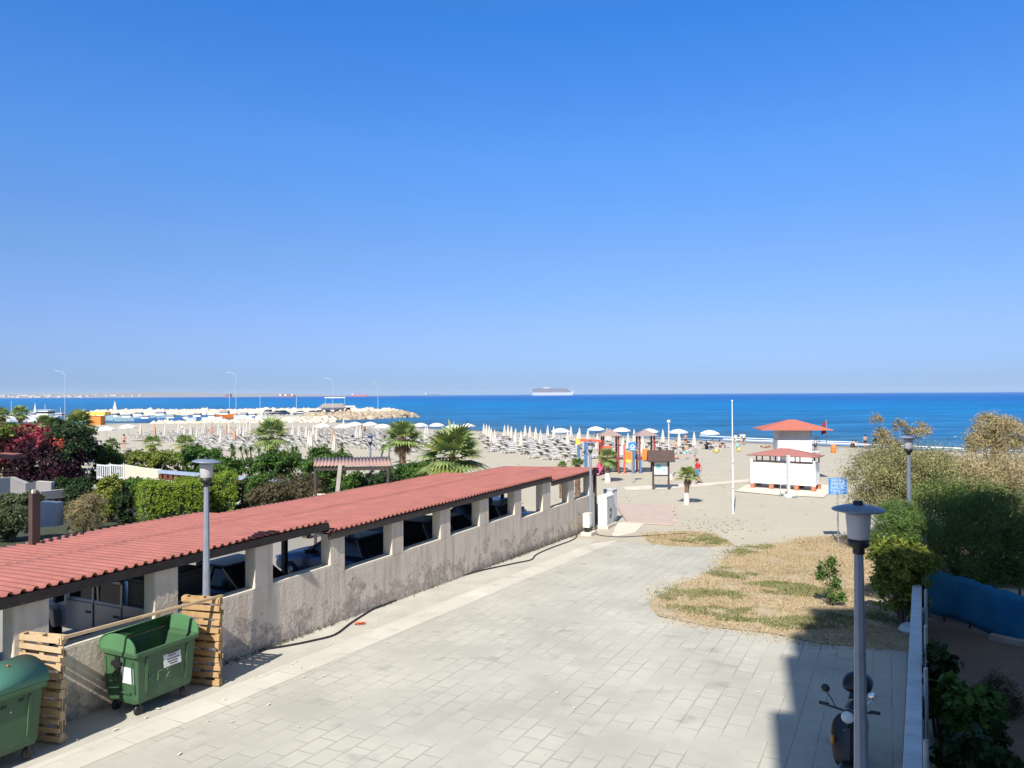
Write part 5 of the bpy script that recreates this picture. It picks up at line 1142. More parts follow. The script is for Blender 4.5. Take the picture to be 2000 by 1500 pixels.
# --- palms
def fan_palm(loc, H, R, label, mt='palm', seed=0, nf=34, tr=.16, trunkmat=None, dead=6, low=-35, lean=0, group='palm trees', droop=.35, white=0, ymix=.15):
    rnd = random.Random(seed); t = empty('palm_tree', loc, rnd.uniform(0, 6), label, 'palm', group)
    m_ = MB(); pts = [(lean*f*f, 0, H*f-.1*(f == 0)) for f in (0, .25, .5, .75, 1)]; m_.tube(pts, [tr*1.25, tr, tr*.95, tr*1.1, tr*1.15], 12)
    for i in range(int(60*min(1, H/1.5))):       # old leaf bases
        a = rnd.uniform(0, 6.28); z = rnd.uniform(.15 if not white else H*white, 1)*H; x = lean*(z/H)**2; r = tr*1.05
        m_.add([(x+math.cos(a-.25)*r, math.sin(a-.25)*r, z), (x+math.cos(a+.25)*r, math.sin(a+.25)*r, z), (x+math.cos(a)*r*1.55, math.sin(a)*r*1.55, z+.16)], [(0, 1, 2)])
    m_.build('trunk', trunkmat or mat('palm_bark', (.20, .12, .075), .95, col2=(.10, .065, .045), scale=7, bump=.6), t)
    if white:
        m_ = MB(); m_.tube([(0, 0, -.02), (0, 0, H*white)], [tr*1.4, tr*1.12], 12); m_.build('whitewashed_foot', mat('whitewash', (.6, .55, .5), .9), t)
    for part in ('fronds', 'dead_fronds'):
        vs = []; fs = []; mi = []; n = nf if part == 'fronds' else dead
        if n == 0: continue
        for i in range(n):
            az = i*2.39996+rnd.uniform(-.2, .2); el = rad(88-(88-low)*((i+.5)/n)**.85+rnd.uniform(-6, 6)) if part == 'fronds' else rad(rnd.uniform(-75, -45))
            Lp = R*rnd.uniform(.34, .52)*(1 if part == 'fronds' else .6); Lb = R*rnd.uniform(.52, .66)*(1 if part == 'fronds' else .7); d = Vector((math.cos(az)*math.cos(el), math.sin(az)*math.cos(el), math.sin(el))); side = Vector((-math.sin(az), math.cos(az), 0)); upv = d.cross(side)*-1
            o_ = Vector((lean, 0, H)); tip = o_+d*Lp; tip.z -= Lp*.08
            k = len(vs); w_ = .014+.01*R; vs += [o_-side*w_, o_+side*w_, tip+side*w_*.6, tip-side*w_*.6]; fs.append((k, k+1, k+2, k+3)); mi.append(1)
            nbld = 17; mmi = 1 if rnd.random() < ymix*(1.6 if el < 0 else .6) else 0
            for b in range(nbld):
                f = (b+.5)/nbld-.5; an = f*rad(215); bd = d*math.cos(an)+side*math.sin(an); bd = (bd+upv*(.18-abs(f)*.2)).normalized()
                L_ = Lb*(1-.35*abs(f)**1.5*2)*rnd.uniform(.9, 1.08); bw_ = Lb*.058; sp = (d*-math.sin(an)+side*math.cos(an))
                mid = tip+bd*L_*.58; mid.z -= droop*.12*L_; e = tip+bd*L_; e.z -= droop*L_*rnd.uniform(.35, .9)
                k = len(vs); vs += [tip-sp*bw_*.25, tip+sp*bw_*.25, mid+sp*bw_, mid-sp*bw_]; fs.append((k, k+1, k+2, k+3)); mi.append(mmi)
                k = len(vs); vs += [mid-sp*bw_, mid+sp*bw_, e+sp*bw_*.12, e-sp*bw_*.12]; fs.append((k, k+1, k+2, k+3)); mi.append(mmi)
        raw(part, vs, fs, [LM[mt], LM['palmy']] if part == 'fronds' else [LM['dead'], LM['dead']], t, mi=mi)
    return t
def palmpx(cx, cy, r, Y, label, **kw):
    c = At(cx, cy, Y); gz = g(c.x, c.y); return fan_palm((c.x, c.y, gz), c.z-gz, r*Y/F*1.12, label, **kw)
palmpx(884, 892, 68, 43, 'big bushy fan palm rising right behind the middle of the red carport roof', seed=1, nf=34, tr=.2, low=-22, ymix=.28, dead=5, droop=.25)
palmpx(786, 856, 42, 66, 'tall fan palm with a shaggy brown trunk left of the big bushy palm', seed=2, nf=30, tr=.28, low=-18, dead=12)
palmpx(530, 850, 42, 70, 'tall ragged fan palm behind the oleander left of centre', seed=3, nf=26, tr=.2, low=-25, dead=8, ymix=.3)
palmpx(298, 866, 22, 80, 'slim young palm on the sand above the wide yellow green shrub', seed=4, nf=18, tr=.14, low=-20)
palmpx(362, 868, 24, 72, 'green palm half hidden by the slim pale pole', seed=5, nf=20, tr=.14, low=-20)
palmpx(153, 828, 32, 64, 'large palm behind the right end of the bougainvillea', seed=6, nf=26, low=-30, ymix=.4, dead=8)
palmpx(88, 830, 26, 62, 'palm rising straight above the bougainvillea', seed=7, nf=24, low=-20, ymix=.3)
palmpx(40, 808, 20, 72, 'tall palm in front of the boats near the left edge', seed=8, nf=22, low=-20, dead=8)
palmpx(4, 812, 20, 70, 'palm cut off by the left edge of the photo', seed=9, nf=22, low=-20, dead=6)
palmpx(218, 868, 16, 60, 'small young palm on the sand right of the bougainvillea', seed=10, nf=14, tr=.1, low=-20, dead=0)
b0 = G(1341, 985); c = At(1337, 931, b0.y); fan_palm(b0, c.z-b0.z, .80, 'young palm with a whitewashed foot on the sand right of the information board', seed=11, nf=18, tr=.13, low=-12, white=.42, dead=3, lean=-.08)
b0 = G(1187, 942); c = At(1187, 893, b0.y); fan_palm(b0, c.z-b0.z, .95, 'young palm with a pale thick foot in front of the pink slide', seed=12, nf=24, tr=.17, low=-45, white=.38, dead=4)
palmpx(1098, 911, 13, 46, 'low palm tuft peeping over the far end of the roof, left one', seed=13, nf=16, low=10, dead=0); palmpx(1128, 908, 17, 46, 'low palm tuft peeping over the far end of the roof beside the lamp', seed=14, nf=18, low=10, dead=0)
palmpx(862, 930, 24, 46, 'low yellowish palm at the left foot of the big bushy palm', seed=15, nf=18, low=0, mt='palmy'); palmpx(830, 915, 22, 52, 'small palm between the two tall palms', seed=16, nf=18, low=-10)
# yuccas
def yucca(px, pb, pt, label, seed):
    b0 = G(px, pb); H = CZ+ray(px, pt)[1]*b0.y-b0.z; rnd = random.Random(seed); t = empty('yucca', b0, rnd.uniform(0, 6), label, 'yucca', 'yuccas in the garden bed')
    m_ = MB(); vs = []; heads = []
    for i in range(rnd.choice((1, 2, 2))):
        e = Vector((rnd.uniform(-.5, .5), rnd.uniform(-.3, .3), H*rnd.uniform(.65, .9))); m_.tube([(0, 0, 0), e*.5+Vector((.1, 0, 0)), e], [.08, .06, .05], 6); heads.append(e)
    m_.build('stem', M_BARK, t)
    for e in heads:
        for j in range(60):
            a = rnd.uniform(0, 6.28); el = rnd.uniform(-.6, 1.5); d = Vector((math.cos(a)*math.cos(el), math.sin(a)*math.cos(el), math.sin(el))); s = Vector((-math.sin(a), math.cos(a), 0))*.03; L_ = rnd.uniform(.35, .55)
            vs += [e-s, e+s, e+d*L_*.5+s*1.1, e+d*L_*.5-s*1.1, e+d*L_*.5-s*1.1, e+d*L_*.5+s*1.1, e+d*L_+s*.1-Vector((0, 0, .05)), e+d*L_-s*.1-Vector((0, 0, .05))]
    raw('leaves', vs, np.arange(len(vs)).reshape(-1, 4), LM['green'], t)
for i, (px, pb, pt) in enumerate(((448, 920, 868), (462, 922, 880), (478, 918, 862), (490, 920, 872), (503, 915, 866), (575, 918, 872), (620, 905, 868), (662, 900, 866), (675, 902, 872), (745, 900, 870), (762, 905, 862))):
    yucca(px, pb, pt, ['yucca left of the group beyond the coped wall', 'short yucca, second of the group beyond the coped wall', 'tall forked yucca in the middle of the group', 'yucca fourth of the group beyond the coped wall', 'yucca right of the group, beside the oleander', 'yucca right of the large oleander', 'yucca on the left top of the bush behind the brown shelter', 'pointed yucca above the left part of the brown shelter', 'round headed yucca above the middle of the brown shelter', 'small dark yucca left of the tall shaggy palm', 'thin stemmed yucca close to the tall shaggy palm'][i], i)
# --- right hand shrubs
TG = 'tamarisks and shrubs on the right'
def blpx(c, Y, lst): k = Y/F; gz = g(c.x, c.y); return [((x-c0[0])*k, dy, CZ+ray(x, y)[1]*Y-gz, rx*k, ry, rz*k) for (x, y, rx, rz, ry, dy) in lst for c0 in (((c.x/k+1000), 0),)]
def tam(name, cx, Y, lst, n, size, mt, label, seed, **kw):
    c = At(cx, 1000, Y); c.z = g(c.x, c.y)
    return bush(name, c, blpx(c, Y, lst), n, size, mt, label, kw.pop('cat', 'tamarisk'), TG, seed=seed, **kw)
tam('tamarisk', 1760, 29, [(1700, 930, 38, 45, 1.2, 0), (1740, 905, 40, 30, 1.2, 0), (1745, 960, 55, 40, 1.6, 0), (1690, 985, 30, 30, 1, 0), (1800, 920, 45, 38, 1.6, 0), (1800, 980, 60, 60, 2, 0)], 42000, .055, 'tam', 'wide feathery tamarisk around the right hand lamp post', 1, asp=.22, clump=.17, hang=.3, stems=30, sr=.045)
tam('tamarisk', 1860, 31, [(1850, 915, 45, 28, 1.5, 0), (1900, 940, 60, 38, 1.8, 0), (1970, 930, 50, 38, 1.8, 0), (1840, 960, 60, 50, 2, 0), (1930, 980, 80, 60, 2, 0), (2030, 950, 70, 60, 2, 0)], 42000, .06, 'tamtan', 'tan flowered tamarisk thicket below the round crowned tree at the right edge', 2, asp=.22, clump=.17, hang=.3, stems=30, sr=.045)
tam('tamarisk', 1870, 25, [(1850, 1010, 60, 60, 1.6, 0), (1900, 1000, 55, 50, 1.6, 0), (1960, 1030, 60, 70, 1.8, 0), (1880, 1080, 70, 50, 1.6, 0), (1975, 1090, 60, 50, 1.4, 0), (1825, 1060, 30, 50, 1, 0), (2050, 1060, 60, 80, 2, 0), (1850, 1112, 50, 32, 1.2, 0), (1920, 1125, 60, 32, 1.4, 0), (2000, 1135, 50, 32, 1.4, 0)], 78000, .055, 'feather', 'large dark tamarisk in the building shade above the blue netting', 3, asp=.22, clump=.17, hang=.3, stems=30, sr=.05)
tam('tamarisk', 1940, 38, [(1930, 835, 28, 22, 1, 0), (1960, 850, 34, 28, 1.2, 0), (1925, 862, 30, 22, 1, 0), (1962, 872, 30, 16, 1, 0), (1905, 870, 16, 12, .6, 0)], 22000, .06, 'tamtan', 'round crowned tan tamarisk tree standing against the sea at the right edge', 4, asp=.25, clump=.2, hang=.2, stems=16, sr=.07)
# dry branched tree with tufts
c = At(1765, 1000, 30); c.z = g(c.x, c.y); k = 30/F
t = empty('dry_tamarisk', c, 0, 'half bare tamarisk with grey branches and a few tufts reaching above the lamp', 'tamarisk', TG); m_ = MB(); rnd = random.Random(4); gz = c.z
def PX(x, y, dy=0): return Vector(((x-1765)*k, dy, CZ+ray(x, y)[1]*30-gz))
tips = [(1718, 822), (1722, 850), (1757, 832), (1780, 845), (1800, 838), (1745, 870), (1730, 880), (1770, 850), (1790, 870), (1735, 860), (1805, 852), (1750, 858), (1712, 880), (1775, 880)]
for x, y in tips:
    b0 = PX(1768+rnd.uniform(-6, 6), 990); md = PX(1766+(x-1766)*.35, 920+rnd.uniform(-10, 10), rnd.uniform(-.3, .3)); m_.tube([b0, md, PX(x, y, rnd.uniform(-.4, .4))], [.05, .03, .008], 6)
    for j in range(4):
        f = rnd.uniform(.2, .9); q = md.lerp(PX(x, y), f); m_.tube([q, q+Vector((rnd.uniform(-.4, .4), rnd.uniform(-.3, .3), rnd.uniform(.1, .5)))], [.012, .003], 4)
m_.build('branches', M_DRYB, t)
bl = [(*PX(x, y), .22, .22, .22) for x, y in tips[:6]]+[(*PX(1800, 845), .5, .3, .16), (*PX(1735, 858), .3, .3, .25), (*PX(1722, 868), .25, .3, .2)]
v = leaves(bl, 5200, .05, .22, .3, None, 9, hang=.2); raw('foliage', v, np.arange(len(v)).reshape(-1, 4), LM['tamtan'], t)
# near shrubs by the parapet
tam('feathery_shrub', 1752, 20.5, [(1752, 1015, 44, 34, .6, 0), (1778, 1030, 38, 36, .6, 0), (1742, 1055, 42, 32, .6, 0)], 24000, .05, 'feather', 'bright green feathery shrub just left of the fence posts', 5, asp=.12, clump=.14, hang=.3, stems=14, cat='shrub')
tam('leafy_shrub', 1762, 19.0, [(1745, 1085, 44, 28, .6, 0), (1765, 1115, 40, 36, .6, 0), (1740, 1150, 30, 40, .5, 0), (1770, 1165, 25, 35, .4, 0), (1795, 1100, 25, 25, .4, 0)], 14000, .06, 'yellow', 'yellow green leafy shrub leaning over the far end of the parapet wall', 6, asp=.45, stems=14, cat='shrub')
b0 = G(1622, 1183)
k = b0.y/F
bush('young_shrub', b0, [(-.12, 0, 1.05, .28, .25, .28), (.02, 0, .65, .3, .28, .35), (.12, 0, .3, .25, .25, .25)], 1500, .05, 'green', 'thin young shrub alone in the dry grass', 'shrub', TG, asp=.3, clump=.22, seed=7, stems=12, sr=.012)
# dry leaves on the bottom right: rubber leaved bush in the shade
def big_leaf(px, py, Y, hw, hh, n, label, seed):
    pxbush('rubbery_shrub', px, py, hw, hh, Y, 'dark' if seed % 2 else 'green', n, label, 'shrub', TG, size=.085, seed=seed, asp=.62, clump=.2, stems=10)
big_leaf(1890, 1390, 11.5, 70, 80, 2600, 'dark shrub with thick round leaves in the shade right of the parapet', 8)
big_leaf(1840, 1320, 12.5, 40, 50, 1300, 'darker thick leaved shrub close behind the fence posts', 9)
big_leaf(1900, 1480, 9.8, 75, 60, 2000, 'thick leaved shrub at the bottom right of the photo', 11)
pxbush('shrub', 1950, 1370, 46, 60, 13.5, 'brown', 2500, 'thin brown weeds on the bare soil at the right edge', 'weeds', TG, seed=12, size=.04, asp=.2, clump=.3)
# ================================================================ LOUNGERS AND PARASOLS
M_LW = mat('lounger_white', (.62, .60, .58), .5, var=.05); M_LM = mat('lounger_mesh', (.17, .15, .13), .9, var=.1)
NX, NY = .7, .714
LR = math.atan2(NY, NX)
def lounger_mesh(up):
    # local x: towards the sea; backrest at -x
    t = empty('sun_lounger', (0, 0, 0), 0)
    m_ = MB()
    for s in (-1, 1):
        m_.box((.25, s*.31, .33), (1.35, .05, .06)); m_.bar((-.42, s*.29, .35), (-1.0, s*.29, .35+.42*up), .12, .05)
        for x in (.8, -.35): m_.box((x, s*.31, .16), (.05, .05, .32))
    m_.box((.9, 0, .33), (.05, .6, .05)); m_.bar((-.93, 0, .35+.37*up), (-1.02, 0, .37+.42*up), .62, .05); m_.bar((-.6, 0, .3), (-.75, 0, .02), .05, .03); m_.build('frame', M_LW, t)
    m_ = MB(); m_.box((.24, 0, .365), (1.30, .57, .02)); m_.build('seat', M_LW, t)
    m_ = MB(); m_.bar((-.50, 0, .45), (-.94, 0, .45+.32*up), .44, .02); m_.build('backrest', M_LM, t)
    return t
LP = [lounger_mesh(1.0), lounger_mesh(.75), lounger_mesh(1.2)]
def wpoly(px): return [tuple(G(*p)[:2]) for p in px]
clA = wpoly([(938, 850), (1060, 852), (1140, 869), (1150, 908), (1088, 908), (1010, 888), (965, 889), (945, 872)])
clA2 = wpoly([(1150, 866), (1300, 868), (1420, 873), (1420, 884), (1340, 886), (1250, 892), (1150, 905)])
clB = wpoly([(262, 852), (420, 838), (560, 842), (700, 840), (790, 846), (880, 856), (880, 885), (750, 885), (690, 875), (600, 874), (540, 888), (420, 880), (300, 861), (255, 856)])
spots = []
rnd = random.Random(9)
s = 20.
while s < 106:
    tt = -190.
    while tt < 40:
        for dt in (0, 1.05):
            x, y = NX*s+.714*(tt+dt), NY*s-.7*(tt+dt)
            inA = inside((x, y), clA); inA2 = inside((x, y), clA2); inB = inside((x, y), clB)
            if inA or inB or (inA2 and rnd.random() < .55):
                if rnd.random() < .93: spots.append((x+rnd.gauss(0, .12), y+rnd.gauss(0, .12), inA))
        tt += 3.0
    s += 3.15
spots.sort(key=lambda q: q[1])
print('loungers', len(spots))
lbA = 'white sun lounger with a dark mesh back in the rows right of the palms'
def desc(x, y):
    px = 1000+x/y*F
    if px > 1160: return 'white sun lounger with dark back behind the playground and information board', 'loungers behind the playground'
    if px > 900: return 'white sun lounger with dark back in staggered rows between big palm and playground', 'loungers between big palm and playground'
    if px > 700: return 'white sun lounger in the rows around the tall shaggy palm', 'loungers around the shaggy palm'
    if px > 470: return 'white sun lounger in the crowded rows right and left of the ragged palm', 'loungers by the ragged palm'
    return 'white sun lounger in the crowded rows at the left, below the harbour', 'loungers at the left of the beach'
far = spots[300:]; near = spots[:300]
for i, (x, y, a) in enumerate(near):
    p0 = LP[rnd.randrange(3)]; d_ = desc(x, y)
    c = copy_tree(p0, (x, y, g(x, y)), LR+rnd.gauss(0, .06), d_[0], d_[1]); c['category'] = 'sun lounger'
if far:
    m_ = MB()
    for x, y, a in far:
        M = Matrix.Translation((x, y, g(x, y))) @ Matrix.Rotation(LR+rnd.gauss(0, .07), 4, 'Z')
        m_.box((.25, 0, .34), (1.35, .62, .06), M=M); m_.bar((-.50, 0, .44), (-.94, 0, .74), .42, .03, 1, M); m_.bar((-.42, 0, .33), (-1.0, 0, .74), .66, .03, 0, M)
        for s_ in (-1, 1):
            for xx in (.8, -.35): m_.box((xx, s_*.3, .16), (.05, .05, .32), M=M)
    o = m_.build('sun_loungers', [M_LW, M_LM]); tag(o, 'distant white sun loungers in crowded rows before the harbour', 'sun lounger', kind='stuff')
for q in LP:
    for c in list(q.children): bpy.data.objects.remove(c)
    bpy.data.objects.remove(q)
M_CANV = mat('canvas', (.66, .62, .54), .8, var=.04, trans=.25)
M_CANW = mat('canvas_white', (.82, .81, .78), .8, var=.03, trans=.25)
def closed(mt):
    t = empty('closed_parasol', (0, 0, 0)); m_ = MB(); m_.tube([(0, 0, 0), (0, 0, 2.45)], .025, 6); m_.build('pole', M_LGREY, t)
    m_ = MB(); n = 12; pr = [(.17, .85), (.21, .95), (.17, 1.5), (.09, 2.1), (.02, 2.45)]; vs = []
    for r, z in pr:
        for k in range(n): a = 2*math.pi*k/n; q = r*(1.15 if k % 2 else .75); vs.append((q*math.cos(a), q*math.sin(a), z))
    m_.add(vs, [(i*n+k, i*n+(k+1) % n, (i+1)*n+(k+1) % n, (i+1)*n+k) for i in range(len(pr)-1) for k in range(n)]); m_.build('canopy', mt, t); return t
def opened(R=1.2):
    t = empty('open_parasol', (0, 0, 0)); m_ = MB(); m_.tube([(0, 0, 0), (0, 0, 2.4)], .025, 6); m_.build('pole', M_LGREY, t)
    m_ = MB(); n = 8; vs = [(0, 0, 2.42)]
    for r, z in ((.5, 2.30), (1., 2.02), (1., 1.90)):
        for k in range(n): a = 2*math.pi*k/n; vs.append((r*R*math.cos(a), r*R*math.sin(a), z))
    fs = [(0, 1+k, 1+(k+1) % n) for k in range(n)]+[(1+i*n+k, 1+(i+1)*n+k, 1+(i+1)*n+(k+1) % n, 1+i*n+(k+1) % n) for i in range(2) for k in range(n)]
    m_.add(vs, fs); o = m_.build('canopy', M_CANW, t); q = o.modifiers.new('t', 'SOLIDIFY'); q.thickness = .01; return t
pc = closed(M_CANV); po = opened(); pc2 = closed(mat('canvas_peach', (.62, .36, .24), .8, var=.05, trans=.25))
def Tp(px, py, h):
    a, c = ray(px, py); y = 20.
    while y < 600 and CZ+c*y > g(a*y, y)+h: y += .1
    return Vector((a*y, y, g(a*y, y)))
Z4 = [(1300, 715), (1335, 722), (1370, 735), (1397, 770), (1442, 790), (1570, 730), (1615, 730), (1658, 745), (1715, 775), (1785, 805), (1838, 735), (1900, 745), (1975, 762), (540, 750), (565, 745)]
Z5 = [(45, 785), (118, 812), (172, 735), (232, 745), (310, 762), (372, 795), (465, 735), (543, 750), (767, 745), (725, 800), (878, 765), (855, 830), (988, 785), (1110, 840), (1235, 770), (1270, 775), (1590, 785), (1510, 835), (1445, 885), (1965, 790), (1700, 870)]
Z6 = [(355, 708), (610, 745), (845, 742)]
tops = [(750+x/6.667, 720+y/6.667) for x, y in Z4]+[(1000+x/6.667, 720+y/6.667) for x, y in Z5]+[(1250+x/8, 750+y/8) for x, y in Z6]
CG = 'closed cream parasols on the beach'
for px, py in tops:
    p = Tp(px, py, 2.45); lb = 'closed cream parasol among the loungers right of the big bushy palm' if px < 1150 else 'closed cream parasol behind the playground towers'
    c = copy_tree(pc, p, rnd.uniform(0, 6), lb, CG+(' by the rows' if px < 1150 else ' by the playground')); c['category'] = 'parasol'
# left part: irregular rows
L3 = [(480, 715), (560, 725), (655, 740), (750, 715), (790, 760), (690, 800), (1000, 770), (1140, 640), (1310, 740), (1360, 730), (1020, 850), (720, 820)]
lt = [(500+x/6.667, 720+y/6.667) for x, y in L3]+[(250+x/6.667, 720+y/6.667) for x, y in ((165, 710), (345, 720), (485, 720), (660, 700), (735, 740), (820, 720), (975, 705), (1000, 700), (1280, 705), (1320, 700), (1385, 760), (1210, 780), (1460, 700), (1510, 730), (1590, 700), (1180, 720), (900, 740), (1090, 700), (1550, 690), (1430, 720))]
for px, py in lt:
    p = Tp(px, py, 2.45)
    if p.y > 208: p = Vector((p.x*206/p.y, 206, g(p.x*206/p.y, 206)))
    pe = int(px) % 4 == 1
    c = copy_tree(pc2 if pe else pc, p, rnd.uniform(0, 6), 'closed peach coloured parasol in the crowded left part of the beach' if pe else 'closed cream parasol in the crowded left part of the beach', 'closed peach parasols at the left' if pe else CG+' at the left'); c['category'] = 'parasol'
OP = [(821, 826), (853, 826), (885, 829), (913, 827), (1095, 836), (1164, 833), (1214, 835), (1268, 837), (1325, 838), (1386, 840), (630, 827), (671, 828), (693, 824), (723, 824), (748, 828), (208, 833), (250, 829)]
ON = ['first open white parasol right of the shaggy palm', 'open white parasol between the two big palms', 'open white parasol touching the top of the big bushy palm', 'open white parasol right above the big bushy palm', 'open white parasol in the middle of the closed ones', 'open white parasol left of the playground roofs', 'open white parasol above the left playground roof', 'open white parasol above the right playground roof', 'open white parasol right of the thin beach pole', 'open white parasol left of the flagpole by the surf', 'open white parasol near the harbour kiosk, leftmost', 'open white parasol below the harbour kiosk', 'open white parasol at the foot of the boulders', 'open white parasol left of the shaggy palm, above the far lamp', 'open white parasol touching the shaggy palm', 'open pinkish parasol on the sand left of the harbour', 'open parasol beside the orange boat shed']
for (px, py), lb in zip(OP, ON):
    p = Tp(px, py, 2.4)
    c = copy_tree(po, p, rnd.uniform(0, 6), lb, 'open parasols on the beach'); c['category'] = 'parasol'
    if p.y > 140: c.scale = (1.3, 1.3, 1.0)
for q in (pc, po, pc2):
    for c in list(q.children): bpy.data.objects.remove(c)
    bpy.data.objects.remove(q)
# ================================================================ PEOPLE
M_SKIN = mat('skin', (.50, .27, .18), .6, var=.04); M_SKIN2 = mat('tanned_skin', (.36, .18, .11), .6, var=.04); M_HAIR = mat('dark_hair', (.02, .014, .01), .7, var=0)
def cloth(n, c): return mat('cloth_'+n, c, .9, var=.06)
def skin(name, V_, E_, Rr, mt, par, root=0, sub=1):
    me = bpy.data.meshes.new(name); me.from_pydata([tuple(v) for v in V_], E_, []); o = bpy.data.objects.new(name, me); COL.objects.link(o); o.parent = par; me.materials.append(mt)
    md = o.modifiers.new('skin', 'SKIN')
    if not me.skin_vertices: 
        bm = bmesh.new(); bm.from_mesh(me); bm.verts.layers.skin.verify(); bm.to_mesh(me); bm.free()
    sv = me.skin_vertices[0].data
    for i, r in enumerate(Rr): sv[i].radius = (r, r) if not isinstance(r, tuple) else r; sv[i].use_root = (i == root)
    md.use_smooth_shade = True; s_ = o.modifiers.new('sub', 'SUBSURF'); s_.levels = s_.render_levels = sub; return o
POSE = {
 'stand': dict(hip=(0, 0, .93), chest=(0, 0, 1.32), neck=(0, 0, 1.50), head=(.01, 0, 1.64), kn=((.02, .1, .5), (-.02, -.1, .5)), an=((-.02, .12, .07), (-.03, -.12, .07)), el=((-.03, .27, 1.12), (-.03, -.27, 1.12)), ha=((.06, .28, .88), (.06, -.28, .88))),
 'walk': dict(hip=(0, 0, .91), chest=(.03, 0, 1.30), neck=(.05, 0, 1.48), head=(.09, 0, 1.62), kn=((.20, .1, .52), (-.06, -.1, .48)), an=((.22, .1, .09), (-.36, -.1, .16)), el=((-.12, .25, 1.10), (.12, -.25, 1.10)), ha=((.02, .27, .90), (.30, -.22, .98))),
 'sit': dict(hip=(0, 0, .14), chest=(-.12, 0, .52), neck=(-.12, 0, .70), head=(-.09, 0, .84), kn=((.40, .14, .42), (.42, -.14, .40)), an=((.62, .13, .06), (.68, -.13, .06)), el=((.02, .27, .36), (.02, -.27, .36)), ha=((.28, .18, .40), (.28, -.18, .38))),
 'lie': dict(hip=(0, 0, .14), chest=(-.40, 0, .17), neck=(-.57, 0, .19), head=(-.70, 0, .22), kn=((.42, .1, .16), (.36, -.12, .42)), an=((.84, .1, .08), (.60, -.12, .08)), el=((-.2, .32, .1), (-.2, -.32, .1)), ha=((.06, .3, .09), (.06, -.3, .09))),
 'squat': dict(hip=(0, 0, .34), chest=(.18, 0, .68), neck=(.26, 0, .84), head=(.33, 0, .96), kn=((.36, .16, .46), (.34, -.16, .48)), an=((.10, .15, .07), (.10, -.15, .07)), el=((.34, .25, .48), (.34, -.25, .48)), ha=((.52, .14, .30), (.52, -.14, .32)))}
def person(px, pb, pose, rz, label, top=None, bottom=None, sk=None, sc=1., hair=M_HAIR, hat=None, base=None, zoff=0., long=False):
    p = base if base is not None else G(px, pb); sk = sk or M_SKIN; P = POSE[pose]; t = empty('person', (p.x, p.y, p.z+zoff), rz, label, 'person'); t.scale = (sc,)*3
    Vv = lambda q: Vector(q); hip, ch, nk, hd = map(Vv, (P['hip'], P['chest'], P['neck'], P['head'])); side = Vector((0, 1, 0))
    vs = [hip, hip.lerp(ch, .5), ch, nk, nk.lerp(hd, .55), hd, hd+(hd-nk).normalized()*.09]; rs = [.13, .115, .135, .055, .07, .098, .07]; E_ = [(0, 1), (1, 2), (2, 3), (3, 4), (4, 5), (5, 6)]
    def add(q, r, par): vs.append(Vector(q)); rs.append(r); E_.append((par, len(vs)-1)); return len(vs)-1
    fw = Vector((1, 0, 0)); limbs = {}
    for s, i in ((1, 0), (-1, 1)):
        kn, an, el, ha = Vv(P['kn'][i]), Vv(P['an'][i]), Vv(P['el'][i]), Vv(P['ha'][i]); hj = hip+side*s*.095+Vector((0, 0, -.02))
        a = add(hj, .092, 0); a = add(hj.lerp(kn, .5), .078, a); a = add(kn, .056, a); a = add(kn.lerp(an, .35), .056, a); a = add(an, .036, a)
        d = Vector((.16, 0, -.04)) if pose != 'lie' else Vector((.06, s*.04, .14)); a = add(an+d*.9, .032, a)
        shp = ch+(nk-ch)*.62+side*s*.17; a = add(shp, .055, 2); b = add(shp.lerp(el, .5), .043, a); b = add(el, .036, b); b = add(ha, .024, b); hdir = (ha-el).normalized(); w_ = add(ha+hdir*.06, .030, b)
        perp = hdir.cross(side).normalized() if abs(hdir.dot(side)) < .9 else fw
        for j, (off, ln) in enumerate(((.030, .075), (.010, .09), (-.010, .085), (-.030, .068))): q = add(ha+hdir*.10+perp*off, .009, w_); q = add(ha+hdir*(.10+ln*.6)+perp*off*1.1, .008, q)
        q = add(ha+hdir*.05+perp*.045, .010, w_); add(ha+hdir*.095+perp*.055, .008, q)
        limbs[s] = (hj, kn, an, shp, el, ha)
    skin('body', vs, E_, rs, sk, t)
    up_ = (hd-nk).normalized(); hf = (fw-up_*fw.dot(up_)).normalized() if pose != 'lie' else Vector((0, 0, 1))
    m_ = MB(); Rm = Matrix.Translation(hd+up_*.045-hf*.018) @ up_.to_track_quat('Z', 'X').to_matrix().to_4x4(); m_.lathe([(.0, .108), (.06, .095), (.098, .05), (.108, 0), (.10, -.04)]+([(.085, -.16), (.07, -.2)] if long else []), 12, 0, Rm); m_.build('hair', hair, t)
    m_ = MB(); m_.lathe([(.0, .03), (.012, .0), (.018, -.02), (0, -.025)], 6, 0, Matrix.Translation(hd+hf*.095)); m_.box(hd+hf*.088-up_*.045, (.012, .045, .010), mi=1)
    for s in (-1, 1): m_.box(hd+hf*.087+side*s*.036+up_*.018, (.014, .022, .010), mi=2)
    m_.build('face', [sk, cloth('lip', (.3, .08, .07)), M_HAIR], t)
    if hat: m_ = MB(); m_.lathe([(.0, .135), (.09, .12), (.115, .05), (.12, .0), (.17, -.01), (.17, -.02), (.11, -.01)], 14, 0, Rm); m_.build('cap', hat, t)
    if bottom:
        v2 = [hip+(ch-hip)*.15]; r2 = [.148]; e2 = []
        for s in (1, -1):
            hj, kn = limbs[s][:2]; v2 += [hj, hj.lerp(kn, .45), hj.lerp(kn, .75)]; r2 += [.108, .098, .092]; n0 = len(v2)-3; e2 += [(0, n0), (n0, n0+1), (n0+1, n0+2)]
        if bottom[1] == 'brief': v2 = [hip+(ch-hip)*.1, limbs[1][0], limbs[-1][0]]; r2 = [.14, .103, .103]; e2 = [(0, 1), (0, 2)]
        skin('shorts', v2, e2, r2, bottom[0], t)
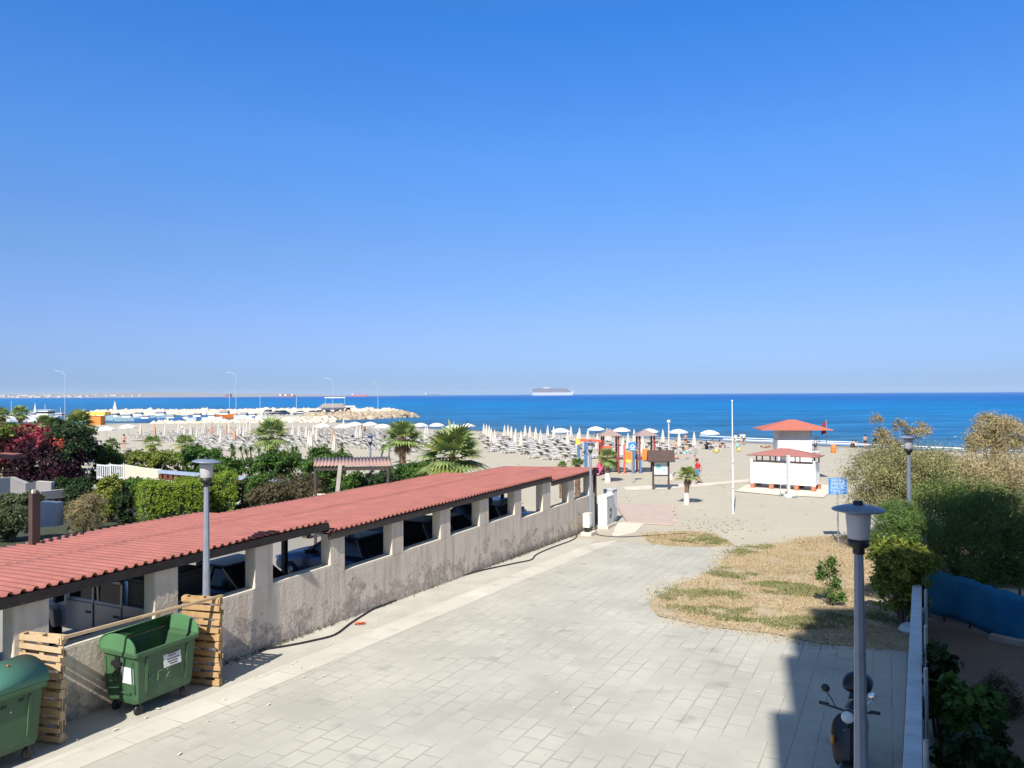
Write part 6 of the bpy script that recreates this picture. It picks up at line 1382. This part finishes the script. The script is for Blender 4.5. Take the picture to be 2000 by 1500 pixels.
    if top:
        v2 = [hip+(ch-hip)*.1, hip.lerp(ch, .55), ch, ch.lerp(nk, .55)]; r2 = [.142, .132, .150, .085]; e2 = [(0, 1), (1, 2), (2, 3)]
        if top[1] == 'brief': v2 = [ch-(ch-hip)*.12, ch]; r2 = [.142, .143]; e2 = [(0, 1)]
        else:
            for s in (1, -1): v2 += [limbs[s][3], limbs[s][3].lerp(limbs[s][4], .6)]; r2 += [.068, .056]; n0 = len(v2)-2; e2 += [(2, n0), (n0, n0+1)]
        skin('shirt', v2, e2, r2, top[0], t, root=0)
    return t
RED = cloth('red', (.55, .02, .03)); WHT = cloth('white', (.72, .70, .68)); BLK = cloth('black', (.02, .02, .024)); NAV = cloth('navy', (.05, .26, .5)); CYN = cloth('cyan', (.15, .62, .60)); GRN = cloth('pale_green', (.5, .62, .45)); PNK = cloth('pink', (.65, .25, .28)); BRN = cloth('brown', (.12, .08, .07)); YEL = cloth('yellow', (.7, .6, .1))
UP = rad(90)
person(1364, 945, 'walk', rad(200), 'person in a red T-shirt and blue shorts walking beside the information board', (RED, 'full'), (NAV, 'short'), M_SKIN2)
person(1341, 897, 'stand', rad(100), 'bare chested child in cyan shorts with the back to us right of the board', None, (CYN, 'short'), sc=.86)
person(1339, 872, 'stand', rad(80), 'bare chested person in dark trunks standing behind the child in cyan shorts', None, (BLK, 'brief'), M_SKIN2)
person(1437, 872, 'stand', rad(120), 'person in a white top standing right of the flagpole at the surf', (WHT, 'full'), (GRN, 'short'))
person(1453, 869, 'walk', rad(60), 'person in white shirt and dark shorts bending near the surf', (WHT, 'full'), (BRN, 'short'), M_SKIN2)
person(1447, 868, 'stand', rad(20), 'person in pale green between the two standing near the surf', (GRN, 'full'), (GRN, 'short'), sc=.95)
person(1439, 877, 'squat', rad(30), 'crouching person in cyan right of the flagpole', (CYN, 'full'), (CYN, 'short'), M_SKIN2, sc=.9)
person(1380, 877, 'sit', rad(60), 'person in black sitting on the sand left of the flagpole', (BLK, 'full'), (BLK, 'short'))
person(1391, 873, 'sit', rad(80), 'person with a bare orange tanned back sitting by the pale loungers', None, (BRN, 'short'), M_SKIN)
person(1407, 874, 'sit', rad(-30), 'person in a black bikini sitting at the left of the flagpole', (BLK, 'brief'), (BLK, 'brief'), long=True)
person(1400, 880, 'sit', rad(10), 'small child sitting in the sand beside the yellow bucket', None, (YEL, 'brief'), sc=.6)
person(1497, 875, 'lie', rad(10), 'person sunbathing on the sand left of the lifeguard tower', None, (BLK, 'brief'), M_SKIN2)
person(1315, 899, 'lie', rad(15), 'person lying on a pale towel right of the information board roof', None, (BLK, 'brief'))
person(1361, 902, 'squat', rad(200), 'small child crouching on the sand above the person in red', (PNK, 'full'), (PNK, 'short'), sc=.62)
person(1671, 874, 'sit', rad(90), 'person in a white top sitting at the water edge beside one in black', (WHT, 'full'), (BLK, 'short'), long=True)
person(1665, 874, 'sit', rad(80), 'person in black sitting at the water edge beside the one in white', (BLK, 'full'), (BLK, 'short'))
person(1690, 874, 'stand', rad(90), 'person in a black swimsuit standing at the water edge', (BLK, 'brief'), (BLK, 'short'), long=True)
person(242, 876, 'stand', rad(-60), 'person in a dark bikini standing alone on the sand at the left', (BLK, 'brief'), (BLK, 'brief'), long=True)
person(1200, 918, 'squat', rad(10), 'small dark clothed child crouching under the climbing frame', (BLK, 'full'), (BLK, 'short'), sc=.8)
person(1165, 862, 'stand', rad(90), 'person in black standing under an open parasol left of the playground', (BLK, 'full'), (BLK, 'short'))
person(1285, 877, 'sit', rad(60), 'person seated between loungers right of the playground tower', (WHT, 'full'), (BLK, 'short'), M_SKIN2)
person(1320, 875, 'sit', rad(150), 'person sitting in the shade of the parasol right of the beach pole', None, (PNK, 'brief'))
person(1592, 883, 'stand', rad(120), 'person standing behind the lifeguard tower railing', (WHT, 'full'), (BLK, 'short'), M_SKIN2, sc=.9)
person(878, 836, 'stand', rad(90), 'person by the water above the big bushy palm', None, (BLK, 'short'), M_SKIN2)
person(705, 846, 'stand', rad(90), 'person in dark clothes under the parasols near the boulders', (BLK, 'full'), (BLK, 'short'))
person(712, 850, 'walk', rad(40), 'person in brown walking under the parasols near the boulders', (BRN, 'full'), (BLK, 'short'))
person(395, 848, 'stand', rad(40), 'person with a tanned back among the left loungers', None, (BRN, 'short'), M_SKIN2)
person(590, 846, 'sit', rad(70), 'person in pink sitting among the left loungers', (PNK, 'full'), (BLK, 'short'))
# towel, buckets, barrel
p = G(1316, 900); m_ = MB(); m_.box((0, 0, .02), (1.9, .9, .02)); tag(m_.build('towel', cloth('towel', (.30, .42, .42)), loc=p, rz=.26), 'grey green beach towel under the lying person beside the board', 'towel')
for px, py, lb in ((1399, 885, 'yellow toy bucket on the sand left of the flagpole'), (1443, 882, 'yellow toy bucket on the sand right of the flagpole')):
    p = G(px, py); t = empty('toy_bucket', p, 0, lb, 'bucket'); m_ = MB(); m_.lathe([(0, 0), (.16, 0), (.22, .45), (.20, .45), (.15, .03)], 14); m_.build('body', M_PYE, t); m_ = MB(); m_.tube([(.21*math.cos(a), 0, .45+.2*math.sin(a)) for a in [i*math.pi/8 for i in range(9)]], .015, 5); m_.build('handle', M_PYE, t)
p = G(1628, 885); t = empty('litter_barrel', p, 0, 'orange ribbed plastic barrel on the sand right of the lifeguard tower', 'barrel'); m_ = MB(); m_.lathe([(0, 0), (.27, 0), (.29, .05), (.29, .3), (.31, .33), (.29, .36), (.29, .62), (.31, .65), (.29, .68), (.29, .95), (.26, 1.0), (.24, .98), (.24, .5), (0, .5)], 18); m_.build('body', mat('barrel_orange', (.75, .18, .03), .5, var=.05), t)
# ================================================================ HARBOUR
M_ROCK = mat('limestone', (.62, .56, .46), .9, col2=(.42, .35, .26), scale=.5, island=True); M_ROCKD = mat('limestone_brown', (.46, .37, .26), .9, col2=(.26, .2, .13), scale=.5, island=True)
def rocks(name, segs, label, mt, seed, n, size):
    R = np.random.RandomState(seed); bm = bmesh.new(); bmesh.ops.create_icosphere(bm, subdivisions=1, radius=1); bv = np.array([v.co[:] for v in bm.verts]); bf_ = np.array([[v.index for v in f.verts] for f in bm.faces]); bm.free()
    L_ = [math.dist(s[0][:2], s[1][:2]) for s in segs]; tot = sum(L_); V_ = []; Fc = []
    for i in range(n):
        k = R.choice(len(segs), p=np.array(L_)/tot); (a, b, wd, ht) = segs[k]; f = R.rand(); q = (R.rand()-.5)*2
        dx, dy = b[0]-a[0], b[1]-a[1]; l = math.hypot(dx, dy); x = a[0]+dx*f-dy/l*q*wd; y = a[1]+dy*f+dx/l*q*wd; z = ht*(1-abs(q)**1.3)*(.75+.25*R.rand())-.2
        s = size*(.6+.9*R.rand()); sc = s*np.array([1+.5*R.rand(), .8+.5*R.rand(), .6+.4*R.rand()]); v = bv*(1+.22*R.normal(size=(len(bv), 1)))*sc; an = R.rand()*6.28; ca, sa = math.cos(an), math.sin(an)
        v = np.stack([v[:, 0]*ca-v[:, 1]*sa+x, v[:, 0]*sa+v[:, 1]*ca+y, v[:, 2]+z], 1); Fc.append(bf_+len(bv)*i); V_.append(v)
    o = raw(name, np.concatenate(V_), np.concatenate(Fc), mt); return tag(o, label, 'breakwater', kind='stuff')
def sl_(px, Y): return (ray(px, 800)[0]*Y, Y)
rocks('breakwater_rocks', [(sl_(186, 314), sl_(500, 308), 4.5, 1.6), (sl_(500, 308), sl_(720, 292), 5, 1.9), (sl_(720, 292), sl_(772, 272), 6, 1.8)], 'long breakwater of pale boulders enclosing the small harbour', M_ROCK, 1, 5200, .95)
rocks('breakwater_rocks', [(sl_(772, 266), sl_(790, 252), 5, 1.6), (sl_(600, 232), sl_(700, 240), 6, 2.0), (sl_(700, 240), sl_(785, 258), 5, 1.6)], 'brownish boulders at the head of the breakwater beside the kiosk', M_ROCKD, 2, 1900, .85)
rocks('breakwater_rocks', [(sl_(300, 199), sl_(400, 203), 2.2, .75), (sl_(400, 203), sl_(560, 209), 3, .95), (sl_(560, 209), sl_(650, 216), 4, 1.5)], 'low bank of pale boulders between the beach loungers and the boats', M_ROCK, 3, 1700, .6)
# quay
m_ = MB(); m_.add([(*sl_(470, 262), .9), (*sl_(470, 255), .9), (*sl_(600, 236), .9), (*sl_(745, 250), .9), (*sl_(745, 275), .9), (*sl_(600, 288), .9)], [(0, 1, 2, 3, 4, 5)]); o = m_.build('quay', M_CONC); tag(o, kind='structure'); q = o.modifiers.new('t', 'SOLIDIFY'); q.thickness = 1.2; q.offset = -1
# kiosk on the quay
Yk = 245.; kk = Yk/F
t = empty('harbour_kiosk', (ray(657, 800)[0]*Yk, Yk, .9), 0, 'grey roofed harbour kiosk with a white beam frame above it', 'kiosk')
m_ = fixed(); m_.box((-1.2, 0, 1.3), (6.5, 4, 2.6)); m_.build('wall', M_WHITE, t)
m_ = MB(); m_.box((-2.3, -2.02, 1.5), (1.6, .06, 1.1)); m_.box((.6, -2.02, 1.5), (1.6, .06, 1.1)); m_.build('window', M_GLASSD, t)
m_ = fixed(); m_.add([(-5.4, -2.8, 2.7), (3.2, -2.8, 2.7), (3.2, 2.8, 2.7), (-5.4, 2.8, 2.7), (-4.2, 0, 4.0), (2.2, 0, 4.0)], [(0, 1, 5, 4), (1, 2, 5), (2, 3, 4, 5), (3, 0, 4), (3, 2, 1, 0)]); m_.build('roof', M_GREYW, t)
m_ = MB(); m_.box((-.2, -1, 5.9), (6.6, .5, .28)); m_.box((-3.3, -1, 4.6), (.05, .05, 2.6)); m_.box((2.9, -1, 4.6), (.05, .05, 2.6)); m_.build('beam_frame', M_WHITE, t)
m_ = MB(); m_.box((4.6, 0, 3.0), (3.2, 2.6, .5)); m_.build('white_awning', M_WHITE, t)
pxbush('harbour_tree', 680, 795, 7, 6, 246, 'redor', 900, 'small red flowering tree beside the harbour kiosk', 'tree', size=.25, seed=77)
# parked cars and boats
for i, (px, Y, kd, pt, lb) in enumerate(((523, 250, 'suv', P_WH, 'white van-like car on the quay at the left'), (540, 249, 'saloon', P_BK, 'black car on the quay, second from the left'), (556, 248, 'small', P_BL, 'blue car on the quay beside the boats'), (585, 246, 'saloon', P_GR, 'grey car on the quay in the middle'), (607, 245, 'small', P_WH, 'white small car on the quay'), (624, 238, 'suv', P_BK, 'dark car left of the harbour kiosk'), (642, 236, 'saloon', P_GR, 'grey car in front of the harbour kiosk'), (683, 240, 'small', P_BL, 'dark blue car right of the harbour kiosk'), (662, 237, 'small', P_RD, 'red car in front of the harbour kiosk'))):
    x = ray(px, 800)[0]*Y; car(kd, pt, (x, Y, 1.25), rad(rnd.uniform(-20, 200)), lb, 'cars parked on the quay')
M_HULL = mat('hull_white', (.75, .76, .77), .35, var=.03); M_HULB = mat('hull_blue', (.06, .16, .35), .4, var=.05); M_HULC = mat('hull_cyan', (.30, .42, .45), .4, var=.05); M_HULO = mat('hull_orange', (.6, .17, .03), .5, var=.05)
def boat(px, Y, L_, hull, rz, label, cabin=True, mast=0, top=None, base=0.):
    x = ray(px, 800)[0]*Y; t = empty('motor_boat', (x, Y, base), rz, label, 'boat', 'small boats in the harbour'); h = L_/2; w_ = L_*.17
    st = [(-h, .85, .05), (-h*.5, 1., 0), (0, 1., 0), (h*.5, .75, .1), (h*.85, .32, .28), (h, .03, .42)]; vs = []; fs = []; f = L_*.13
    for sx, k, sh in st: vs += [(sx, -w_*k, f+sh*f), (sx, -w_*k*.7, -.2), (sx, 0, -.35), (sx, w_*k*.7, -.2), (sx, w_*k, f+sh*f)]
    for i in range(len(st)-1):
        for k in range(4): fs.append((i*5+k, (i+1)*5+k, (i+1)*5+k+1, i*5+k+1))
        fs.append((i*5, i*5+4, (i+1)*5+4, (i+1)*5))
    fs.append((0, 1, 2, 3, 4)); m_ = fixed(); m_.add(vs, fs); m_.build('hull', hull, t)
    if cabin:
        m_ = fixed(); m_.box((-L_*.02, 0, f+L_*.07), (L_*.34, w_*1.3, L_*.14), taper=.85); c_ = m_.build('cabin', M_HULL, t); m_ = MB(); m_.box((-L_*.02, 0, f+L_*.09), (L_*.33, w_*1.26, L_*.045)); m_.build('window', M_GLASSD, c_)
        m_ = MB(); m_.box((-L_*.05, 0, f+L_*.155), (L_*.42, w_*1.4, .06)); m_.build('canopy', top or M_HULL, t)
    if mast: m_ = MB(); m_.tube([(0, 0, f), (0, 0, f+mast)], .05, 5); m_.build('mast', M_WHITE, t)
    return t
BT = [(88, 225, 12, M_HULL, 'large white cabin boat with blue windows near the left edge', 3.5, None), (118, 232, 8, M_HULL, 'white boat right of the large cabin boat', 3, None), (22, 230, 8, M_HULL, 'white boat near the left edge behind the palm', 5, None), (60, 236, 9, M_HULL, 'white boat behind the second palm from the left', 2, None),
      (200, 236, 8, M_HULC, 'pale turquoise boat at the left end of the basin', 0, P_BK), (225, 240, 7, M_HULL, 'white boat with a dark canopy near the end of the basin', 2, P_BK), (250, 228, 7.5, M_HULC, 'turquoise boat among the moored row', 0, None), (272, 245, 7.5, M_HULL, 'white boat with dark blue canopy in the moored row', 2.5, P_BL), (285, 222, 6, M_HULB, 'small dark blue boat in the moored row', 0, None), (315, 246, 8.5, M_HULC, 'turquoise boat with a white wheelhouse', 1.5, None),
      (335, 222, 6.5, M_HULB, 'blue boat right of the turquoise one with the wheelhouse', 0, P_WH), (362, 224, 6, M_HULL, 'low white boat near the boulder bank', 0, None), (385, 234, 7, M_HULB, 'blue boat in the middle of the basin', 0, P_BL), (440, 252, 8.5, M_HULO, 'orange red boat at the right end of the basin', 0, P_RD), (415, 228, 6, M_HULL, 'white open boat below the orange one', 0, None), (476, 236, 7, M_HULL, 'white boat by the quay steps', 2, P_BL), (495, 240, 6, M_HULL, 'small white boat at the quay corner', 0, None), (180, 226, 6.5, M_HULL, 'low white boat at the left end of the boulders', 2, None), (160, 240, 7, M_HULC, 'turquoise boat left of the basin', 2.5, None)]
for i, (px, Y, L_, hu, lb, ms, tp) in enumerate(BT): boat(px, Y, L_, hu, rad(rnd.choice((0, 8, -10, 170, 185))+rnd.uniform(-8, 8)), lb, True, ms, tp, base=.3)
# orange boat shed, sails, masts
p = At(188, 826, 170); t = empty('rental_stand', (p.x, p.y, g(p.x, p.y)), 0, 'yellow and orange rental stand at the left end of the beach', 'stand'); m_ = fixed(); m_.box((0, 0, 1), (3.0, 2, 2)); m_.build('body', M_PORG, t); m_ = fixed(); m_.box((0.4, 0, 2.5), (4.4, 2.6, .7)); m_.build('canopy', M_PYE, t)
for px, Y, yt, yb, lb in ((68, 262, 786, 806, 'small boat with a cream triangular sail behind the white cabin boat'), (224, 330, 782, 797, 'small boat with a white triangular sail beyond the breakwater')):
    a = At(px, yt, Y); x = a.x; t = empty('sailing_dinghy', (x, Y, 0), 0, lb, 'sailing boat'); H = a.z; m_ = MB(); m_.prism([(-.9, .35 if Y < 300 else 2.2), (.9, .35 if Y < 300 else 2.2), (.1, H)], 'y', -.03, .03); m_.tube([(.1, 0, .2), (.1, 0, H)], .05, 5); m_.build('sail', M_CANV, t)
    m_ = fixed(); m_.prism([(-1.6, .5), (1.8, .6), (1.3, 0), (-1.4, 0)], 'y', -.6, .6); m_.build('hull', M_HULL, t)
M_MAST = mat('mast_grey', (.42, .47, .54), .5, var=0)
for px, pt, Y, dx, lb in ((127, 724, 215, -1, 'tall light mast with a curved arm at the far left'), (461, 727, 222, -1, 'tall light mast with a curved arm behind the boulder bank'), (650, 738, 238, -1, 'tall light mast with a curved arm beside the harbour kiosk'), (738, 746, 285, -1, 'tall light mast standing on the breakwater head')):
    a = At(px, pt, Y); t = empty('light_mast', (a.x, Y, .5), 0, lb, 'light mast', 'tall light masts at the harbour'); H = a.z-.5; rr = .075
    m_ = MB(); m_.tube([(0, 0, 0), (0, 0, H-1.8)], [rr*1.2, rr*.7], 6); m_.build('pole', M_MAST, t)
    m_ = MB(); m_.tube([(0, 0, H-1.85), (dx*.25, 0, H-.9), (dx*.9, 0, H-.3), (dx*2.0, 0, H-.05)], .055, 6); m_.box((dx*2.3, 0, H-.03), (.9, .3, .12)); m_.build('arm', M_MAST, t)
for px, Y, H, lb in ((448, 300, 8.5, 'thin mast rising from the breakwater left of the light mast'), (508, 300, 7.5, 'thin mast rising from the breakwater near the parked cars'), (579, 260, 6.5, 'thin white mast near the middle of the quay')):
    m_ = MB(); m_.tube([(0, 0, 0), (0, 0, H)], .09, 5); o = m_.build('flag_mast', M_MAST, loc=(ray(px, 800)[0]*Y, Y, .5)); tag(o, lb, 'mast')
# ================================================================ SHIPS
M_SHW = mat('ship_white', (.44, .45, .5), .6, var=.02); M_SHG = mat('ship_decks', (.13, .095, .11), .7, var=.05); M_SHR = mat('ship_red', (.5, .10, .09), .6, var=.05); M_SHB = mat('ship_brown', (.30, .14, .12), .7, var=.1)
Ys = 5200.; ks = Ys/F; x0 = (1040-1000)*ks; LS = 81*ks
t = empty('cruise_ship', (x0+LS/2, Ys, 0), 0, 'long white cruise ship with many decks on the horizon', 'cruise ship')
h = LS/2
m_ = fixed(); m_.prism([(-h, 0), (-h-1, 20), (h*.8, 20), (h, 30), (h*.99, 24), (h*.9, 0)], 'y', -17, 17); m_.build('hull', M_SHW, t)
m_ = fixed(); m_.prism([(-h+1, 20), (-h+1, 44), (-h+20, 48), (h*.65, 46), (h*.72, 40), (h*.82, 24), (h*.84, 20)], 'y', -15.5, 15.5); sp = m_.build('superstructure', M_SHG, t)
for i in range(7):
    z = 22.5+i*3.4; b = h*(.80-.02*i); m_ = MB(); m_.box(((-h+2+b)/2, -15.9, z), (b+h-4, .6, .7)); m_.build('deck_line', M_SHW, sp)
m_ = fixed(); m_.prism([(-h*.52, 47), (-h*.44, 60), (-h*.30, 58), (-h*.12, 50), (-h*.1, 47)], 'y', -8, 8); m_.build('funnel', M_SHW, t)
m_ = fixed(); m_.prism([(-h*.45, 58), (-h*.42, 64), (-h*.34, 63), (-h*.32, 58)], 'y', -5, 5); m_.build('funnel_top', M_SHG, t)
def cargo(px0, px1, yt, Y, hull, sup, label, side, cont=False):
    k = Y/F; xa, xb = (px0-1000)*k, (px1-1000)*k; L_ = xb-xa; t = empty('cargo_ship', ((xa+xb)/2, Y, 0), 0, label, 'ship'); h = L_/2; H = 4.2*k*(.75)
    m_ = fixed(); m_.prism([(-h*.95, -1), (-h, H*.8), (h, H), (h*.93, -1)], 'y', -12, 12); m_.build('hull', hull, t)
    m_ = fixed(); s = side; m_.prism([(s*h*.92, H*.8), (s*h*.92, H*2.0), (s*h*.66, H*2.0), (s*h*.66, H*.8)][::s], 'y', -10, 10); m_.build('bridge', sup, t)
    m_ = MB(); m_.box((s*h*.8, 0, H*2.3), (h*.1, 6, H*.5)); m_.build('funnel', hull, t)
    for i in range(4 if cont else 2):
        m_ = MB(); x = -h*.6+i*h*.42 if cont else -h*.3*s+i*h*.4*s; m_.box((x, 0, H*1.25), (h*.3 if cont else h*.04, 14, H*(1.0 if cont else .9))); m_.build('container_stack' if cont else 'crane', M_CREAM if cont and i % 2 else sup if not cont else hull, t)
cargo(545, 576, 768, 4300, M_SHB, M_CREAM, 'brown cargo ship with cranes on the horizon left of centre', -1, True)
cargo(686, 719, 768, 5200, M_SHR, M_SHW, 'red tanker with a white bridge on the horizon', -1)
cargo(829, 856, 769, 5600, mat('ship_blue', (.1, .16, .25), .6), M_SHW, 'small white and dark ship on the horizon', -1)
cargo(438, 452, 770, 4800, M_SHB, M_SHG, 'tiny brown ship before the hills right of the far town', 1)
# ================================================================ APARTMENT BLOCK behind the viewer: it casts the big shadow on the right
def bx(x0, x1, y0, y1, z0, z1): return ((x0+x1)/2, (y0+y1)/2, (z0+z1)/2), (x1-x0, y1-y0, z1-z0)
t = empty('apartment_block', (10, -14, 2), 0, 'tall apartment block behind the viewer that shades the right part of the plaza', 'building')
def BB(nm, mt, x0, x1, y0, y1, z0, z1): m_ = fixed(); c, d = bx(x0-10, x1-10, y0+14, y1+14, z0-2, z1-2); m_.box(c, d); return m_.build(nm, mt, t)
BB('main_block', M_GWALL, -.4, 34, -22, -6, 0, 27.0); BB('stair_tower', M_CREAM, 2.6, 6.6, -20, -6.02, 27.0, 33.4)
BB('shadow_step', M_CREAM, -.72, -.4, -12, -6, 0, 25.6); BB('shadow_step', M_CREAM, -1.25, -.72, -12, -6, 0, 23.2); BB('shadow_step', M_CREAM, -1.6, -1.25, -12, -6, 0, 20.3)  # unseen steps added, heights shaped to fit the edge of the plaza shadow
for i in range(7):
    for j in range(8):
        x = -1+j*4.2; z = 2.6+i*3.4; f_ = BB('window', M_GLASSD, x, x+1.8, -6.0, -5.95, z, z+1.7)

wl = []
for i in range(520):
    u_ = rnd.choice((rnd.uniform(9, 31), rnd.gauss(13, 1.2), rnd.gauss(26, 2))); p = W(u_, -12.40+abs(rnd.gauss(0, .05))); z = g(p.x, p.y)+.01; h = rnd.uniform(.03, .12); a = rnd.uniform(0, 6.28)
    wl += [(p.x-math.cos(a)*.012, p.y-math.sin(a)*.012, z), (p.x+math.cos(a)*.012, p.y+math.sin(a)*.012, z), (p.x+rnd.gauss(0, .04), p.y+rnd.gauss(0, .04), z+h)]
tag(raw('wall_foot_weeds', wl, np.arange(len(wl)).reshape(-1, 3), LM['olive']), 'sparse weeds growing along the foot of the peeling wall', 'weeds', kind='stuff')
# ================================================================ HAZE over the bay
hz = MB(); hz.box((0, 12000, 58), (59000, 25900, 130)); hzo = hz.build('haze', M_WHITE); hzo.data.materials.clear()
mh = bpy.data.materials.new('haze_air'); mh.use_nodes = True; mh.node_tree.nodes.clear()
ho = mh.node_tree.nodes.new('ShaderNodeOutputMaterial'); pv = mh.node_tree.nodes.new('ShaderNodeVolumePrincipled'); pv.inputs['Color'].default_value = (.62, .80, 1.0, 1); pv.inputs['Density'].default_value = 6e-5
mh.node_tree.links.new(pv.outputs[0], ho.inputs['Volume']); hzo.data.materials.append(mh); tag(hzo, kind='stuff')
